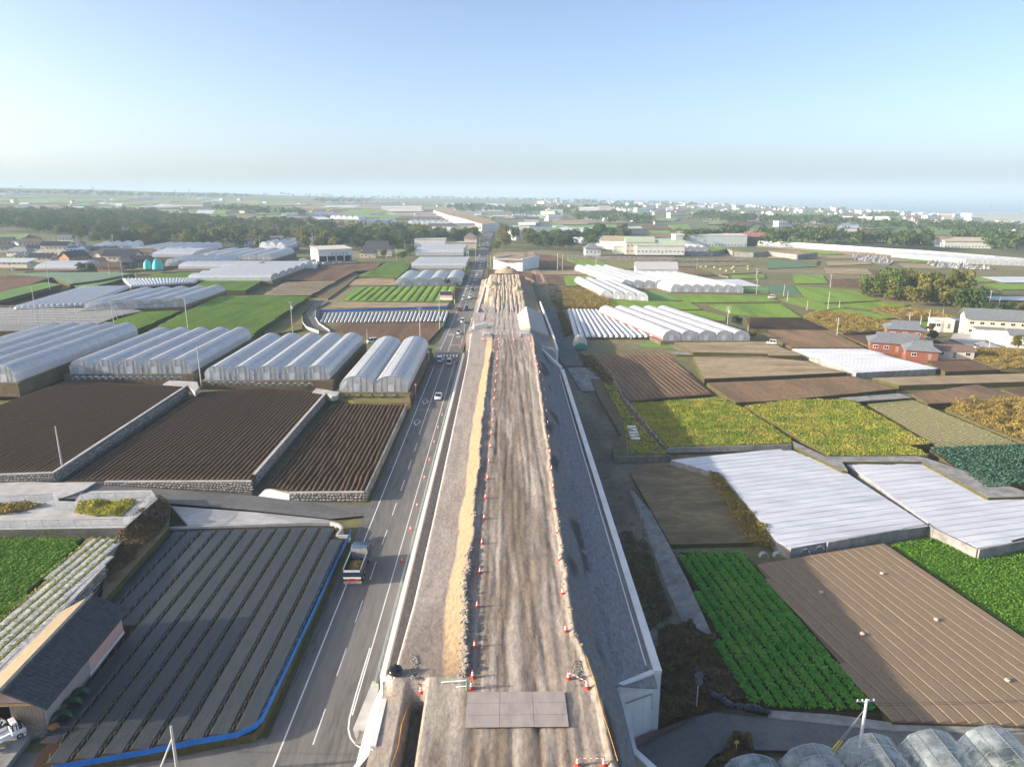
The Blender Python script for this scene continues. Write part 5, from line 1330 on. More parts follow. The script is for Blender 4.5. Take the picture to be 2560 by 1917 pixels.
gh('vast row of white arched greenhouses behind the graveyard', 1.0, A(4, 560, 645), A(4, 1040, 672), 70, 9, skew=-45, eave=2.2, ridge=4.6, hoops=10, m_=film_far)
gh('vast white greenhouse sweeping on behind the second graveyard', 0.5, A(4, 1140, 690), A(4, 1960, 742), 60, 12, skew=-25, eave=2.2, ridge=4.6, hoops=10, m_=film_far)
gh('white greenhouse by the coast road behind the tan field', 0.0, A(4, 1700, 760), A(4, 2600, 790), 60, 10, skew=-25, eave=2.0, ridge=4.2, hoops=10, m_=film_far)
# clear greenhouse in front
zK = -5.0
a, b = P(2600 - 660, 1960, zK), None
y1 = 60.5
for i, (x0, yb, lab) in enumerate(((27.3, 57.3, 'beside the lane island'), (33.7, 58.6, 'by the yellow stay wires'), (40.2, 59.9, 'third along from the lane island'), (46.6, 60.4, 'fourth along from the lane island'), (53.0, 60.9, 'at the far end from the lane island'))):
    greenhouse('clear film greenhouse ' + lab, (x0, yb, zK), (x0 - 6.3, yb, zK), (x0 + 0.4, yb - 40, zK), 1, eave=1.9, ridge=4.2, m_=film_clear, gable=film_clear, hoops=1.5, door=False, group='clear greenhouses at the lane')
weeds('greenhouse_crop', 'green crop growing inside the clear film greenhouses', [(21.5, 22), (53, 22), (53, 59.5), (21.5, 56.5)], zK, 9000, .9, .5, leaf_carrot, 2.0, 'crop')
# low tunnels: each its own thing
def low_tunnels(lab, grp, z, a0, a1, b0, b1, n, wid, hgt, m_=film, base=soil_red, ribs=1.3):
    """n tunnels from the front edge a0-a1 to the back edge b0-b1 (pixels)"""
    A0, A1, B0, B1 = [P(*q, z) for q in (a0, a1, b0, b1)]
    field('tunnel_plot', [A0, A1, B1, B0], base, 1.5)
    for i in range(n):
        t = (i + .5) / n; p, q = A0.lerp(A1, t), B0.lerp(B1, t)
        L = (q - p).length; d = (q - p) / L; nn = Vector((d.y, -d.x, 0)); mb = MB(); vs = []
        k = max(2, int(L / ribs)); na = 7
        for j in range(k + 1):
            bul = 1.0 if j % 2 else .93
            if j in (0, k): bul = .8
            for e in range(na + 1):
                an = math.pi * e / na
                w = nn * (-math.cos(an) * wid / 2 * (1 if e in (0, na) else bul)) + d * (L * j / k)
                vs.append((w.x, w.y, math.sin(an) * hgt * bul + .01))
        kk = na + 1
        fs = [(j * kk + e, j * kk + e + 1, (j + 1) * kk + e + 1, (j + 1) * kk + e) for j in range(k) for e in range(na)]
        fs += [tuple(range(na, -1, -1)), tuple(k * kk + e for e in range(kk))]
        mb.add(vs, fs); o = mb.build('low_tunnel', m_, None, True); o.location = p
        tag(o, nth(i) + ' ' + lab, 'tunnel', grp)
film_row = mat('tunnel_film', (0.66, 0.67, 0.69), (0.76, 0.77, 0.78), .8, .4, .03, 3, trans=.2)
low_tunnels('long ribbed white film tunnel in the plot beside the five-span greenhouse', 'ribbed tunnels by the golden shrubs', -1.9, A(3, 535, 1390), A(3, 1240, 1392), A(3, 478, 1155), A(3, 940, 1165), 14, 1.9, .95, film_row)
low_tunnels('small white film tunnel in the plot under the blue sheet', 'small tunnels under the blue sheet', .9, A(2, 545, 1262), A(2, 1640, 1252), A(2, 580, 1185), A(2, 1668, 1168), 32, 1.0, .6, film_row)
low_tunnels('narrow white film tunnel beside the red-skirted greenhouse', 'narrow tunnels by the red-skirted greenhouse', 3.9, A(1, 120, 1148), A(1, 725, 1120), A(1, 730, 968), A(1, 1120, 965), 12, 2.9, 1.5, film)
low_tunnels('narrow white film tunnel in the plot behind the red-skirted greenhouse', 'narrow tunnels behind the red-skirted greenhouse', 3.9, A(1, 1130, 962), A(1, 1680, 925), A(1, 1060, 895), A(1, 1730, 888), 22, 2.2, 1.2, film)
low_tunnels('short white film tunnel beside the parking cars of the workshop', 'short tunnels by the workshop', 3.2, A(2, 225, 800), A(2, 520, 800), A(2, 270, 765), A(2, 545, 748), 11, 2.6, 1.5, film)

# ------------------------------------------------------------------ remaining plots left and centre
def striped(name, z, pts, d, sp, m_, h=.25, base=None, wid=.8, depth=2.0, rough=.3):
    w = FP(z, *pts); f = field(name, w, base or m_, depth)
    rows(f, w, d, sp, sp * wid, h, z, m_, 'crop_row', .05, .3, 5, rough, top=.5)
    return f
Yd = (0, 1)
striped('green_field', 3.6, [A(1, 1290, 1335), A(1, 1560, 1190), A(1, 1890, 1035), A(2, 0, 1033), A(2, 455, 1040), A(2, 0, 1340), A(1, 2170, 1390), A(1, 1600, 1350)], Yd, 1.35, crop_g, .2, depth=3)
striped('green_field', 3.7, [A(1, 860, 1300), A(1, 1000, 1240), A(1, 1230, 1172), A(1, 1560, 1160), A(1, 1240, 1300), A(1, 940, 1392)], Yd, 1.35, crop_g, .2, depth=3)
striped('green_field', 3.6, [A(1, 1690, 945), A(1, 1760, 902), A(2, 0, 893), A(2, 70, 893), A(2, -90, 985), A(1, 1870, 985)], Yd, 1.6, crop_g, .2, depth=3)
striped('green_field', 3.8, [A(1, 1190, 892), A(1, 1330, 850), A(1, 1715, 825), A(1, 1670, 885)], Yd, 2.0, crop_g, .2)
striped('green_field', 4.0, [A(1, -200, 1040), A(1, 0, 990), A(1, 390, 915), A(1, 530, 935), A(1, 0, 1072), A(1, -200, 1120)], (.9, .4), 2.2, crop_g2, .2)
plain('brown_field', soil_red, 4.2, [A(1, -200, 865), A(1, 0, 862), A(1, 445, 873), A(1, 230, 945), A(1, 0, 1000), A(1, -200, 1050)])
striped('cabbage_field', 4.0, [A(1, 60, 850), A(1, 300, 835), A(1, 1000, 832), A(1, 1150, 842), A(1, 850, 900), A(1, 600, 932), A(1, 450, 875)], (1, .1), 2.6, mat('cabbage_leaf', (0.13, 0.20, 0.13), (0.20, 0.27, 0.18), .9, .8, .15, 2), .35)
plain('grass_bank', crop_g2, 3.0, [A(1, 600, 935), A(1, 860, 900), A(1, 1150, 842), A(1, 1160, 858), A(1, 900, 930), A(1, 700, 965)])
striped('striped_green_field', 1.0, [A(2, 715, 1078), A(2, 865, 962), A(2, 1290, 950), A(2, 1705, 950), A(2, 1690, 1000), A(2, 1680, 1086)], (P(*A(2, 1180, 955), 1) - P(*A(2, 1040, 1082), 1)), 4.1, crop_g, .55, wid=.93)
plain('stubble_field', soil_tan, .95, [A(2, 560, 1142), A(2, 740, 1087), A(2, 1665, 1092), A(2, 1645, 1132), A(2, 1100, 1135)])
plain('dark_field', soil_red, .7, [A(2, 640, 1275), A(2, 800, 1268), A(2, 1640, 1262), A(2, 1470, 1440), A(2, 1100, 1440), A(2, 700, 1345)])
f = plain('brown_field', soil_red, 2.6, [A(2, 235, 890), A(2, 320, 805), A(2, 620, 765), A(2, 1085, 745), A(2, 1020, 812), A(2, 860, 818), A(2, 690, 905), A(2, 500, 900)])
striped('stubble_field', 2.4, [A(2, 60, 1030), A(2, 260, 912), A(2, 690, 907), A(2, 470, 1028)], (P(*A(2, 640, 920), 2.4) - P(*A(2, 420, 1010), 2.4)), 2.6, soil_tan, .2, base=soil_straw)
striped('green_field', 2.2, [A(2, 885, 862), A(2, 1140, 747), A(2, 1335, 742), A(2, 1310, 800), A(2, 1220, 872)], (.3, 1), 1.8, crop_g, .2)
plain('weedy_plot', soil_straw, 1.2, [A(2, 800, 942), A(2, 830, 895), A(2, 1000, 880), A(2, 1190, 872), A(2, 1200, 942)])
plain('weedy_bank', weedy_dark, 1.5, [A(2, 470, 1025), A(2, 700, 905), A(2, 860, 820), A(2, 880, 860), A(2, 760, 960), A(2, 620, 1060)])
plain('weedy_bank', grass_mat, 1.6, [A(2, 0, 1345), A(2, 440, 1045), A(2, 500, 1090), A(2, 400, 1190), A(2, 400, 1320), A(2, 130, 1370)])
plain('grass_field', crop_g2, 1.6, [A(2, 1130, 650), A(2, 1180, 630), A(2, 1300, 640), A(2, 1250, 660)])
plain('dry_field', dry_grass, .6, [A(2, 1390, 715), A(2, 1780, 700), A(2, 1780, 722), A(2, 1385, 726)])
plain('grass_field', crop_g2, 6, [A(1, -200, 510), A(1, 0, 510), A(1, 260, 500), A(1, 180, 555), A(1, 0, 560), A(1, -200, 560)])
bt = [P(*q, 1.0) for q in (A(2, 535, 1250), A(2, 548, 1175), A(2, 900, 1168), A(2, 1640, 1142), A(2, 1665, 1120))]
bf = thing('blue_sheet_fence', 'dark blue sheet fence behind the small white tunnels', 'fence', bt[0])
for a, b in zip(bt[:-1], bt[1:]):
    mb = MB(); a, b = a - bt[0], b - bt[0]; mb.quad(a, b, b + Vector((0, 0, 1.1)), a + Vector((0, 0, 1.1))); w = Vector((0, .04, 0)); mb.quad(a + w, b + w, b + w + Vector((0, 0, 1.1)), a + w + Vector((0, 0, 1.1))); mb.build('sheet', blue_sheet, bf)
mb = MB(); a, b = P(*A(2, 1610, 1315), .3), P(*A(2, 1640, 1240), .8); mb.add([a, b, b + Vector((0, 0, 1.3)), a + Vector((0, 0, 1.3)), a + Vector((.05, 0, 0)), b + Vector((.05, 0, 0)), b + Vector((.05, 0, 1.3)), a + Vector((.05, 0, 1.3))], ((0, 1, 2, 3), (7, 6, 5, 4), (3, 2, 6, 7)))
tag(mb.build('teal_sheet_fence', teal_sheet), 'teal plastic sheet standing between dark field and road', 'fence')
wall_run('lane_wall', 'curved pale wall with railing along the bent farm lane', 'wall', [xy(1.4, A(2, *q)) for q in ((400, 1220), (405, 1270), (440, 1310), (545, 1345))], 2.0, 0, .25, concrete, side=1, part='kerb')
wall_run('lane_wall', 'pale kerb wall on the inner side of the bent farm lane', 'wall', [xy(1.2, A(2, *q)) for q in ((520, 1160), (515, 1220), (545, 1270), (640, 1335))], 1.5, 0, .3, concrete, side=1, part='kerb')
# steel racks beside the red-skirted greenhouse
rk = FP(3.7, A(1, -60, 1290), A(1, 860, 1300), A(1, 1150, 1175), A(1, 0, 1150))
field('rack_yard', FP(3.6, A(1, -300, 1340), A(1, 720, 1330), A(1, 1000, 1210), A(1, 1230, 1165), A(1, 1100, 1140), A(1, -300, 1140)), mat('rack_soil', (0.20, 0.20, 0.195), (0.30, 0.30, 0.29), 1.5, .9, .1, 3))
for j in range(7):
    t = j / 6
    a, b = rk[0].lerp(rk[3], t), rk[1].lerp(rk[2], t)
    r = thing('bench_rack', nth(j) + ' galvanised pipe rack from the tall greenhouse in the open yard', 'rack', a, 0, 'pipe racks in the yard')
    L = (b - a).length; d = (b - a) / L
    mb = MB()
    for z in (.9, 1.6): mb.bar(Vector((0, 0, z)), d * L + Vector((0, 0, z)), .09)
    mb.build('rail', steel, r)
    pm_ = MB(); pm_.bar((0, 0, 0), (0, 0, 1.65), .08); me = pm_.mesh('post', steel)
    for i in range(int(L / 5) + 1):
        o = link('post', me, r); o.location = d * (i * 5)
# --- right centre and right
def gfield(pts, m_=crop_g, name='green_field', dz=.3, dp=2.0):
    return field(name, [G(*q, dz) for q in pts], m_, dp)
gfield([A(3, 430, 862), A(3, 760, 857), A(3, 900, 930), A(3, 470, 950)])
gfield([A(3, 270, 852), A(3, 440, 862), A(3, 465, 945), A(3, 310, 935)], soil_red, 'brown_field')
gfield([A(3, 300, 820), A(3, 690, 820), A(3, 775, 850), A(3, 280, 850)], soil_straw, 'straw_field')
gfield([A(3, 210, 672), A(3, 340, 682), A(3, 640, 800), A(3, 230, 802)], soil_red, 'brown_field')
gfield([A(3, 450, 722), A(3, 740, 716), A(3, 890, 800), A(3, 680, 806)])
f = gfield([A(3, 800, 737), A(3, 1200, 745), A(3, 1305, 790), A(3, 930, 806)], mat('soil_olive', (0.20, 0.19, 0.08), (0.26, 0.24, 0.11), .8, .9, .1, 3), 'seedling_field')
gfield([A(3, 370, 957), A(3, 680, 952), A(3, 720, 995), A(3, 380, 990)], soil_red, 'brown_field')
gfield([A(3, 1120, 992), A(3, 1290, 1000), A(3, 1480, 1072), A(3, 1180, 1075)], crop_g2)
gfield([A(3, 1400, 1015), A(3, 2208, 1035), A(4, 0, 1045), A(4, 100, 1085), A(3, 1500, 1092)])
gfield([A(3, 830, 1068), A(3, 1520, 1082), A(3, 1640, 1150), A(3, 900, 1160)])
gfield([A(3, 960, 1170), A(3, 1640, 1160), A(3, 1850, 1212), A(3, 1840, 1250), A(3, 1010, 1228)])
gfield([A(3, 1690, 1112), A(3, 2208, 1102), A(4, 120, 1105), A(4, 290, 1220), A(3, 2208, 1218), A(3, 1880, 1190)])
gfield([A(3, 2010, 1225), A(3, 2208, 1225), A(4, 10, 1228), A(4, 90, 1300), A(3, 2060, 1305)], soil_red, 'brown_field')
gfield([A(4, 0, 940), A(4, 220, 945), A(4, 300, 1040), A(4, 0, 1000), A(3, 2000, 960)], mat('crop_blue_green', (0.075, 0.16, 0.085), (0.12, 0.20, 0.10), .8, .8, .1, 3))
gfield([A(4, 230, 945), A(4, 740, 988), A(4, 960, 1075), A(4, 480, 1095), A(4, 310, 1045)])
gfield([A(4, 60, 1048), A(4, 300, 1050), A(4, 480, 1100), A(4, 700, 1130), A(4, 460, 1160), A(4, 200, 1100)])
gfield([A(4, 540, 1120), A(4, 960, 1082), A(4, 1230, 1112), A(4, 900, 1150), A(4, 640, 1132)])
gfield([A(4, 480, 1165), A(4, 640, 1140), A(4, 900, 1180), A(4, 1140, 1220), A(4, 900, 1242), A(4, 680, 1200)])
gfield([A(4, 1065, 1255), A(4, 1190, 1240), A(4, 1450, 1260), A(4, 1450, 1300), A(4, 1270, 1345)])
gfield([A(4, 210, 852), A(4, 470, 852), A(4, 520, 925), A(4, 230, 930)])
gfield([A(4, 540, 890), A(4, 900, 882), A(4, 820, 970), A(4, 560, 952)], soil_red, 'brown_field')
gfield([A(4, 1410, 866), A(4, 1750, 861), A(4, 1990, 910), A(4, 1640, 920)])
gfield([A(4, 1840, 932), A(4, 2208, 926), A(4, 2500, 930), A(4, 2500, 975), A(4, 2020, 980)])
gfield([A(4, 1680, 962), A(4, 1830, 956), A(4, 2010, 1010), A(4, 1760, 1005)])
gfield([A(4, 1830, 870), A(4, 2208, 868), A(4, 2500, 870), A(4, 2500, 915), A(4, 2030, 920)], sheet_white, 'sheet_field', .8)
gfield([A(4, 1750, 1036), A(4, 2208, 1040), A(4, 2500, 1040), A(4, 2500, 1078), A(4, 1790, 1066)], sheet_white, 'sheet_field', .8)
gfield([A(3, 1690, 612), A(3, 1800, 605), A(3, 2060, 668), A(3, 1720, 655)], crop_g)
gfield([A(3, 1330, 755), A(3, 2040, 750), A(3, 2080, 772), A(3, 1400, 780)], MATS['soil_olive'], 'seedling_field')
gfield([A(3, 1400, 790), A(3, 1560, 785), A(3, 1740, 845), A(3, 1480, 830)], soil_brown, 'brown_field', .8)
gfield([A(3, 1600, 790), A(3, 2000, 780), A(3, 2150, 830), A(3, 1800, 850)], MATS['soil_olive'], 'harvest_field')
gfield([A(3, 1880, 855), A(3, 2170, 850), A(3, 2190, 880), A(3, 1900, 885)], crop_g)
gfield([A(3, 1680, 895), A(3, 1960, 888), A(3, 2150, 950), A(3, 1840, 950)], sheet_white, 'sheet_field')
gfield([A(3, 1990, 965), A(3, 2208, 960), A(3, 2208, 1010), A(3, 2010, 1000)], crop_g2)
gfield([A(4, 0, 640), A(4, 260, 640), A(4, 350, 680), A(4, 720, 690), A(4, 730, 710), A(4, 0, 710)], soil_tan, 'tan_field')
gfield([A(4, 250, 650), A(4, 560, 645), A(4, 650, 678), A(4, 380, 680)])
gfield([A(4, 560, 650), A(4, 780, 660), A(4, 1260, 738), A(4, 1000, 735), A(4, 720, 690)], soil_tan, 'tan_field')
gfield([A(4, 980, 672), A(4, 1200, 680), A(4, 1530, 740), A(4, 1270, 745)])
gfield([A(4, 1480, 712), A(4, 1600, 715), A(4, 2000, 775), A(4, 1560, 745)], soil_tan, 'tan_field')
gfield([A(4, 0, 730), A(4, 230, 735), A(4, 420, 780), A(4, 0, 800)], mat('crop_blue_green', (0.1, 0.2, 0.1)))
gfield([A(4, 480, 790), A(4, 860, 800), A(4, 900, 850), A(4, 500, 840)], soil_straw, 'straw_field')
gfield([A(4, 860, 810), A(4, 1280, 825), A(4, 1400, 860), A(4, 920, 860)], soil_red, 'brown_field')
gfield([A(4, 500, 740), A(4, 860, 735), A(4, 900, 760), A(4, 520, 775)], soil_straw, 'straw_field')
gfield([A(4, 1130, 755), A(4, 1340, 760), A(4, 1500, 800), A(4, 1180, 790)], soil_straw, 'straw_field')
# dry stone terraces
stone_wall('long dark dry stone terrace wall below the cream workshop', G(*A(3, 470, 722))[:2], G(*A(3, 1390, 735))[:2], -.5, -.5, 3.4, 3.4, 1.6, cap=False, mm=240)
stone_wall('dark dry stone wall below the seedling terrace', G(*A(3, 1360, 752))[:2], G(*A(3, 2030, 752))[:2], -.5, -.5, 2.6, 2.6, 1.5, cap=False, mm=200)
for pts, lab in (([A(3, 1390, 690), A(3, 1730, 690), A(3, 1850, 660), A(3, 1905, 690)], 'grey slope protection wall with arched culverts below the long greenhouse'), ([A(3, 1910, 695), A(3, 2080, 700), A(3, 2208, 690), A(4, 250, 720), A(4, 420, 700)], 'grey terrace wall below the tan plots')):
    L_ = [G(*q) for q in pts]
    wall_run('terrace_wall', lab, 'wall', [(p.x, p.y) for p in L_], [p.z + 3.6 for p in L_], [p.z - 1 for p in L_], .5, concrete_old, side=1, cap=.25, part='wall_panel')
wall_run('field_wall', 'dark retaining wall at the edge of the upper brown terrace', 'wall', [(p.x, p.y) for p in [G(*A(3, x, y)) for x, y in ((1480, 840), (1740, 850), (1870, 880))]], .8, -3, .4, wall_dark, side=1, part='wall_panel')
# ------------------------------------------------------------------ buildings
CMI = CM.transposed()
def proj(v):
    q = CMI @ (Vector(v) - CLOC)
    return (1280 + FPX * q.x / -q.z, 958.5 - FPX * q.y / -q.z)
def height_to(p, py):
    lo, hi = 0.0, 60.0
    for _ in range(30):
        m_ = (lo + hi) / 2
        if proj((p[0], p[1], p[2] + m_)[:3])[1] > py: lo = m_
        else: hi = m_
    return lo
def roof_mesh(kind, w, d, rh, ov, th=.18):
    """roof over a w x d plan, ridge along x; returns MB, eaves at z = 0"""
    mb = MB(); X, Y = w / 2 + ov, d / 2 + ov
    def slab(a, b, c, e=None):
        pts = [Vector(p) for p in ((a, b, c) if e is None else (a, b, c, e))]; n = len(pts)
        lo_ = [p - Vector((0, 0, th)) for p in pts]
        mb.add(pts + lo_, [tuple(range(n)), tuple(range(2 * n - 1, n - 1, -1))] + [(i, n + i, n + (i + 1) % n, (i + 1) % n) for i in range(n)])
    if kind == 'gable':
        slab((-X, -Y, 0), (X, -Y, 0), (X, 0, rh), (-X, 0, rh)); slab((X, Y, 0), (-X, Y, 0), (-X, 0, rh), (X, 0, rh))
    elif kind == 'hip':
        k = max(.05, X - Y * .95)
        slab((-X, -Y, 0), (X, -Y, 0), (k, 0, rh), (-k, 0, rh)); slab((X, Y, 0), (-X, Y, 0), (-k, 0, rh), (k, 0, rh))
        slab((X, -Y, 0), (X, Y, 0), (k, 0, rh)); slab((-X, Y, 0), (-X, -Y, 0), (-k, 0, rh))
    elif kind == 'irimoya':                       # hipped lower roof, small gables above
        k, z1, y1 = X - Y * .55, rh * .55, Y * .45
        slab((-X, -Y, 0), (X, -Y, 0), (k, -y1, z1), (-k, -y1, z1)); slab((X, Y, 0), (-X, Y, 0), (-k, y1, z1), (k, y1, z1))
        slab((X, -Y, 0), (X, Y, 0), (k, y1, z1), (k, -y1, z1)); slab((-X, Y, 0), (-X, -Y, 0), (-k, -y1, z1), (-k, y1, z1))
        slab((-k - .3, -y1, z1), (k + .3, -y1, z1), (k + .3, 0, rh), (-k - .3, 0, rh)); slab((k + .3, y1, z1), (-k - .3, y1, z1), (-k - .3, 0, rh), (k + .3, 0, rh))
        for s in (-1, 1): mb.add([(s * k, -y1, z1), (s * k, y1, z1), (s * k, 0, rh - .1)], ((0, 1, 2),))
    elif kind == 'flat':
        mb.box(-X, -Y, 0, X, Y, .3)
    elif kind == 'shed':
        slab((-X, -Y, 0), (X, -Y, 0), (X, Y, rh), (-X, Y, rh))
    return mb
def house(lab, p, rz, w, d, h, rk='gable', rh=2.0, wm=None, rm=None, ov=.6, wins=True, storeys=1, group=None, name='house', cat='house', door=True, ribs=True, trim=None):
    r = thing(name, lab, cat, p, rz, group); wm = wm or plaster_c; rm = rm or tile_grey
    mb = MB(); mb.box(-w / 2, -d / 2, -1.5, w / 2, d / 2, h)
    if rk == 'gable':
        for s in (-1, 1): mb.add([(s * (w / 2), -d / 2, h), (s * (w / 2), d / 2, h), (s * (w / 2), 0, h + rh * (d / 2) / (d / 2 + ov) * 1.0)], ((0, 1, 2),))
    mb.build('wall', wm, r)
    o = roof_mesh(rk, w, d, rh, ov).build('roof', rm, r); o.location = (0, 0, h + .02)
    if rk in ('gable', 'hip', 'irimoya'):
        k = {'gable': w / 2 + ov, 'hip': max(.4, w / 2 + ov - (d / 2 + ov) * .95), 'irimoya': w / 2 + ov - (d / 2 + ov) * .55 + .3}[rk]
        mb = MB(); mb.bar((-k, 0, rh + .12), (k, 0, rh + .12), .35, .3); mb.build('ridge_cap', rm, o)
        if ribs and rk != 'flat':
            mb = MB(); X, Y = w / 2 + ov, d / 2 + ov
            if rk == 'gable':
                x = -X + .25
                while x < X:
                    for s in (-1, 1): mb.bar((x, s * Y, .06), (x, 0, rh + .05), .07, .07)
                    x += .55
                stuff(mb.build('tile_ribs', rm, o))
    if wins:
        for st in range(storeys):
            z0 = .9 + st * (h / storeys)
            for sy in (-1, 1):
                n = max(1, int(w / 3.2))
                for i in range(n):
                    x = -w / 2 + (i + .5) * w / n
                    if sy < 0 and st == 0 and i == n // 2 and door:
                        mb = MB(); mb.box(x - .5, sy * d / 2 - .05, 0, x + .5, sy * d / 2 - .006, 2.0); mb.build('door', wood_old, r); continue
                    mb = MB(); a, b = sorted((sy * (d / 2 + .006), sy * (d / 2 + .06))); mb.box(x - .8, a, z0, x + .8, b, z0 + 1.15); wo_ = mb.build('window', trim or white_paint, r)
                    mb = MB(); a, b = sorted((sy * (d / 2 + .062), sy * (d / 2 + .07))); mb.box(x - .7, a, z0 + .1, x - .04, b, z0 + 1.05); mb.box(x + .04, a, z0 + .1, x + .7, b, z0 + 1.05); mb.build('pane', glass_dark, wo_)
            for sx in (-1, 1):
                mb = MB(); a, b = sorted((sx * (w / 2 + .006), sx * (w / 2 + .06))); mb.box(a, -.7, z0, b, .7, z0 + 1.15); wo_ = mb.build('window', trim or white_paint, r)
                mb = MB(); a, b = sorted((sx * (w / 2 + .062), sx * (w / 2 + .07))); mb.box(a, -.6, z0 + .1, b, .6, z0 + 1.05); mb.build('pane', glass_dark, wo_)
    return r
# --- long tiled shed beside the black field
sa, sb = P(*C(1, 270, 1440), 1.0), P(*C(1, 695, 905), 1.0)          # foot of its lit long wall
sd = (sb - sa); sL = sd.length; srz = math.atan2(sd.y, sd.x)
shed = thing('barn', 'long barn with dark tiled roof and pink tin wall beside the black field', 'barn', sa, srz)
SW, SH, SR = 6.4, 3.0, 1.9
mb = MB(); mb.box(0, 0.006, -.4, sL, .12, SH); mb.build('lower_wall', mat('grey_tin', (0.30, 0.27, 0.26), (0.36, 0.33, 0.31), 1, .8), shed)
for i, x in enumerate(np.arange(sL * .52, sL - .05, 1.0)):
    mb = MB(); mb.box(x + .01, -.03, .45, min(x + .99, sL), 0.003, SH - .02 - (.0 if i > 4 else .9 if i > 2 else .45)); mb.build('tin_panel', pink_sheet, shed)
mb = MB(); mb.box(sL * .5, -.10, -.1, sL, -.033, .42); mb.build('plinth', concrete_new, shed)
mb = MB(); mb.box(0, SW - .12, -.4, sL, SW, SH); mb.build('back_wall', wood_old, shed)
mb = MB(); mb.poly([(sL, .12, -.4), (sL, SW - .12, -.4), (sL, SW - .12, SH), (sL, SW / 2, SH + SR), (sL, .12, SH)]); mb.build('end_wall', wood_old, shed)
for i in range(9):
    mb = MB(); y = .15 + i * .34; mb.box(-.05, y, -.4, .02, y + .32, SH - .25); mb.build('board', wood_old, shed)
mb = MB(); mb.box(-.08, 0, SH - .22, .03, SW, SH + .08); mb.build('beam', wood_warm, shed)
mb = MB(); mb.poly([(0, .3, SH + .1), (0, SW - .3, SH + .1), (0, SW / 2, SH + SR - .15)][::-1]); mb.build('gable_panel', pink_sheet, shed)
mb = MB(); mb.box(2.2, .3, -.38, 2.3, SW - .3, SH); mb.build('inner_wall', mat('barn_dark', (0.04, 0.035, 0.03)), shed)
for s, m_, nm in ((0, tile_dark, 'roof_slope'), (1, tile_tan, 'roof_slope')):
    mb = MB(); y0 = -.7 if s == 0 else SW + .7; z0 = SH - .2
    p = [Vector((-.7, y0, z0)), Vector((sL + .6, y0, z0)), Vector((sL + .6, SW / 2, SH + SR)), Vector((-.7, SW / 2, SH + SR))]
    q = [v - Vector((0, 0, .14)) for v in p]
    mb.add(p + q, ((0, 1, 2, 3) if s == 0 else (3, 2, 1, 0), (7, 6, 5, 4), (0, 4, 5, 1), (1, 5, 6, 2), (2, 6, 7, 3), (3, 7, 4, 0)))
    o = mb.build(nm, m_, shed)
    if s == 0: o['label'] = 'shaded slope of dark pantiles'
    else: o['label'] = 'sunlit slope of tan ribbed sheets'
    # courses and ribs stand proud of the slope
    mb = MB(); n = 11 if s == 0 else 0
    for i in range(n):
        t = (i + .5) / n; a = p[0].lerp(p[3], t) + Vector((0, 0, .03)); b = p[1].lerp(p[2], t) + Vector((0, 0, .03)); mb.bar(a, b, .09, .06)
    k = int(sL / (.45 if s == 0 else .32))
    for i in range(k + 1):
        t = i / k; a = p[0].lerp(p[1], t) + Vector((0, 0, .035)); b = p[3].lerp(p[2], t) + Vector((0, 0, .035)); mb.bar(a, b, .10 if s == 0 else .07, .07)
    stuff(mb.build('tile_ribs', m_, o))
mb = MB(); mb.bar((-.75, SW / 2, SH + SR + .12), (sL + .65, SW / 2, SH + SR + .12), .4, .28); mb.build('ridge_cap', tile_dark, shed)
poly_sheet('barn_yard', [P(*q, .95) for q in (C(1, 0, 1410), C(1, 150, 1440), C(1, 270, 1450), C(1, 180, 1470), C(1, 30, 1656), C(1, -200, 1800), C(1, -250, 1400))], concrete_old, thick=.6)
for i, (t, s_) in enumerate(((.30, 1.0), (.42, 1.0), (.52, .9))):
    half_pipe(nth(i) + ' dark green curved cover leaning on the long barn wall', 'green covers along the barn', sa + sd * (t - .22) + Vector((.9, -.5, -.05)), 1.05 * s_, .9, mat('dark_green_film', (0.015, 0.06, 0.03), rough=.4), srz - 1.2)
bag(P(*S(450, 1335), 1.1), .5, 'red-brown crate pile at the barn corner', None, mat('rust_sack', (0.3, 0.1, 0.05)), 'crate_heap', 'crate pile')
# --- vehicle workshop with lettering
wp = P(*(740 + 790 * .07246, 590 + 905 * .07246), 3.2); wq = P(*(740 + 1965 * .07246, 590 + 850 * .07246), 3.2)
wd = wq - wp; wL = wd.length
ws = thing('workshop', 'white vehicle workshop with four dark bays and lettered front', 'workshop', wp, math.atan2(wd.y, wd.x))
HW, DW = 8.6, 22
mb = MB(); mb.box(0, 0.4, HW - 4.6, wL, .9, HW); mb.build('front_wall', plaster_w, ws)
for i in range(5):
    x = [0, wL * .24, wL * .5, wL * .74, wL - .7][i]; mb = MB(); mb.box(x, .35, -1, x + .7, 1.0, HW - 4.6); mb.build('pillar', plaster_w, ws)
mb = MB(); mb.box(0, 1.003, -1, .4, DW, HW); mb.build('side_wall', plaster_w, ws)
mb = MB(); mb.box(wL - .4, 1.003, -1, wL, DW, HW); mb.build('side_wall', plaster_w, ws)
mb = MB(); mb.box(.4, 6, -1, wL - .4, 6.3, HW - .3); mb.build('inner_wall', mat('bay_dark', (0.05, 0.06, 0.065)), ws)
mb = MB(); mb.add([(-.6, -.3, HW), (wL + .6, -.3, HW), (wL + .6, DW, HW + 1.3), (-.6, DW, HW + 1.3), (-.6, -.3, HW + .35), (wL + .6, -.3, HW + .35), (wL + .6, DW, HW + 1.6), (-.6, DW, HW + 1.6)], ((0, 3, 2, 1), (4, 5, 6, 7), (0, 1, 5, 4), (1, 2, 6, 5), (2, 3, 7, 6), (3, 0, 4, 7))); mb.build('roof', mat('roof_cream', (0.62, 0.56, 0.47)), ws)
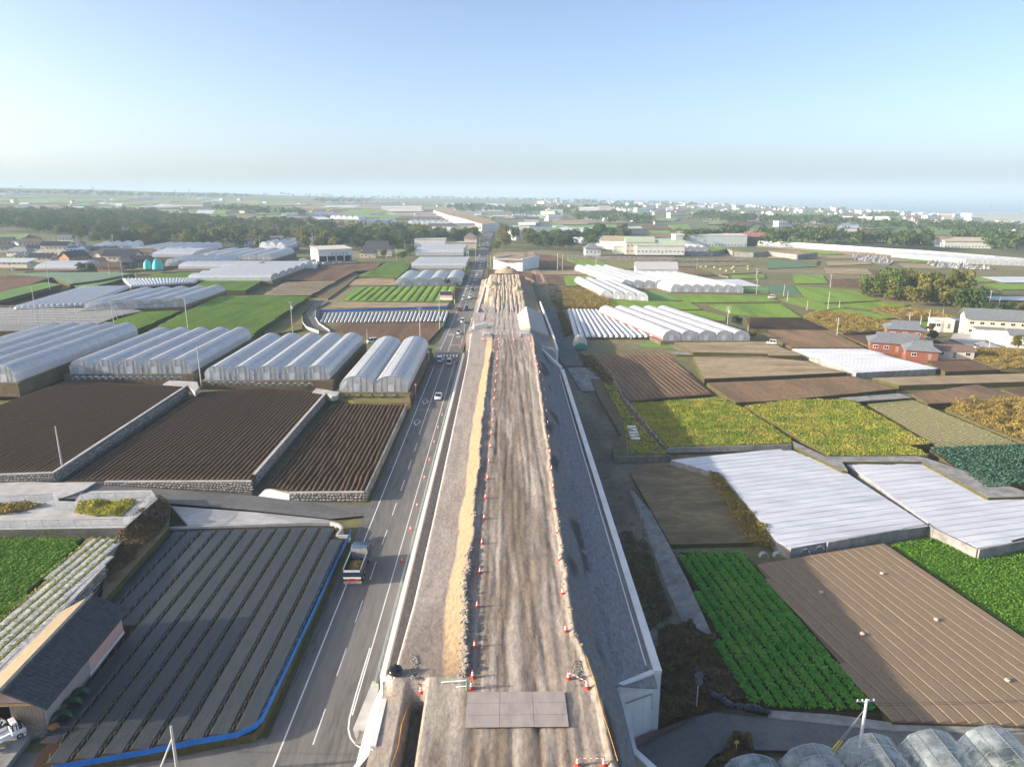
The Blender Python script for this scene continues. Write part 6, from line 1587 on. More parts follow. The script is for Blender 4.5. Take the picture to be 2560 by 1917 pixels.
def lettering(txt, size, loc, rot, m_, parent, spacing=1.6):
    cu = bpy.data.curves.new('lettering', 'FONT'); cu.body = txt; cu.size = size; cu.space_character = spacing; cu.align_x = 'CENTER'; cu.extrude = .01; cu.resolution_u = 2
    cu.materials.append(m_)
    o = bpy.data.objects.new('lettering', cu); COL.objects.link(o); o.parent = parent; o.location = loc; o.rotation_euler = rot
    me = bpy.data.meshes.new_from_object(o); o2 = link('lettering', me, parent); o2.location = loc; o2.rotation_euler = rot
    bpy.data.objects.remove(o); return o2
ink = mat('sign_ink', (0.05, 0.07, 0.10)); ink2 = mat('sign_ink_pale', (0.30, 0.34, 0.38))
lettering('東浦自動車', 1.9, (wL * .62, .385, HW - 3.9), (R(90), 0, 0), ink, ws, 1.9)
lettering('車検整備', 1.1, (wL * .46, .385, HW - 1.9), (R(90), 0, 0), ink2, ws, 2.2)
# --- right-hand farmstead
def at(q, z): return P(*q, z)
rh_ = house('red-boarded tiled farmhouse wing with gabled hip roof by the sheeted field', at(H(470, 600), -1.7) + Vector((0, 6, 0)), R(-22), 17, 9, 3.2, 'irimoya', 2.6, wall_red, tile_grey, .9, storeys=1)
house('upper storey block of the red farmhouse with grey irimoya roof', at(H(560, 560), -1.7) + Vector((3, 11, 0)), R(-22), 12, 8, 6.2, 'irimoya', 2.4, wall_red, tile_grey, .9, storeys=2)
house('small red-boarded tiled wing in front of the farmhouse', at(H(790, 690), -1.7) + Vector((0, 4, 0)), R(-22), 9.5, 8, 3.0, 'irimoya', 2.6, wall_red, tile_grey, .8, trim=white_paint)
house('low tan outbuilding with a brown roof beside the red farmhouse', at(H(1250, 680), -1.7) + Vector((0, 4, 0)), R(-12), 12, 6, 2.6, 'gable', 1.2, plaster_c, tile_brown, .5)
house('long two-storey cream house with grey tile roof across the yard', at(H(2080, 390), -1.2) + Vector((5, 9, 0)), R(-20), 34, 11, 6.2, 'gable', 3.0, plaster_c, tile_grey, .9, storeys=2)
house('white flat-roofed garage annex before the two-storey house', at(H(1790, 430), -1.4) + Vector((0, 4, 0)), R(-20), 10, 5, 4.0, 'flat', .3, plaster_w, concrete_old, .3, wins=False)
house('small white shed with a dark carport beside the yard', at(H(1060, 245), -1.0) + Vector((0, 3, 0)), R(-8), 8, 5, 3.4, 'flat', .3, plaster_w, plaster_w, .2)
house('dark blue-roofed open carport beside the small white shed', at(H(1250, 245), -1.0) + Vector((0, 3, 0)), R(-8), 8, 5, 3.2, 'flat', .3, mat('carport_dark', (0.06, 0.07, 0.09)), mat('roof_blue', (0.12, 0.22, 0.36)), .3, wins=False)
house('white gabled wing attached to the two-storey house', at(H(2150, 480), -1.4) + Vector((3, 4, 0)), R(-20), 9, 6, 3.2, 'gable', 1.6, plaster_w, tile_grey, .5)
plain('yard', concrete, -1.05, [H(1180, 320), H(1380, 280), H(1640, 290), H(1650, 440), H(1900, 520), H(1440, 530), H(1340, 470), H(1140, 390)], .4)
plain('farm_road', concrete_old, -1.1, [H(440, 260), H(560, 280), H(1000, 400), H(1440, 500), H(1440, 540), H(960, 430), H(520, 300)], .4)
# --- right centre
house('white gabled storehouse with pale roof behind the seven-span greenhouse', G(*W(790, 625)) + Vector((0, 6, 0)), R(-4), 26, 12, 5.0, 'gable', 4.0, plaster_w, mat('roof_pale', (0.55, 0.54, 0.52)), .6, name='barn', cat='barn', wins=False)
house('cream workshop with a pale green roof on the stone terrace', G(*W(840, 345)) + Vector((0, 8, 3.0)), R(-3), 40, 15, 6.2, 'gable', 4.0, plaster_w, mat('roof_pale_green', (0.50, 0.56, 0.42)), .5, storeys=1)
house('two-storey cream house beside the cream workshop', G(*W(560, 340)) + Vector((0, 8, 3.0)), R(-3), 24, 14, 9, 'gable', 4.0, plaster_c, mat('roof_pale_green', (0.5, 0.55, 0.4)), .5, storeys=2)
house('white shed with tan roof at the wood edge', G(*W(230, 255)) + Vector((0, 8, 2)), R(-15), 24, 16, 7, 'gable', 3.5, plaster_w, tile_tan, .5, wins=False, name='shed', cat='shed')
house('small pyramid-roofed grey tiled hut by the stone wall', G(*A(3, 695, 690)) + Vector((0, 4, 2)), R(0), 13, 12, 4.5, 'hip', 4.0, plaster_w, tile_grey, 1.0)
house('small white cube shed on the stone terrace', G(*W(265, 325)) + Vector((0, 3, 3)), 0, 10, 6, 4.5, 'flat', .3, plaster_w, plaster_w, .2, wins=False, name='shed', cat='shed')
house('long pale industrial hall with a row of windows behind greenhouses', G(*W(1540, 200)) + Vector((0, 12, 0)), R(-2), 72, 22, 11, 'flat', .5, mat('hall_wall', (0.55, 0.58, 0.58)), plaster_w, .4, storeys=1, name='hall', cat='hall')
house('dark storage shed with a red roof beside the hall', G(*W(1990, 190)) + Vector((0, 10, 0)), R(-6), 64, 22, 9, 'shed', 3, mat('hall_dark', (0.12, 0.10, 0.10)), mat('roof_red', (0.38, 0.14, 0.12)), 1, wins=False, name='shed', cat='shed')
# --- centre
house('low flat-roofed depot with cream walls by the main road', G(*A(2, 1500, 625)) + Vector((0, 10, 0)), 0, 30, 18, 8.5, 'flat', .5, plaster_w, plaster_c, .4, name='depot', cat='depot')
house('small gatehouse with brown pyramid roof at the road', G(*A(2, 1850, 620)) + Vector((0, 6, 0)), 0, 12, 10, 9.5, 'hip', 4.2, plaster_c, tile_brown, 1.0)
house('long low canopy linking depot and gatehouse', G(*A(2, 1740, 625)) + Vector((0, 6, 0)), 0, 36, 8, 5.5, 'flat', .6, plaster_c, plaster_c, .6, wins=False, name='canopy', cat='canopy')
house('tile-roofed farmhouse with garden trees beside the workshop', G(*A(2, 1040, 690)) + Vector((0, 8, 0)), R(-2), 26, 14, 6.0, 'irimoya', 6.0, plaster_c, tile_dark, 1.4)
house('dark porch wing of the tile-roofed farmhouse', G(*A(2, 965, 705)) + Vector((0, 4, 0)), R(-2), 13, 8, 4.2, 'hip', 3.0, plaster_c, tile_dark, 1.0)
# --- left village
vill = [(720, 400, 30, 15, 12.5, 'gable', 3.5, plaster_c, tile_dark, 0, 2, 'two-storey cream house with a broad dark roof'),
        (930, 480, 24, 14, 6, 'gable', 5, wall_brick, tile_dark, 70, 1, 'brown boarded gable barn beside the cream house'),
        (1000, 400, 24, 13, 7.5, 'hip', 3, plaster_c, mat('roof_blue', (0.1, 0.2, 0.3)), 0, 2, 'blue-roofed house behind the brown barn'),
        (870, 260, 20, 13, 9.0, 'irimoya', 4, plaster_w, tile_grey, 0, 2, 'white two-storey house before the wood'),
        (1000, 290, 15, 11, 6, 'hip', 3, plaster_c, tile_dark, 0, 1, 'dark-roofed house beside the white two-storey house'),
        (1570, 475, 34, 15, 7, 'gable', 5, plaster_c, tile_dark, 0, 1, 'long dark tiled farmhouse behind the cabbage plot'),
        (1290, 470, 12, 10, 7, 'gable', 4, plaster_c, tile_tan, 80, 1, 'small tan-roofed house behind the tiled farmhouse'),
        (1210, 560, 22, 12, 5, 'irimoya', 4, plaster_c, tile_dark, 15, 1, 'dark tiled house next to the round hedge'),
        (1430, 615, 20, 10, 5.5, 'gable', 3.5, wall_brick, tile_brown, 0, 1, 'brown gabled shed facing the cabbage plot'),
        (1520, 430, 36, 12, 6, 'gable', 4, plaster_c, tile_grey, 0, 1, 'grey-roofed row house beyond the tiled farmhouse'),
        (1850, 420, 30, 13, 6, 'hip', 3.5, plaster_c, tile_brown, 5, 1, 'brown hipped house beside the white tunnel'),
        (1830, 540, 17, 12, 8, 'gable', 3, mat('dark_boards', (0.1, 0.1, 0.11)), tile_dark, 0, 1, 'dark boarded shed by the teal covered heap'),
        (1640, 560, 14, 11, 6.5, 'irimoya', 4, mat('dark_boards', (0.1, 0.1, 0.11)), tile_dark, 10, 1, 'small dark tiled house beside the boarded shed'),
        (380, 280, 28, 14, 6.5, 'irimoya', 5, plaster_c, tile_brown, 20, 1, 'brown tiled house under the green meadow'),
        (220, 260, 22, 12, 5, 'gable', 3, plaster_w, tile_grey, -15, 1, 'grey gabled house with white walls under the meadow'),
        (60, 260, 26, 13, 5, 'irimoya', 5, plaster_c, tile_dark, 10, 1, 'old dark tiled farmhouse at the village edge'),
        (230, 400, 26, 14, 5, 'hip', 4.5, plaster_c, tile_grey, -5, 1, 'grey hipped house among village shrubs'),
        (440, 350, 18, 10, 5, 'gable', 3, plaster_w, tile_dark, 0, 1, 'white-walled store house in the village'),
        (60, 350, 22, 12, 5.5, 'irimoya', 4.5, plaster_c, tile_dark, 5, 1, 'dark farmhouse behind the pale tin roof'),
        (130, 540, 36, 14, 4.5, 'shed', 2.5, plaster_c, mat('roof_tin', (0.42, 0.46, 0.47)), -4, 1, 'broad pale tin roof over an open shed'),
        (520, 470, 24, 11, 4.5, 'gable', 3, plaster_c, tile_dark, 0, 1, 'low dark-roofed annex behind the long pale tunnel'),
        (310, 460, 20, 11, 5, 'hip', 3.5, plaster_c, tile_dark, 0, 1, 'dark hipped cottage beside the broad tin roof'),
        (1330, 390, 30, 11, 5.5, 'gable', 4, plaster_c, tile_dark, 0, 1, 'dark-roofed house in front of the pale greenhouse gables')]
for x, y, w, d, h, rk, rhh, wm, rm, rz, st, lab in vill:
    p = P(*V(x, y), 4.0); k = .7
    house(lab, Vector((p.x, p.y + d * .35, 3.6)), R(rz), w * k, d * k, h * (.5 if st == 1 else .6), rk, rhh * k * 1.1, wm, rm, .9, storeys=st)
for x, y, lab, s in ((1950, 575, 'teal sheet covered heap beside the dark boarded shed', 5.5), (2080, 580, 'larger teal dome of sheeting beside the tunnels', 6.5)):
    p = P(*V(x, y), 3.8); heap('covered_heap', lab, p, s * .55, s * .5, s * .9, teal_sheet, s, 'covered heap')
heap('covered_heap', 'straw heap under a pale net by the low tunnels', P(*B(3, 580, 275), -2.2), 2.6, 2.4, 3.4, mat('pale_net', (0.55, 0.50, 0.42), (0.62, 0.58, 0.5), 1.5, .9, .1, 3), 9, 'covered heap')
heap('covered_heap', 'green tarpaulin bundle under the straw heap', P(*B(3, 590, 300), -2.2) + Vector((0, -1.0, 0)), 2.3, 1.2, 1.5, mat('green_tarp', (0.05, 0.20, 0.17)), 12, 'covered heap')
mid = [(A(2, 130, 600), 30, 14, 8, 'gable', tile_grey, 'long grey-roofed farmhouse behind the grey arches'), (A(2, 270, 610), 22, 13, 7, 'gable', tile_grey, 'grey tiled house with white walls before the wood'), (A(2, 455, 600), 17, 11, 6, 'hip', mat('roof_blue', (0.1, 0.2, 0.3)), 'small blue hipped house before the wood'), (A(1, 2090, 605), 26, 12, 6, 'gable', tile_brown, 'brown-roofed shed at the wood edge beside the greenhouses'),
       (A(2, 1810, 470), 40, 20, 9, 'gable', tile_grey, 'grey-roofed house at the foot of the bright fill'), (A(2, 1590, 470), 44, 20, 8, 'gable', tile_dark, 'dark-roofed shop beyond the roadside wood'), (A(3, 240, 480), 42, 20, 10, 'gable', tile_grey, 'grey-roofed house by the white abutment'), (A(3, 130, 480), 30, 18, 12, 'gable', plaster_w, 'white house beside the far abutment'), (A(3, 170, 405), 34, 20, 9, 'gable', tile_dark, 'dark-roofed house on the far lane'),
       (A(3, 1090, 545), 44, 22, 8, 'irimoya', tile_dark, 'dark tiled farmstead in the wood clearing'), (A(3, 1250, 570), 40, 18, 7, 'gable', tile_brown, 'brown-roofed house behind the many-ridged greenhouse'), (A(2, 1460, 360), 60, 24, 12, 'flat', plaster_w, 'white box building beyond the arched greenhouses'), (A(2, 1260, 300), 150, 26, 12, 'gable', mat('roof_pale', (0.5, 0.5, 0.5)), 'very long pale-roofed plant in the distance'), (A(4, 90, 530), 50, 24, 10, 'gable', tile_grey, 'grey-roofed house in the far trees'), (A(4, 1720, 620), 60, 30, 9, 'gable', tile_tan, 'tan-roofed hall before the dark grove'), (A(4, 1440, 590), 50, 26, 9, 'gable', tile_brown, 'brown-roofed house behind the vast greenhouses'), (A(3, 640, 305), 90, 30, 10, 'gable', plaster_w, 'long white shed in the middle distance'), (A(4, 660, 530), 70, 30, 9, 'gable', plaster_c, 'pale long roof among far trees')]
for q, w, d, h, rk, rm, lab in mid:
    p = G(*q); house(lab, p + Vector((0, d / 2 * .6, 0)), R(rng.uniform(-8, 8)), w * .75, d * .75, h * .75, rk, 3.2, rng.choice((plaster_w, plaster_c)), rm, .9, storeys=1, ribs=False)

# ------------------------------------------------------------------ vehicles
GLASS = glass_dark
def wheels(r, xs, half, rad, wd=.2):
    for x in xs:
        for s in (-1, 1):
            mb = MB(); mb.tube((s * (half - wd), x, rad), (s * half, x, rad), rad, n=14); w = mb.build('wheel', rubber, r)
            mb = MB(); mb.tube((s * (half - .02), x, rad), (s * (half + .012), x, rad), rad * .58, n=12); mb.build('rim', steel, w)
def loft(mb, secs, mi=0):
    """secs: rings of (x, y, z) of equal length"""
    n = len(secs[0]); o = len(mb.v)
    vs = [p for s in secs for p in s]
    fs = [(k * n + i, k * n + (i + 1) % n, (k + 1) * n + (i + 1) % n, (k + 1) * n + i) for k in range(len(secs) - 1) for i in range(n)]
    fs += [tuple(range(n))[::-1], tuple((len(secs) - 1) * n + i for i in range(n))]
    mb.add(vs, fs, mi)
def ring(y, hw, z0, z1, ch=.12, top=1.0):
    return [(-hw, y, z0), (hw, y, z0), (hw, y, z1 - ch), (hw * top - ch * .6, y, z1), (-hw * top + ch * .6, y, z1), (-hw, y, z1 - ch)]
def car(kind, paint_m):
    """front towards +y"""
    spec = {'van': (3.4, .74, [(-1.70, .35, 1.0), (-1.60, .3, 1.05), (1.35, .3, 1.0), (1.65, .32, .86), (1.70, .4, .75)], [(-1.62, 1.0, .92), (-1.52, 1.86, .84), (.75, 1.88, .84), (1.38, 1.0, .92)]),
            'sedan': (4.4, .86, [(-2.2, .38, .82), (-2.05, .28, .95), (-.9, .28, .95), (.9, .28, .92), (1.95, .28, .76), (2.2, .4, .62)], [(-1.75, .93, .88), (-.85, 1.42, .74), (.35, 1.44, .74), (1.2, .91, .88)]),
            'suv': (4.3, .88, [(-2.15, .42, .95), (-2.0, .34, 1.08), (1.0, .34, 1.05), (1.95, .34, .95), (2.15, .45, .78)], [(-1.95, 1.06, .9), (-1.6, 1.68, .8), (.3, 1.7, .8), (1.15, 1.04, .9)]),
            'truck': (3.4, .74, [(-1.7, .5, .66), (.55, .5, .66), (.56, .36, 1.0), (1.55, .32, .98), (1.7, .4, .8)], [(.6, .98, .95), (.66, 1.74, .86), (1.15, 1.76, .86), (1.56, .98, .92)])}[kind]
    L, hw, low, cab = spec
    r = thing('car', 'car', 'car')
    mb = MB(); loft(mb, [ring(y, hw, z0, z1) for y, z0, z1 in low]); mb.build('body', paint_m, r, True)
    mb = MB(); loft(mb, [ring(y, hw * k, cab[0][1] - .1, max(z, cab[0][1] - .05) , .1, .9) for y, z, k in cab]); mb.build('glasshouse', GLASS, r)
    y0, y1, zt = cab[1][0] - .02, cab[2][0] + .02, cab[1][1]
    mb = MB(); mb.box(-hw * .84, y0, zt - .02, hw * .84, y1, zt + .05, 0, .06, .06); mb.build('roof', paint_m, r)
    mb = MB()
    for s in (-1, 1):
        for yy in ((y0 + .1, y0 + .22), ((y0 + y1) / 2 - .05, (y0 + y1) / 2 + .05), (y1 - .12, y1 - .02)):
            mb.add([(s * hw * .995, yy[0], cab[0][1] - .05), (s * hw * .995, yy[1], cab[0][1] - .05), (s * hw * .845, yy[1], zt), (s * hw * .845, yy[0], zt)], ((0, 1, 2, 3),))
    mb.build('pillar', paint_m, r)
    wheels(r, (-L * .31, L * .33), hw + .015, .29 if kind in ('van', 'truck') else .33)
    zl = low[-2][2] - .18
    for s in (-1, 1):
        mb = MB(); mb.box(s * hw * .8 - .14, L / 2 - .12, zl - .07, s * hw * .8 + .14, L / 2 - .0, zl + .09); mb.build('headlight', white_band, r)
        mb = MB(); mb.box(s * hw * .85 - .09, -L / 2 - .01, low[0][2] - .3, s * hw * .85 + .09, -L / 2 + .06, low[0][2] - .02); mb.build('tail_light', mat('tail_red', (0.5, 0.02, 0.02)), r)
        mb = MB(); mb.box(s * (hw + .09) - .08, cab[-1][0] - .15, cab[0][1], s * (hw + .09) + .08, cab[-1][0] - .05, cab[0][1] + .14); mb.build('mirror', paint_m, r)
    mb = MB(); mb.box(-.17, L / 2 - .03, .45, .17, L / 2 + .012, .56); mb.build('number_plate', white_band, r)
    if kind == 'truck':
        for bx in ((-hw, -1.69, -hw + .05, .5), (hw - .05, -1.69, hw, .5)):
            mb = MB(); mb.box(bx[0], bx[1], .663, bx[2], bx[3], 1.0); mb.build('bed_side', paint_m, r)
        mb = MB(); mb.box(-hw + .053, -1.69, .663, hw - .053, -1.64, 1.0); mb.build('tailgate', paint_m, r)
    return r
carp = {n: mat('car_' + n, c, rough=.28, spec=.55) for n, c in dict(white=(.80, .80, .79), silver=(.48, .49, .50), black=(.02, .02, .025), red=(.30, .02, .02), blue=(.10, .16, .26)).items()}
CARS = {}
def put_car(kind, colr, p, rz, lab, grp):
    k = (kind, colr)
    c = copy_tree(CARS[k]) if k in CARS else car(kind, carp[colr])
    CARS.setdefault(k, c)
    nm = {'van': 'van', 'sedan': 'car', 'suv': 'car', 'truck': 'pickup_truck'}[kind]
    c.name = nm; c.location = p; c.rotation_euler = (0, 0, rz)
    c['label'] = lab; c['category'] = {'truck': 'pickup'}.get(kind, 'van' if kind == 'van' else 'car'); c['group'] = grp
g_on, g_off = 'vehicles coming down the main road', 'vehicles driving up the main road'
def road_car(q, kind, colr, lab, zz=.11):
    p = P(*q, zz); away = p.x < -18.9
    p.x = -20.4 if away else -17.2
    if p.y > 650: p.z = T(p.x, p.y) + .62
    put_car(kind, colr, p, 0.0 if away else math.pi, lab, g_off if away else g_on)
for q, k, c, lab in ((E(75, 1240), 'van', 'white', 'white boxy van with its back to the crosswalk queue'), (E(222, 1280), 'van', 'silver', 'pale van coming over the striped crosswalk'), (B(2, 1567, 745), 'sedan', 'white', 'white sedan heading down the road past the twin greenhouse'),
    (E(365, 855), 'truck', 'white', 'white kei truck passing the curved street lamp'), (E(428, 700), 'van', 'white', 'white van beside the gravel crossing'), (E(377, 535), 'suv', 'red', 'dark red car driving up past the small tunnels'), (E(500, 520), 'suv', 'black', 'black car coming down beside the capped wall'),
    (E(445, 380), 'van', 'white', 'white van driving up near the billboard'), (E(553, 360), 'suv', 'white', 'white estate car opposite the billboard'), (E(520, 235), 'van', 'white', 'white van waiting at the lane mouth'), (E(602, 258), 'sedan', 'black', 'dark sedan at the lane mouth'), (E(640, 128), 'suv', 'silver', 'silver car beside the steel fence'), (E(660, 50), 'suv', 'white', 'white car following the silver car'),
    (Fq(803, 1130), 'van', 'white', 'white van at the second crosswalk'), (Fq(830, 1075), 'van', 'white', 'white van stopped behind the second crosswalk'), (Fq(868, 1180), 'sedan', 'silver', 'silver car just before the second crosswalk'), (Fq(815, 980), 'van', 'white', 'white van beyond the second crosswalk'), (Fq(885, 880), 'sedan', 'white', 'white car at the far junction'), (Fq(905, 835), 'van', 'red', 'red van turning at the far junction'), (Fq(970, 845), 'suv', 'red', 'red car queueing at the far junction'), (Fq(945, 690), 'van', 'white', 'white van on the valley bridge'), (Fq(985, 755), 'sedan', 'white', 'white car coming over the valley bridge'), (Fq(930, 740), 'sedan', 'silver', 'silver car going over the valley bridge')):
    road_car(q, k, c, lab)
def parked(q, z, k, c, rz, lab, grp=None): 
    p = P(*q, z) if z is not None else G(*q, .3); put_car(k, c, p, R(rz), lab, grp or 'parked vehicles')
WS = lambda x, y: (740 + x * .07246, 590 + y * .07246)
for x, y, k, c, rz, lab in ((990, 960, 'sedan', 'white', 160, 'white car parked at the workshop corner'), (1170, 950, 'van', 'blue', 170, 'blue van parked before the second workshop bay'), (1300, 945, 'sedan', 'white', 165, 'white car parked before the third workshop bay'), (1410, 940, 'sedan', 'silver', 165, 'silver car between two parked white cars'), (1520, 935, 'sedan', 'white', 165, 'white car parked last in the workshop row'), (250, 830, 'sedan', 'white', 100, 'white car parked behind the short tunnels'), (350, 890, 'sedan', 'white', 100, 'white car parked against the workshop side wall'), (600, 890, 'suv', 'black', 90, 'dark car parked in the shade of the workshop')):
    parked(WS(x, y), 3.25, k, c, rz, lab, 'cars parked at the workshop')
poly_sheet('yard', [P(*WS(x, y), 3.2) for x, y in ((100, 780), (780, 850), (2100, 830), (2208, 900), (1100, 990), (850, 1000), (700, 900), (250, 930))], asphalt2, thick=2)
parked(H(715, 310), -1.0, 'sedan', 'silver', -60, 'silver car parked at the yard entrance hedge'); parked(H(895, 350), -1.0, 'sedan', 'silver', -62, 'silver car parked next to the brown shrub')
parked(H(1540, 535), -1.2, 'truck', 'white', 100, 'white kei truck parked below the low white wall')
parked(B(4, 30, 280), -1.4, 'van', 'white', 70, 'white van on the lane above the straw field'); parked(A(4, 30, 1055), None, 'van', 'white', 80, 'white van driving between the green paddies')
parked(W(915, 490), None, 'suv', 'white', 80, 'white car parked by the seedling terrace'); parked(W(1010, 488), None, 'sedan', 'black', 80, 'dark car parked by the seedling terrace')
parked(A(1, 118, 815), 4.1, 'van', 'white', 10, 'white van parked beside the long pale tunnel'); parked(B(2, 1000, 268), .9, 'van', 'white', 120, 'white van half hidden behind the twin greenhouse')
parked(S(40, 1440), 1.0, 'truck', 'white', -42, 'white kei truck parked in front of the long barn')
# --- dump truck
tp_ = P(*C(2, 556, 640), .1)
dt = thing('dump_truck', 'dark blue dump truck carrying soil up the main road', 'truck', (-20.85, tp_.y + .1, .1))
navy = mat('truck_navy', (0.022, 0.045, 0.095), rough=.35, spec=.5); chrome = mat('chrome', (.62, .62, .62), rough=.25, metal=.8)
redp = mat('truck_red', (0.55, 0.03, 0.025), rough=.4); amber = mat('amber_stripe', (0.80, 0.45, 0.03), rough=.5)
mb = MB(); mb.box(-.45, .3, .75, .45, 7.4, 1.05); mb.build('chassis', rubber, dt)
wheels(dt, (1.5, 2.75), 1.2, .5, .5); wheels(dt, (6.4,), 1.2, .5, .3)
cb_ = thing('cab', None, None); cb_.parent = dt
for k_ in list(cb_.keys()): del cb_[k_]
mb = MB(); loft(mb, [[(-1.22, y, .85), (1.22, y, .85), (1.22, y, z), (1.1, y, z + .12), (-1.1, y, z + .12), (-1.22, y, z)] for y, z in ((5.55, 2.7), (5.7, 2.78), (7.3, 2.75), (7.62, 1.9), (7.68, 1.6))]); mb.build('cab_shell', navy, cb_, True)
mb = MB(); mb.add([(-1.08, 7.40, 2.55), (1.08, 7.40, 2.55), (1.1, 7.66, 1.75), (-1.1, 7.66, 1.75)], ((0, 3, 2, 1),)); mb.build('windscreen', GLASS, cb_)
for s in (-1, 1):
    mb = MB(); mb.box(s * 1.225 - .012, 6.2, 1.85, s * 1.225 + .012, 7.2, 2.55); mb.build('side_window', GLASS, cb_)
    mb = MB(); mb.box(s * 1.45 - .1, 7.3, 1.8, s * 1.45 + .1, 7.4, 2.4); mb.bar((s * 1.2, 7.35, 2.3), (s * 1.42, 7.35, 2.3), .05); mb.build('mirror', chrome, cb_)
for i in range(9):
    mb = MB(); x = -1.0 + i * .25; mb.box(x - .05, 5.2, 2.87, x + .05, 6.1, 2.95); mb.build('roof_slat', mat('slat_blue', (.20, .32, .45)), dt)
bx0, bx1, by0, by1, bz0, bz1 = -1.22, 1.22, .25, 5.35, 1.15, 2.35
mb = MB(); mb.box(bx0, by0, bz0, bx1, by1, bz0 + .12); mb.build('bed_floor', navy, dt)
for s in (-1, 1):
    mb = MB(); a, b = sorted((s * bx1, s * (bx1 - .09))); mb.box(a, by0, bz0 + .123, b, by1, bz1); mb.build('bed_side', navy, dt)
    mb = MB(); a, b = sorted((s * (bx1 + .03), s * (bx1 - .12))); mb.box(a, by0, bz1 + .003, b, by1, bz1 + .09); mb.build('side_rail', mat('rail_grey_green', (.20, .27, .26)), dt)
    for i in range(5):
        mb = MB(); a, b = sorted((s * (bx1 + .003), s * (bx1 + .07))); y = by0 + .4 + i * 1.1; mb.box(a, y, bz0 + .1, b, y + .12, bz1 - .02); mb.build('side_rib', chrome, dt)
mb = MB(); mb.box(bx0 + .093, by1 - .1, bz0 + .123, bx1 - .093, by1, bz1 + .55); mb.build('headboard', mat('worn_steel', (.36, .33, .31), (.48, .45, .42), 2, .6), dt)
mb = MB(); mb.box(bx0 + .02, by0 - .1, bz0 - .05, bx1 - .02, by0 - .004, bz1 - .1); mb.build('tailgate', navy, dt)
mb = MB(); mb.box(bx0 + .1, by0 - .16, bz1 - .35, bx1 - .1, by0 - .104, bz1 - .05); mb.build('tailgate_rail', mat('worn_white', (.62, .60, .57)), dt)
mb = MB(); mb.box(bx0, by0 - .17, bz0 - .10, bx1, by0 - .105, bz0 + .08); mb.build('tail_strip', white_band, dt)
for s in (-1, 1):
    for i in range(4):
        mb = MB(); x = s * (.45 + i * .18); a, b = sorted((x, x + s * .12)); mb.add([(a, by0 - .13, .86), (b, by0 - .13, .86), (b + .06, by0 - .13, 1.03), (a + .06, by0 - .13, 1.03)], ((0, 1, 2, 3),)); mb.build('stripe', amber, dt)
mb = MB(); mb.box(-1.18, by0 - .12, .82, 1.18, by0 + .1, 1.045); mb.build('rear_lamp_board', redp, dt)
mb = MB(); mb.box(-.7, by0 - .1, .62, .7, by0 + .06, .8); mb.build('bumper', redp, dt)
for x in (-.83, 0, .83):
    mb = MB(); mb.box(x - .38, by0 - .08, .18, x + .38, by0 - .05, .6); mb.build('mud_flap', mat('flap_grey', (.5, .47, .45)), dt)
nx, ny = 14, 24; vs = []
for j in range(ny + 1):
    for i in range(nx + 1):
        u, v = i / nx, j / ny; x = lerp(bx0 + .1, bx1 - .1, u); y = lerp(by0 + .02, by1 - .9, v)
        z = bz0 + .2 + .75 * math.sin(math.pi * min(1, max(0, v))) ** .5 * (1 - .55 * abs(2 * u - 1) ** 2) + .09 * math.sin(x * 13 + mnoise.noise(Vector((x, y, 0)))) * (1 - abs(2 * u - 1)) + .08 * mnoise.noise(Vector((x * 3, y * 3, 1)))
        vs.append((x, y, z))
mb = MB(); mb.add(vs, [(j * (nx + 1) + i, j * (nx + 1) + i + 1, (j + 1) * (nx + 1) + i + 1, (j + 1) * (nx + 1) + i) for j in range(ny) for i in range(nx)])
mb.build('soil_load', mat('load_soil', (.17, .115, .05), (.26, .18, .085), 2.5, .95, .05, 6), dt, True)
# ------------------------------------------------------------------ poles, signs, lamps
def pole(q, top_y, z, lab, arms=1, m_=None, trans=False, r0=.17, kind=None, base=None):
    p = P(*q, z) if z is not None else G(*q)
    h = max(4.0, height_to(p, top_y))
    r = thing('utility_pole', lab, 'pole', p, rng.uniform(-.3, .3))
    mb = MB(); mb.tube((0, 0, -.3), (0, 0, h), r0, r0 * .62, n=9); mb.build('shaft', m_ or pole_conc, r)
    for i in range(arms):
        zz = h - .35 - i * .8
        mb = MB(); mb.bar((-.95, .16, zz), (.95, .16, zz), .1); arm = mb.build('crossarm', steel, r)
        for x in (-.85, -.35, .35, .85):
            mb = MB(); mb.lathe([(.05, 0), (.08, .08), (.05, .2), (0, .22)], 7, (x, .16, zz + .05)); mb.build('insulator', white_band, arm)
    if trans:
        mb = MB(); mb.lathe([(0, 0), (.33, 0), (.33, .95), (.22, 1.02), (0, 1.02)], 12, (.5, 0, h - 2.6)); mb.build('transformer', mat('transformer_grey', (.5, .52, .53)), r)
    if base is not None:
        mb = MB(); mb.tube((0, 0, 0), (0, 0, 2.0), r0 * 1.06, r0 * 1.0, n=9); mb.build('warning_sleeve', base, r)
    return r, p, h
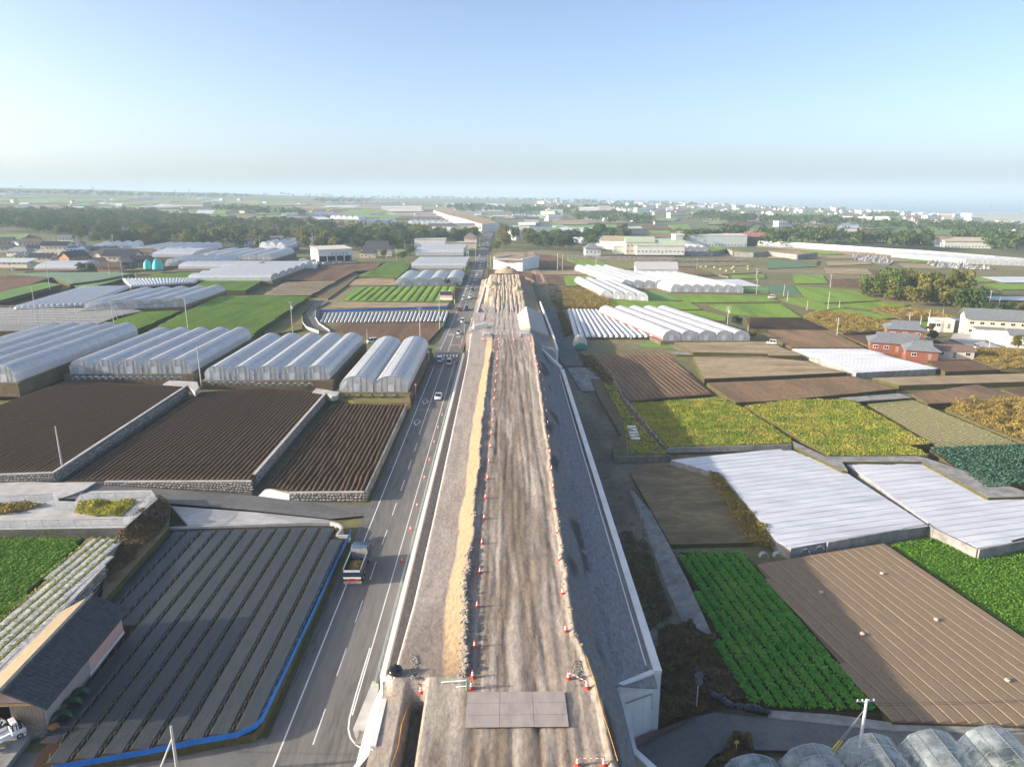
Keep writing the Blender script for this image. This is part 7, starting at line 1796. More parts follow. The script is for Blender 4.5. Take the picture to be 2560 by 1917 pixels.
PL = [(A(1, 1000, 1395), A(1, 0, 1090)[1], 3.9, 'utility pole with a leaning brace above the upper greenhouses', 1, False),
      (A(1, 335, 1330), A(1, 0, 955)[1], 3.8, 'bare pole rising among the pipe racks', 0, False), (A(1, 430, 972), A(1, 0, 720)[1], 3.8, 'utility pole at the corner of the cabbage plot', 1, False),
      (A(1, 1058, 890), A(1, 0, 730)[1], 3.8, 'utility pole on the grass bank below the village', 1, False), (A(1, 948, 867), A(1, 0, 760)[1], 3.9, 'short pole at the edge of the cabbage plot', 0, False),
      (A(1, 1120, 962), A(1, 0, 860)[1], 3.9, 'thin pole in front of the narrow tunnels', 0, False), (A(1, 1183, 937), A(1, 0, 840)[1], 3.9, 'thin brown pole behind the narrow tunnels', 0, False),
      (A(1, 1622, 1320), A(1, 0, 1050)[1], 3.6, 'utility pole at the edge of the big green field', 1, False), (B(1, 1738, 635), B(1, 0, 300)[1], 2.9, 'bare grey pole between the two five-span greenhouses', 0, False),
      (B(1, 537, 1332), B(1, 0, 985)[1], 4.2, 'bare concrete pole on the corner of the upper plowed field', 0, False),
      (A(2, 318, 1352), A(2, 0, 1085)[1], 2.0, 'utility pole with transformer above the bent farm lane', 1, True), (A(2, 1585, 1327), A(2, 0, 1055)[1], .3, 'utility pole beside the teal sheet', 1, False),
      (A(2, 1417, 1400), A(2, 0, 1135)[1], .7, 'slim pole in the dark field behind the twin greenhouse', 1, False), (A(2, 962, 1440), A(2, 0, 1320)[1], 1.0, 'short pole behind the five-span greenhouse', 0, False),
      (A(2, 1128, 752), A(2, 0, 650)[1], 1.0, 'pole in front of the tile-roofed farmhouse garden', 0, False), (A(2, 1213, 742), A(2, 0, 620)[1], 1.0, 'pole beside the farmhouse garden hedge', 0, False),
      (A(2, 490, 602), A(2, 0, 490)[1], 2.0, 'tall thin mast behind the workshop roof', 0, False), (A(2, 1285, 652), A(2, 0, 555)[1], 1.0, 'utility pole by the round garden tree', 1, False), (A(2, 1345, 612), A(2, 0, 546)[1], 1.0, 'utility pole at the depot end', 1, False),
      (A(2, 1658, 727), A(2, 0, 560)[1], .5, 'utility pole in front of the long film house', 0, False), (A(2, 35, 632), A(2, 0, 515)[1], 2.0, 'utility pole beside the grey arched greenhouses', 1, False),
      (Fq(605, 1115), Fq(0, 850)[1], .1, 'roadside utility pole at the second crosswalk', 1, True), (Fq(632, 1110), Fq(0, 840)[1], .1, 'roadside utility pole next to the sign frame', 1, False), (Fq(755, 1100), Fq(0, 690)[1], .1, 'tall brown pole on the kerb of the second crosswalk', 2, False),
      (Fq(560, 1260), Fq(0, 980)[1], .1, 'roadside utility pole by the flat film house', 1, True), (Fq(505, 1380), Fq(0, 1120)[1], .3, 'wooden pole by the four arched greenhouses', 0, False), (Fq(965, 1165), Fq(0, 945)[1], .2, 'pole behind the white abutment fence', 0, False), (Fq(1012, 1145), Fq(0, 960)[1], .2, 'pole beside the shrub at the abutment', 0, False),
      (Fq(2165, 1218), Fq(0, 915)[1], None, 'white pole at the corner of the brown plot', 0, False), (Fq(775, 760), Fq(0, 610)[1], None, 'pole by the gatehouse', 1, False), (Fq(820, 800), Fq(0, 665)[1], None, 'pole between gatehouse and bridge', 1, False), (Fq(1620, 565), Fq(0, 365)[1], None, 'pole beside the white house past the abutment', 0, False), (Fq(1115, 352), Fq(0, 178)[1], None, 'tall pole beside the bright fill', 0, False),
      (A(3, 434, 817), A(3, 0, 670)[1], None, 'white pole in the straw plot, the one farther from the lane', 0, False), (A(3, 723, 830), A(3, 0, 688)[1], None, 'white pole with a crossarm beside the green plot', 1, False), (A(3, 1590, 860), A(3, 0, 715)[1], None, 'utility pole above the brown terrace', 1, False),
      (A(3, 2105, 902), A(3, 0, 798)[1], None, 'utility pole by the harvest field', 1, True), (A(3, 2108, 1017), A(3, 0, 885)[1], None, 'utility pole by the sheeted plot', 1, False), (A(3, 1027, 1397), A(3, 0, 1242)[1], -1.9, 'pole with a crossarm standing in the ribbed tunnels', 1, False), (A(3, 1857, 1292), A(3, 0, 1125)[1], -.9, 'utility pole with several crossarms beside the palm', 3, True),
      (A(3, 2030, 1382), A(3, 0, 1300)[1], -1.2, 'short pole behind the round green bush', 0, False), (A(3, 435, 474), A(3, 0, 418)[1], None, 'pole in the far green paddies', 0, False),
      (A(4, 535, 962), A(4, 0, 848)[1], None, 'utility pole beside the brown plot', 1, False), (A(4, 135, 1032), A(4, 0, 938)[1], None, 'pole on the blue-green plot', 0, False), (A(4, 165, 1087), A(4, 0, 993)[1], None, 'brown pole by the driving van', 0, False), (A(4, 335, 1157), A(4, 0, 1073)[1], None, 'white pole on the lane bend', 0, False), (A(4, 515, 1157), A(4, 0, 998)[1], None, 'slim tall pole amid the green paddies', 0, False), (A(4, 613, 1142), A(4, 0, 1083)[1], None, 'short dark pole by the stone corner', 0, False),
      (A(4, 595, 1367), A(4, 0, 1225)[1], -1.0, 'utility pole at the end of the weedy bank', 2, False), (A(4, 1205, 1347), A(4, 0, 1178)[1], -1.0, 'utility pole at the yard entrance', 2, False), (A(4, 1308, 1322), A(4, 0, 1203)[1], -1.0, 'wooden pole behind the parked silver cars', 0, False), (A(4, 1380, 1292), A(4, 0, 1152)[1], -1.0, 'thick pale pole behind the parked silver cars', 0, False), (A(4, 1905, 1497), A(4, 0, 1345)[1], -1.4, 'utility pole in front of the white garage', 1, False),
      (A(4, 1910, 1102), A(4, 0, 988)[1], None, 'utility pole by the coastal plots', 1, False), (A(4, 1993, 1112), A(4, 0, 1048)[1], None, 'short pole by the coastal plots', 0, False), (A(4, 1655, 1322), A(4, 0, 1203)[1], -1.0, 'brown pole in front of the dark carport', 0, False), (A(4, 1715, 1287), A(4, 0, 1203)[1], -1.0, 'brown pole beside the dark carport', 0, False), (A(4, 1500, 1242), A(4, 0, 1148)[1], None, 'leaning pole before the grove', 0, False),
      (V(1040, 435), V(0, 150)[1], 4.0, 'tall utility pole above the village roofs', 1, True), (V(1490, 280), V(0, 140)[1], 4.0, 'utility pole with transformer over the pale greenhouse', 1, True), (V(345, 505), V(0, 170)[1], 4.0, 'utility pole by the broad tin roof', 1, False), (V(715, 250), V(0, 170)[1], 4.0, 'pole behind the two-storey cream house', 0, False), (V(1785, 445), V(0, 330)[1], 4.0, 'pole beside the pale greenhouse gables', 1, False)]
POLES = {}
for q, ty, z, lab, arms, tr in PL: POLES[lab] = pole(q, ty, z, lab, arms, None, tr)
pole(A(3, 392, 814), A(3, 0, 668)[1], None, 'white pole in the straw plot beside the dirt lane', 0)
pole(A(2, 1713, 1102), A(2, 0, 905)[1], .2, 'wooden pole with a bright yellow sleeve beside the billboard', 0, tile_brown, base=yellow_paint)
_, fp, fh = pole((447, 1950), 1815, 0.2, 'pale pole with a leaning stay at the street corner', 0)
mb = MB(); mb.tube(fp + Vector((0, 0, fh - 1.2)), fp + Vector((-2.2, .6, 0)), .09, n=7); tag(mb.build('pole_stay', pole_conc), 'leaning stay prop of the street corner pole', 'stay')
r_, rp_, rh2 = pole(C(4, 510, 1572), C(4, 0, 1275)[1], -4.75, 'white pole with yellow stay wires beside the lane', 1, white_paint, r0=.2)
for i, dx in enumerate((-4.2, -3.7)):
    e = rp_ + Vector((dx, -1.1, 0))
    st = thing('stay_wire', 'stay wire with yellow guard running down to the lane', 'stay wire', e, 0, 'stay wires of the white pole'); v = rp_ + Vector((0, 0, rh2 - 1)) - e
    mb = MB(); mb.tube(v * .38, v, .025, n=5); mb.build('wire', steel, st)
    mb = MB(); mb.tube((0, 0, 0), v * .38, .07, n=7); mb.build('guard', yellow_paint, st)
l1 = POLES['utility pole with a leaning brace above the upper greenhouses']
mb = MB(); mb.tube(l1[1] + Vector((.3, 0, l1[2] - 1.5)), l1[1] + Vector((3.2, .5, 0)), .11, n=7); tag(mb.build('pole_brace', pole_conc), 'leaning brace of the pole above the upper greenhouses', 'stay')
def cable(lab, a, b, s, r=.03): rope(lab, sag(Vector(a), Vector(b), 14, s), r, rubber, 'cable')
cable('power line crossing the barn and the black field', (-75, 57, 6.5), fp + Vector((0, 0, fh - .3)), .8, .02)
cable('second power line crossing the barn and the black field', (-75, 56, 7.0), fp + Vector((0, 0, fh - .05)), .8, .02)
cable('power line crossing the brown ridged field', rp_ + Vector((0, 0, rh2 - .4)), rp_ + Vector((45, 3, rh2 - .2)), .9, .02)
cable('second power line crossing the brown ridged field', rp_ + Vector((0, 0, rh2 - .7)), rp_ + Vector((45, 3.5, rh2 - .6)), .9, .02)
RC = ['wooden pole by the four arched greenhouses', 'roadside utility pole by the flat film house', 'roadside utility pole at the second crosswalk', 'tall brown pole on the kerb of the second crosswalk', 'pole between gatehouse and bridge']
VC = ['utility pole with a leaning brace above the upper greenhouses', 'utility pole at the edge of the big green field', 'utility pole with transformer above the bent farm lane', 'slim pole in the dark field behind the twin greenhouse', 'utility pole beside the teal sheet']
for ch in (RC, VC):
    for a, b in zip(ch[:-1], ch[1:]):
        for k, off in enumerate((-.8, .8)): cable(('first' if k == 0 else 'second') + ' power line from the ' + ' '.join(a.split()[:5]) + ' to the next pole', POLES[a][1] + Vector((off, 0, POLES[a][2] - .3)), POLES[b][1] + Vector((off, 0, POLES[b][2] - .3)), 1.2, .025)
# billboard
bp_ = P(*A(2, 1640, 1085), .6)
bb = thing('billboard', 'small billboard with a dark and pink picture beside the striped field', 'billboard', bp_, R(-6))
mb = MB(); mb.box(-3.1, 0, .9, 3.1, .12, 5.2); mb.build('panel', white_paint, bb)
mb = MB(); mb.box(-3.05, -.012, 3.2, 3.05, -.003, 5.1); mb.build('dark_print', mat('print_dark', (.04, .05, .08)), bb)
mb = MB(); mb.box(-3.05, -.012, 1.9, 3.05, -.003, 3.19); mb.build('pink_print', mat('print_pink', (.62, .28, .24), (.75, .55, .5), 1.2, .6), bb)
for x in (-2.3, 2.3):
    mb = MB(); mb.tube((x, .2, -.5), (x, .2, 4.6), .09, n=7); mb.build('post', steel, bb)
def round_sign(lab, q, z, h, cm, rr=.35, shape=24, name='road_sign', cat='sign', m2=None):
    p = P(*q, z); r = thing(name, lab, cat, p)
    mb = MB(); mb.tube((0, 0, 0), (0, 0, h), .04, n=7); mb.build('post', white_paint, r)
    mb = MB(); mb.tube((0, -.06, h), (0, -.04, h), rr, n=shape); mb.build('face', cm, r)
    if m2: mb = MB(); mb.tube((0, -.066, h), (0, -.061, h), rr * .62, n=shape); mb.build('emblem', m2, r)
    return r
signb = mat('sign_blue', (.03, .20, .62)); signr = mat('sign_red', (.65, .04, .04))
round_sign('round white sign with red rim on the verge by the twin greenhouse', B(2, 1380, 740), .1, 3.6, signr, .42, m2=white_band)
round_sign('blue pedestrian crossing sign at the striped crosswalk', B(2, 1492, 440), .1, 3.6, signb, .5, 5, m2=white_band)
mr = round_sign('traffic mirror on a double post above the lane bend', Q(1480, 580), -4.9, 4.2, mat('mirror_face', (.55, .62, .64), rough=.08, metal=.9), .5, name='traffic_mirror', cat='mirror')
mb = MB(); mb.tube((.1, -.06, 3.3), (.1, -.04, 3.3), .42, n=20); mb.build('mirror_face', MATS['mirror_face'], mr)
round_sign('small yellow sign in the weeds of the lane island', Q(1930, 1130), -4.75, 1.6, yellow_paint, .32, 4)
for q, lab in ((E(447, 880), 'curved grey street lamp beside the kei truck'),):
    p = P(*q, .1); r = thing('street_lamp', lab, 'lamp', p)
    mb = MB(); prev = Vector((0, 0, 0))
    for i in range(1, 11):
        t = i / 10; cur = Vector((-2.6 * max(0, t - .6) ** 1.2 * 2.2, 0, 6.2 * min(1, t * 1.15) + .25 * math.sin(t * 3))); mb.tube(prev, cur, .06, n=6); prev = cur
    mb.build('shaft', steel, r); mb = MB(); mb.box(prev.x - .6, -.12, prev.z - .1, prev.x, .12, prev.z + .05); mb.build('lamp_head', steel, r)
ob = thing('road_barrier', 'orange and white barrier at the abutment foot', 'barrier', P(*E(435, 1005), .1))
mb = MB(); mb.box(-.35, -.25, 0, .35, .25, 1.0, 0, .12, .1); mb.build('body', mat('barrier_orange', (.75, .25, .04)), ob); mb = MB(); mb.tube((0, 0, 1.0), (0, 0, 1.9), .12, .09, n=9); mb.build('lamp_post', orange_red, ob)
# person by the barn
def person(lab, p, rz, shirt, trouser, s=1.0, bend=.25):
    r = thing('person', lab, 'person', p, rz); r.scale = (s, s, s)
    b = bend
    J = {'pel': (0, 0, .95), 'wst': (0, .06 * b * 4, 1.12), 'chs': (0, .16 * b * 4, 1.38), 'nck': (0, .22 * b * 4, 1.50), 'hed': (0, .26 * b * 4, 1.62), 'top': (0, .27 * b * 4, 1.72),
         'shl': (-.19, .17 * b * 4, 1.42), 'ell': (-.26, .22 * b * 4 + .05, 1.16), 'hal': (-.22, .45, 1.02), 'shr': (.19, .17 * b * 4, 1.42), 'elr': (.26, .22 * b * 4 + .05, 1.16), 'har': (.2, .45, 1.02),
         'hpl': (-.1, 0, .9), 'knl': (-.12, .05, .5), 'anl': (-.12, -.03, .08), 'tol': (-.13, .14, .04), 'hpr': (.1, 0, .9), 'knr': (.12, .09, .5), 'anr': (.13, .02, .08), 'tor': (.14, .19, .04)}
    ed = [('pel', 'wst'), ('wst', 'chs'), ('chs', 'nck'), ('nck', 'hed'), ('hed', 'top'), ('chs', 'shl'), ('shl', 'ell'), ('ell', 'hal'), ('chs', 'shr'), ('shr', 'elr'), ('elr', 'har'), ('pel', 'hpl'), ('hpl', 'knl'), ('knl', 'anl'), ('anl', 'tol'), ('pel', 'hpr'), ('hpr', 'knr'), ('knr', 'anr'), ('anr', 'tor')]
    rad = dict(pel=.15, wst=.13, chs=.16, nck=.06, hed=.10, top=.07, shl=.07, ell=.05, hal=.04, shr=.07, elr=.05, har=.04, hpl=.1, knl=.07, anl=.05, tol=.04, hpr=.1, knr=.07, anr=.05, tor=.04)
    ks = list(J); me = bpy.data.meshes.new('body'); me.from_pydata([J[k] for k in ks], [(ks.index(a), ks.index(c)) for a, c in ed], [])
    skin = mat('skin', (.45, .28, .20))
    o = link('body', me, r); o.modifiers.new('skin', 'SKIN'); sv = me.skin_vertices[0].data
    for i, k in enumerate(ks): sv[i].radius = (rad[k], rad[k])
    sv[0].use_root = True
    ss = o.modifiers.new('sub', 'SUBSURF'); ss.levels = 1; ss.render_levels = 1
    dg = bpy.context.evaluated_depsgraph_get(); me2 = bpy.data.meshes.new_from_object(o.evaluated_get(dg)); o.modifiers.clear(); o.data = me2
    me2.materials.clear()
    for m_ in (shirt, trouser, skin, black_bag): me2.materials.append(m_)
    for pg in me2.polygons:
        z, x, y = pg.center.z, pg.center.x, pg.center.y
        pg.material_index = 1 if z < 1.0 and y < .35 else (2 if (z > 1.5 and z < 1.66) or y > .36 + .3 * b * 2 and z < 1.1 else (3 if z >= 1.66 else 0))
        pg.use_smooth = True
    return r
person('person in white shirt and dark trousers leaning over beside the kei truck', P(*S(62, 1350), 1.0), R(150), white_paint, mat('dark_trousers', (.03, .035, .05)))
# harvest sacks and pickers in the far field
for q in ((1395, 490), (1468, 488), (1585, 500), (1668, 525), (1748, 548), (1828, 515), (1848, 492), (2045, 488), (2050, 522), (1860, 560)):
    bag(G(*W(*q), .3), 1.0, 'white harvest sack standing in the far olive field', 'harvest sacks', mat('pale_sack', (.6, .5, .4)), 'harvest_sack')
for q, c, lab in (((1915, 540), (.3, .35, .4), 'picker in grey working in the far olive field'), ((1975, 525), (.7, .08, .06), 'picker in red working in the far olive field')):
    person(lab, G(*W(*q), .3), 1.0, mat('shirt_%d' % int(c[0] * 100), c), MATS['dark_trousers'], 1.0)
# excavators far left
def excavator(lab, q):
    p = G(*q); r = thing('excavator', lab, 'excavator', p, rng.uniform(0, 6)); r.scale = (2, 2, 2); yl = yellow_paint
    for s in (-1, 1):
        mb = MB(); mb.box(s * 1.1 - .25, -1.7, 0, s * 1.1 + .25, 1.7, .8, 0, 0, .3); mb.build('track', rubber, r)
    mb = MB(); mb.box(-1.3, -1.6, .85, 1.3, 1.4, 1.9); mb.build('house', yl, r); mb = MB(); mb.box(-1.25, .2, 1.903, -.2, 1.5, 2.9); mb.build('cab', GLASS, r)
    mb = MB(); mb.bar((.2, 1.2, 1.6), (.2, 3.4, 4.0), .4); mb.build('boom', yl, r); mb = MB(); mb.bar((.2, 3.4, 4.0), (.2, 5.2, 2.2), .3); mb.build('arm', yl, r); mb = MB(); mb.box(-.3, 4.9, 1.3, .7, 5.6, 2.1, 0, .1, .1); mb.build('bucket', rubber, r)
for q, lab in ((A(1, 1580, 285), 'yellow excavator beside the pond behind the wood'), (A(1, 605, 262), 'yellow excavator at the dark field edge beyond the wood'), (A(2, 625, 305), 'yellow excavator working behind the far arched greenhouses'), (A(2, 480, 315), 'small yellow digger left of the working excavator'.replace('left of', 'next to')), (A(1, 2150, 245), 'yellow digger among the far plots')): excavator(lab, q)
# graveyards
gm = MB(); gm.box(-.9, -.9, 0, .9, .9, .5); gm.box(-.6, -.6, .503, .6, .6, .9); gm.box(-.35, -.35, .903, .35, .35, 2.3, 0, .03, .03)
gms = [gm.mesh('gravestone', m_) for m_ in (mat('granite', (.24, .24, .26), (.32, .32, .33), 3, .4), mat('granite_dark', (.10, .10, .12), rough=.35), mat('granite_pale', (.40, .40, .41), rough=.4))]
for poly, n, lab, grp in (([A(4, 700, 690), A(4, 760, 685), A(4, 1020, 715), A(4, 1080, 745), A(4, 1040, 770), A(4, 960, 760), A(4, 760, 728)], 75, 'stone grave pillar in the graveyard below the vast greenhouse', 'graves of the first graveyard'), ([A(4, 1370, 760), A(4, 1420, 745), A(4, 1700, 770), A(4, 1950, 800), A(4, 1940, 815), A(4, 1480, 800)], 90, 'stone grave pillar in the graveyard by the tan strip', 'graves of the second graveyard')):
    w = [G(*q) for q in poly]; field('graveyard', [v + Vector((0, 0, .4)) for v in w], concrete_old, 1.5)
    for x, y in scatter(w, n):
        gi = rng.randrange(3); o = link('gravestone', gms[gi]); o.location = (x, y, T(x, y) + .4); s = rng.uniform(.55, .95); o.scale = (s, s, s * rng.uniform(.7, 1.2)); o.rotation_euler = (0, 0, rng.uniform(-.2, .2)); tag(o, ('grey ', 'dark ', 'pale ')[gi] + lab, 'gravestone', grp)
# pond
poly_sheet('pond', [G(*q, .8) for q in (A(1, 1520, 338), A(1, 1750, 336), A(1, 1770, 362), A(1, 1540, 362))], sea_m)

# ------------------------------------------------------------------ trees
def crown_mesh(name, seed, h, rad, nlobe, nleaf, size, m_, shape='broad'):
    r = np.random.default_rng(seed); V_, F_ = [], []; off = 0
    for i in range(nlobe):
        if shape == 'bamboo':
            a = r.uniform(0, 6.28); q = rad * .8 * math.sqrt(r.random()); c = np.array([q * math.cos(a), q * math.sin(a), h * r.uniform(.35, .75)]); lr = np.array([rad * .28, rad * .28, h * r.uniform(.22, .36)])
        else:
            a = r.uniform(0, 6.28); u = r.random(); zz = .32 + .5 * u; q = rad * .68 * math.sqrt(r.random()) * math.sqrt(max(.08, 1 - ((zz - .45) / .55) ** 2)); c = np.array([q * math.cos(a), q * math.sin(a), h * zz]); k = r.uniform(.30, .46); lr = np.array([rad * k, rad * k, rad * k * .85])
        n = nleaf // nlobe
        d = r.normal(size=(n, 3)); d /= np.linalg.norm(d, axis=1)[:, None]; d[:, 2] = np.where(d[:, 2] < -.35, -d[:, 2], d[:, 2])
        p = c + d * lr * r.uniform(.75, 1.08, (n, 1))
        v, f = leaf_quads(p[:, 0], p[:, 1], p[:, 2], size * r.uniform(.6, 1.3, n), r, up=.1, aspect=.8)
        V_.append(v); F_.append(f + off); off += len(v)
    return npmesh(name, np.concatenate(V_), np.concatenate(F_), m_)
def trunk_mesh(seed, h, r0):
    r = random.Random(seed); mb = MB(); mb.tube((0, 0, -.5), (r.uniform(-.3, .3), r.uniform(-.3, .3), h * .5), r0, r0 * .6, n=7)
    for i in range(4):
        a = r.uniform(0, 6.28); mb.tube((0, 0, h * r.uniform(.25, .45)), (math.cos(a) * h * .22, math.sin(a) * h * .22, h * r.uniform(.55, .75)), r0 * .45, r0 * .15, n=5)
    return mb.mesh('trunk', bark)
TREES = {}
for nm, m_, shp, hh, rr_ in (('broad', leafG, 'broad', 13, 6.5), ('yellow', leafY, 'broad', 12, 6.0), ('russet', leafR, 'broad', 9, 4.6), ('bamboo', leafY, 'bamboo', 14, 5.5)):
    TREES[nm] = [(crown_mesh('crown', 11 * i + len(nm), hh, rr_, 16 + 2 * i, 1500, .95, m_, shp), trunk_mesh(i, hh, .3)) for i in range(4 if nm in ('broad', 'yellow') else 2)]
def tree(kind, p, s, lab, grp, name='tree'):
    r = thing(name, lab, 'tree', p, rng.uniform(0, 6.28), grp); k = rng.choice(TREES[kind]); r.scale = (s * rng.uniform(.9, 1.1), s * rng.uniform(.9, 1.1), s * rng.uniform(.85, 1.15))
    link('crown', k[0], r); link('trunk', k[1], r)
def wood_mass(name, lab, poly, n, hmin, hmax, leaves, size, m_=None, z_off=0.0):
    """many crowns that read as one mass"""
    pts = scatter(poly, n); V_, F_ = [], []; off = 0
    for x, y in pts:
        h = nrng.uniform(hmin, hmax); rad = h * nrng.uniform(.42, .6); z0 = T(x, y) + z_off
        nl = 5
        for _ in range(nl):
            a = nrng.uniform(0, 6.28); q = rad * .6 * math.sqrt(nrng.random()); c = np.array([x + q * math.cos(a), y + q * math.sin(a), z0 + h * nrng.uniform(.35, .72)])
            k = leaves // nl; d = nrng.normal(size=(k, 3)); d /= np.linalg.norm(d, axis=1)[:, None]; d[:, 2] = np.where(d[:, 2] < -.3, -d[:, 2], d[:, 2])
            p = c + d * np.array([rad * .5, rad * .5, h * .28])
            v, f = leaf_quads(p[:, 0], p[:, 1], p[:, 2], size * nrng.uniform(.6, 1.3, k), nrng, up=.1, aspect=.8); V_.append(v); F_.append(f + off); off += len(v)
    if V_: return tag(link(name, npmesh(name, np.concatenate(V_), np.concatenate(F_), m_ or leafFar)), lab, 'wood', None, 'stuff')
def gp(pts): return [(v.x, v.y) for v in [G(*q) for q in pts]]
lw = gp([A(1, -300, 490), A(1, 0, 490), A(1, 300, 520), A(1, 700, 575), A(1, 1050, 615), A(1, 1500, 622), A(1, 2050, 632), A(2, 350, 612), A(2, 650, 640), A(2, 1000, 632), A(2, 1380, 622), A(2, 1930, 575), A(2, 1920, 520), A(2, 1450, 510), A(2, 800, 470), A(2, 0, 440), A(1, 1900, 430), A(1, 1300, 350), A(1, 700, 340), A(1, 0, 330), A(1, -400, 330)])
allp = scatter(lw, 900); order = np.argsort(np.hypot(allp[:, 0], allp[:, 1])); front = allp[order[:235]]
for x, y in front:
    t = mnoise.noise(Vector((x / 60, y / 60, 3))); k = 'bamboo' if t > .24 else 'yellow' if t > .08 else 'russet' if t < -.42 else 'broad'
    lab = {'broad': 'dark evergreen tree in the wood behind the village', 'yellow': 'yellowish broad tree in the wood behind the village', 'russet': 'russet autumn tree in the wood behind the village', 'bamboo': 'feathery yellow-green bamboo clump in the wood'}[k]
    s = rng.uniform(.95, 1.4); px_ = proj((x, y, 8))[0]
    lab = ('low ' if s < 1.1 else 'tall ' if s > 1.25 else '') + lab.split(' in the wood')[0] + ' in the wood behind ' + next(b for a, b in ((150, 'the hillside meadow'), (300, 'the village roofs'), (450, 'the six-span pale greenhouse'), (620, 'the five-span greenhouse'), (760, 'the grey arches'), (900, 'the vehicle workshop'), (1010, 'the tiled farmhouse'), (9999, 'the depot')) if px_ < a)
    tree(k, (x, y, T(x, y) - 1.5 - s), s, lab, 'front trees of the wood behind the village')
sub = [tuple(p) for p in allp[order[235:]]]
def mass_pts(name, lab, pts, hmin, hmax, leaves, size, m_=None):
    global scatter
    keep = scatter; scatter = lambda poly, n, r=None: np.array(pts)
    o = wood_mass(name, lab, None, len(pts), hmin, hmax, leaves, size, m_); scatter = keep; return o
sy = [p for p in sub if mnoise.noise(Vector((p[0] / 50, p[1] / 50, 7))) > .15]
mass_pts('wood', 'deep evergreen wood rising behind its front trees', [p for p in sub if p not in sy], 13, 19, 230, 1.6, leafFar)
mass_pts('wood', 'yellow-green patches of the deep wood behind its front trees', sy, 12, 18, 230, 1.6, leafY)
rw = gp([A(2, 2040, 650), A(3, 0, 648), A(3, 470, 648), A(3, 820, 636), A(3, 1050, 590), A(3, 1000, 555), A(3, 700, 530), A(3, 150, 560), A(2, 2100, 560)])
for x, y in scatter(rw, 55):
    t = mnoise.noise(Vector((x / 40, y / 40, 8))); k = 'bamboo' if x < 30 and t > -.1 else 'broad' if t > -.35 else 'yellow'
    lab = {'broad': 'dark evergreen tree in the valley wood past the abutment', 'yellow': 'paler tree in the valley wood past the abutment', 'bamboo': 'light bamboo clump at the lane end of the valley wood'}[k]
    tree(k, (x, y, T(x, y) - .6), rng.uniform(.8, 1.3) * (1.25 if 110 < x < 190 else 1), lab, 'trees of the valley wood')
gr = gp([A(4, 810, 1050), A(4, 1150, 1090), A(4, 1400, 1145), A(4, 1760, 1195), A(4, 1790, 1150), A(4, 1640, 1040), A(4, 1350, 990), A(4, 950, 985)])
for i, (x, y) in enumerate(scatter(gr, 36)):
    k = rng.choice(('broad', 'broad', 'yellow', 'bamboo', 'yellow')); lab = {'broad': 'dark green tree in the grove above the golden reeds', 'yellow': 'sunlit yellow-green tree in the grove above the golden reeds', 'bamboo': 'tall bamboo in the grove above the golden reeds'}[k]
    tree(k, (x, y, T(x, y) - 3), rng.uniform(.95, 1.3), lab, 'trees of the grove above the reeds')
singles = [(A(2, 1335, 690), None, 'broad', .75, 'round dark garden tree beside the utility pole'), (A(2, 1100, 720), None, 'broad', .55, 'garden pine before the tile-roofed farmhouse'), (A(2, 1270, 730), None, 'broad', .55, 'dark shrub in the farmhouse garden'), (A(2, 1650, 945), .6, 'broad', .38, 'round bush in front of the four arched greenhouses'), (A(1, 705, 830), 4, 'broad', .55, 'rounded hedge tree at the end of the long pale tunnel'), (A(1, 790, 825), 4, 'yellow', .45, 'lighter hedge tree beside the rounded hedge tree'),
           (A(3, 1935, 1315), -1.2, 'broad', .42, 'dark palm-like tree beside the many-armed pole'), (A(3, 2080, 1410), -1.4, 'yellow', .32, 'round green bush by the red-skirted greenhouse'), (A(4, 1410, 1440), -1.5, 'broad', .36, 'garden tree behind the red farmhouse'), (A(4, 1450, 1500), -1.7, 'broad', .3, 'dark round shrub beside the brown-roofed outbuilding'), (A(4, 960, 1490), -1.7, 'russet', .4, 'bare brownish bush beside the red farmhouse'), (A(4, 1400, 1350), -1.2, 'russet', .4, 'brown shrub behind the parked silver cars'), (A(4, 2150, 1510), -1.7, 'yellow', .45, 'yellow-green garden tree by the white gabled wing'), (A(4, 1890, 1215), None, 'broad', .5, 'dark bush behind the reeds'), (A(4, 2060, 1205), None, 'broad', .55, 'second dark bush behind the reeds'), (A(4, 2190, 1200), None, 'yellow', .5, 'pale bush behind the reeds'), (A(3, 60, 960), None, 'russet', .3, 'dry bush at the foot of the tan fill'), (A(4, 430, 790), None, 'yellow', .4, 'small bush on the terrace steps'), (A(4, 1035, 850), None, 'broad', .35, 'dark bush on the brown terrace')]
for q, z, k, s, lab in singles:
    p = P(*q, z) if z is not None else G(*q); tree(k, p, s, lab, None)
wp_ = [(p.x, p.y) for p in FP(.3, A(2, 1690, 950), A(2, 1720, 880), A(2, 1800, 800), A(2, 1850, 800), A(2, 1830, 870), A(2, 1740, 960))]
weeds('hedge', 'dark green hedge between the film houses and the main road', wp_, .3, 2600, 3.2, .8, leafG, 4.0, 'hedge')
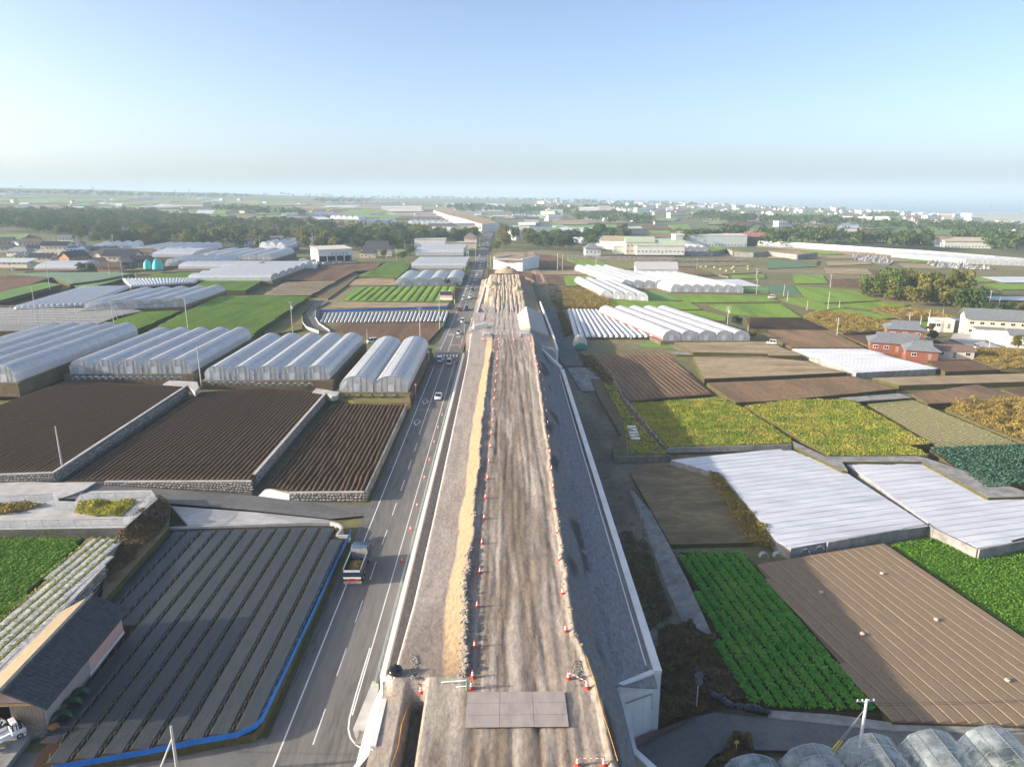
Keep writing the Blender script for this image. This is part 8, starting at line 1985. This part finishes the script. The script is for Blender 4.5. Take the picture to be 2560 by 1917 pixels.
# far woods: masses in the haze
FW = [([A(3, 480, 395), A(3, 700, 420), A(3, 1220, 435), A(3, 1200, 390), A(3, 900, 345), A(3, 600, 360)], 70, 'wood in the middle distance behind the green paddies'), ([A(3, 1460, 610), A(3, 1800, 600), A(3, 2000, 560), A(3, 2010, 530), A(3, 1700, 545), A(3, 1480, 580)], 45, 'dark wood behind the industrial hall'), ([A(3, 2100, 620), A(4, 100, 632), A(4, 700, 600), A(4, 650, 555), A(4, 300, 535), A(3, 2130, 570)], 60, 'mixed wood beside the vast greenhouses'), ([A(4, 720, 625), A(4, 1000, 640), A(4, 1400, 645), A(4, 1380, 590), A(4, 900, 575), A(4, 740, 560)], 50, 'evergreen wood behind the vast greenhouses'), ([A(4, 1560, 580), A(4, 1800, 600), A(4, 2000, 690), A(4, 2160, 690), A(4, 2100, 600), A(4, 1850, 540)], 55, 'dark wood at the coast end of the greenhouses'),
      ([A(3, 0, 335), A(3, 250, 340), A(3, 580, 345), A(3, 560, 300), A(3, 200, 295), A(3, 0, 290)], 80, 'long wood beyond the bright fill'), ([A(2, 1620, 300), A(2, 1900, 320), A(2, 2208, 325), A(2, 2208, 285), A(2, 1700, 270)], 70, 'wood behind the bright fill'), ([A(2, 500, 235), A(2, 1050, 240), A(2, 1060, 215), A(2, 520, 205)], 60, 'far ridge wood above the long greenhouses'), ([A(3, 1530, 390), A(3, 1800, 420), A(3, 2208, 440), A(4, 0, 430), A(3, 2208, 400), A(3, 1600, 345)], 90, 'broad wood before the coastal town'), ([A(4, 0, 440), A(4, 560, 445), A(4, 850, 475), A(4, 840, 440), A(4, 400, 395), A(4, 0, 390)], 90, 'wood below the coastal town'), ([A(4, 850, 480), A(4, 1400, 500), A(4, 1800, 510), A(4, 2208, 520), A(4, 2208, 470), A(4, 1500, 450), A(4, 900, 440)], 110, 'long coastal wood below the white town'), ([A(4, 850, 380), A(4, 1130, 375), A(4, 1100, 345), A(4, 880, 350)], 40, 'wooded hill at the coast'), ([A(1, 800, 180), A(1, 1300, 185), A(1, 2208, 205), A(1, 2208, 185), A(1, 1300, 160), A(1, 800, 155)], 120, 'ridge wood above the far plots'), ([A(1, -100, 160), A(1, 400, 165), A(1, 800, 175), A(1, 800, 145), A(1, -100, 135)], 100, 'ridge wood on the inland horizon'), ([A(1, 1850, 320), A(1, 2208, 330), A(2, 100, 345), A(2, 60, 310), A(1, 1900, 290)], 40, 'scattered trees around the pond'), ([A(1, -100, 118), A(1, 1100, 128), A(1, 2208, 165), A(1, 2208, 150), A(1, 1100, 112), A(1, -100, 102)], 170, 'wooded skyline ridge inland'), ([A(2, 0, 175), A(2, 1000, 205), A(2, 2208, 215), A(2, 2208, 200), A(2, 1000, 190), A(2, 0, 160)], 170, 'wooded skyline beyond the plants'), ([A(3, 0, 225), A(3, 800, 245), A(3, 1600, 270), A(3, 1600, 245), A(3, 800, 225), A(3, 0, 205)], 150, 'hazy woods under the sea horizon'), ([A(3, 600, 290), A(3, 1200, 300), A(3, 1200, 270), A(3, 650, 262)], 70, 'hazy wood among far houses'), ([A(2, 0, 345), A(2, 420, 360), A(2, 420, 338), A(2, 0, 320)], 30, 'low wood before the far arched greenhouses')]
for pts, n, lab in FW: wood_mass('wood', lab, gp(pts), n, 12, 19, 70, 3.0)
# far plots
fr_rng = random.Random(21)
FM = [crop_g, crop_g2, soil_tan, soil_red, soil_brown, crop_g, soil_straw, sheet_white, MATS['soil_olive'], crop_g2]
cnt = 0
for i in range(430):
    px = fr_rng.uniform(0, 2560); py = fr_rng.uniform(498, 610) if px > 1300 else fr_rng.uniform(490, 545)
    edge = interp(px, [0, 600, 900, 1280, 1700, 2000, 2300, 2560], [468, 481, 492, 497, 505, 515, 533, 556])
    if py < edge + 8: continue
    w = fr_rng.uniform(30, 120) * (1 + max(0, py - 540) / 120); h = fr_rng.uniform(2.2, 6.5) * (1 + (py - 490) / 90); sk = fr_rng.uniform(-25, 25)
    c = G(px, py)
    if c.y > 1500 and 200 < px - 1280 < 0: continue
    pts = [G(px - w / 2, py + h / 2, 1.4), G(px + w / 2, py + h / 2 + fr_rng.uniform(-1, 1), 1.4), G(px + w / 2 + sk, py - h / 2, 1.4), G(px - w / 2 + sk, py - h / 2 + fr_rng.uniform(-.8, .8), 1.4)]
    if inpoly(c.x, c.y, lw) or max(p.y for p in pts) - min(p.y for p in pts) > 500: continue
    field('distant_field', pts, fr_rng.choice(FM), 4, weedy_dark); cnt += 1
# far greenhouses
def far_gh(q0, q1, n, ln, lab, h=4.6):
    a, b = G(*q0, .6), G(*q1, .6); b.z = a.z
    greenhouse(lab, a, b, a + Vector((0, ln, 0)), n, eave=2.4, ridge=h, hoops=None, door=False)
far_gh(A(2, 215, 352), A(2, 625, 352), 8, 60, 'row of pale arched greenhouses behind the roadside wood', 7)
far_gh(A(2, 640, 372), A(2, 885, 385), 5, 60, 'pale greenhouse next to the row behind the wood', 7)
far_gh(A(2, 850, 418), A(2, 1160, 415), 6, 60, 'large arched greenhouses above the roadside wood', 7)
far_gh(A(2, 1310, 420), A(2, 1650, 425), 7, 60, 'rounded white greenhouses near the bright fill', 7)
far_gh(A(2, 600, 230), A(2, 770, 230), 3, 60, 'long white film house on the far rise', 6)
far_gh(A(2, 790, 240), A(2, 1250, 243), 10, 70, 'wide white greenhouse on the far plateau', 6)
far_gh(A(1, 1130, 195), A(1, 1710, 200), 12, 70, 'very wide white greenhouse on the inland rise', 6)
far_gh(A(3, 0, 365), A(3, 130, 365), 5, 60, 'curved white greenhouse past the far abutment', 7)
far_gh(A(3, 130, 365), A(3, 420, 368), 6, 60, 'long pale greenhouse past the far abutment', 6)
far_gh(A(3, 1010, 305), A(3, 1200, 305), 4, 60, 'white film house in the hazy middle ground', 6)
far_gh(A(1, 0, 165), A(1, 190, 165), 4, 70, 'white film house on the inland ridge', 7)
far_gh(A(2, 1790, 330), A(2, 1950, 332), 4, 50, 'white greenhouse tucked behind the bright fill', 6)
for q, w, h, lab in ((A(4, 1940, 400), 170, 26, 'large white works building by the sea'), (A(4, 2150, 410), 230, 16, 'long white factory hall by the sea')): house(lab, G(*q), 0, w, 50, h, 'flat', 1, plaster_w, plaster_w, .5, wins=False, name='hall', cat='hall')
# distant town
dh = []
for k in range(6):
    w, d, h = [(9, 8, 6), (12, 9, 6), (16, 11, 7), (24, 14, 9), (10, 10, 6.5), (32, 16, 12)][k]
    mb = MB(); mb.box(-w / 2, -d / 2, -3, w / 2, d / 2, h, 0)
    if k in (3, 5): mb.box(-w / 2 - .3, -d / 2 - .3, h, w / 2 + .3, d / 2 + .3, h + .6, 1)
    else:
        rm = roof_mesh('hip' if k % 2 else 'gable', w, d, 2.6, .7); mb.add([(v[0], v[1], v[2] + h) for v in rm.v], rm.f, 1)
        for s in (-1, 1): mb.add([(s * w / 2, -d / 2, h), (s * w / 2, d / 2, h), (s * w / 2, 0, h + 2.0)], ((0, 1, 2),), 0)
    nw = max(2, int(w / 3))
    for i in range(nw):
        x = -w / 2 + (i + .5) * w / nw; mb.box(x - .7, -d / 2 - .06, h * .45, x + .7, -d / 2 - .01, h * .45 + 1.3, 2)
    for wm, rmm in ((plaster_w, tile_grey), (plaster_w, mat('roof_white', (.7, .7, .7))), (plaster_c, tile_brown), (plaster_c, tile_dark)): dh.append(mb.mesh('distant_house', [wm, rmm, glass_dark]))
cnt = 0; tr_ = random.Random(5)
while cnt < 290:
    if cnt < 215:
        px = tr_.uniform(1350, 2560); e = interp(px, [1280, 1700, 2000, 2300, 2560], [499, 507, 517, 536, 556]); py = e + abs(tr_.gauss(0, 13)) + 1
    else:
        px = tr_.uniform(0, 2560); e = interp(px, [0, 600, 900, 1280, 1700, 2000, 2300, 2560], [468, 481, 492, 497, 505, 515, 533, 556]); py = e + tr_.uniform(8, 60)
    p = G(px, py)
    if inpoly(p.x, p.y, lw) or p.z < SEA_Z + 1: 
        cnt += 1; continue
    o = link('distant_house', tr_.choice(dh if px > 1350 else dh[:12])); o.location = p; o.rotation_euler = (0, 0, tr_.uniform(-.6, .6)); s = tr_.uniform(.75, 1.2); o.scale = (s, s, s)
    tag(o, 'small pale house in the hazy town along the coast' if px > 1350 and cnt < 215 else 'small pale house scattered among the distant plots', 'house', 'distant houses'); cnt += 1
# lattice towers
def pylon(lab, q, h):
    p = G(*q); r = thing('pylon', lab, 'pylon', p); mb = MB(); k = 6
    for i in range(k):
        z0, z1 = h * i / k, h * (i + 1) / k; w0, w1 = 4 * (1 - i / k) + .6, 4 * (1 - (i + 1) / k) + .6
        for sx in (-1, 1):
            for sy in (-1, 1): mb.bar((sx * w0, sy * w0, z0), (sx * w1, sy * w1, z1), .4)
            mb.bar((sx * w0, -w0, z0), (-sx * w1, -w1, z1), .3)
    mb.build('lattice', steel, r)
    for i in range(3):
        mb = MB(); z = h * (.72 + .11 * i); mb.bar((-7 + i, 0, z), (7 - i, 0, z), .4); mb.build('crossarm', steel, r)
pylon('lattice power pylon on the inland ridge', A(1, 1205, 155), 62); pylon('lattice mast on the far plateau', A(2, 1250, 215), 50); pylon('thin mast by the coastal works', A(4, 1905, 390), 60)

# ------------------------------------------------------------------ haze
hz = bpy.data.materials.new('haze'); hz.use_nodes = True; nt = hz.node_tree
for n in list(nt.nodes):
    if n.type != 'OUTPUT_MATERIAL': nt.nodes.remove(n)
pv = nt.nodes.new('ShaderNodeVolumePrincipled')
pv.inputs['Color'].default_value = (0.52, 0.67, 0.80, 1)
pv.inputs['Density'].default_value = 0.0002
pv.inputs['Anisotropy'].default_value = 0.0
nt.links.new(pv.outputs[0], nt.nodes['Material Output'].inputs['Volume'])
mb = MB(); mb.box(-31000, -2500, SEA_Z - 70, 33000, 46000, 175)
stuff(mb.build('haze', hz))
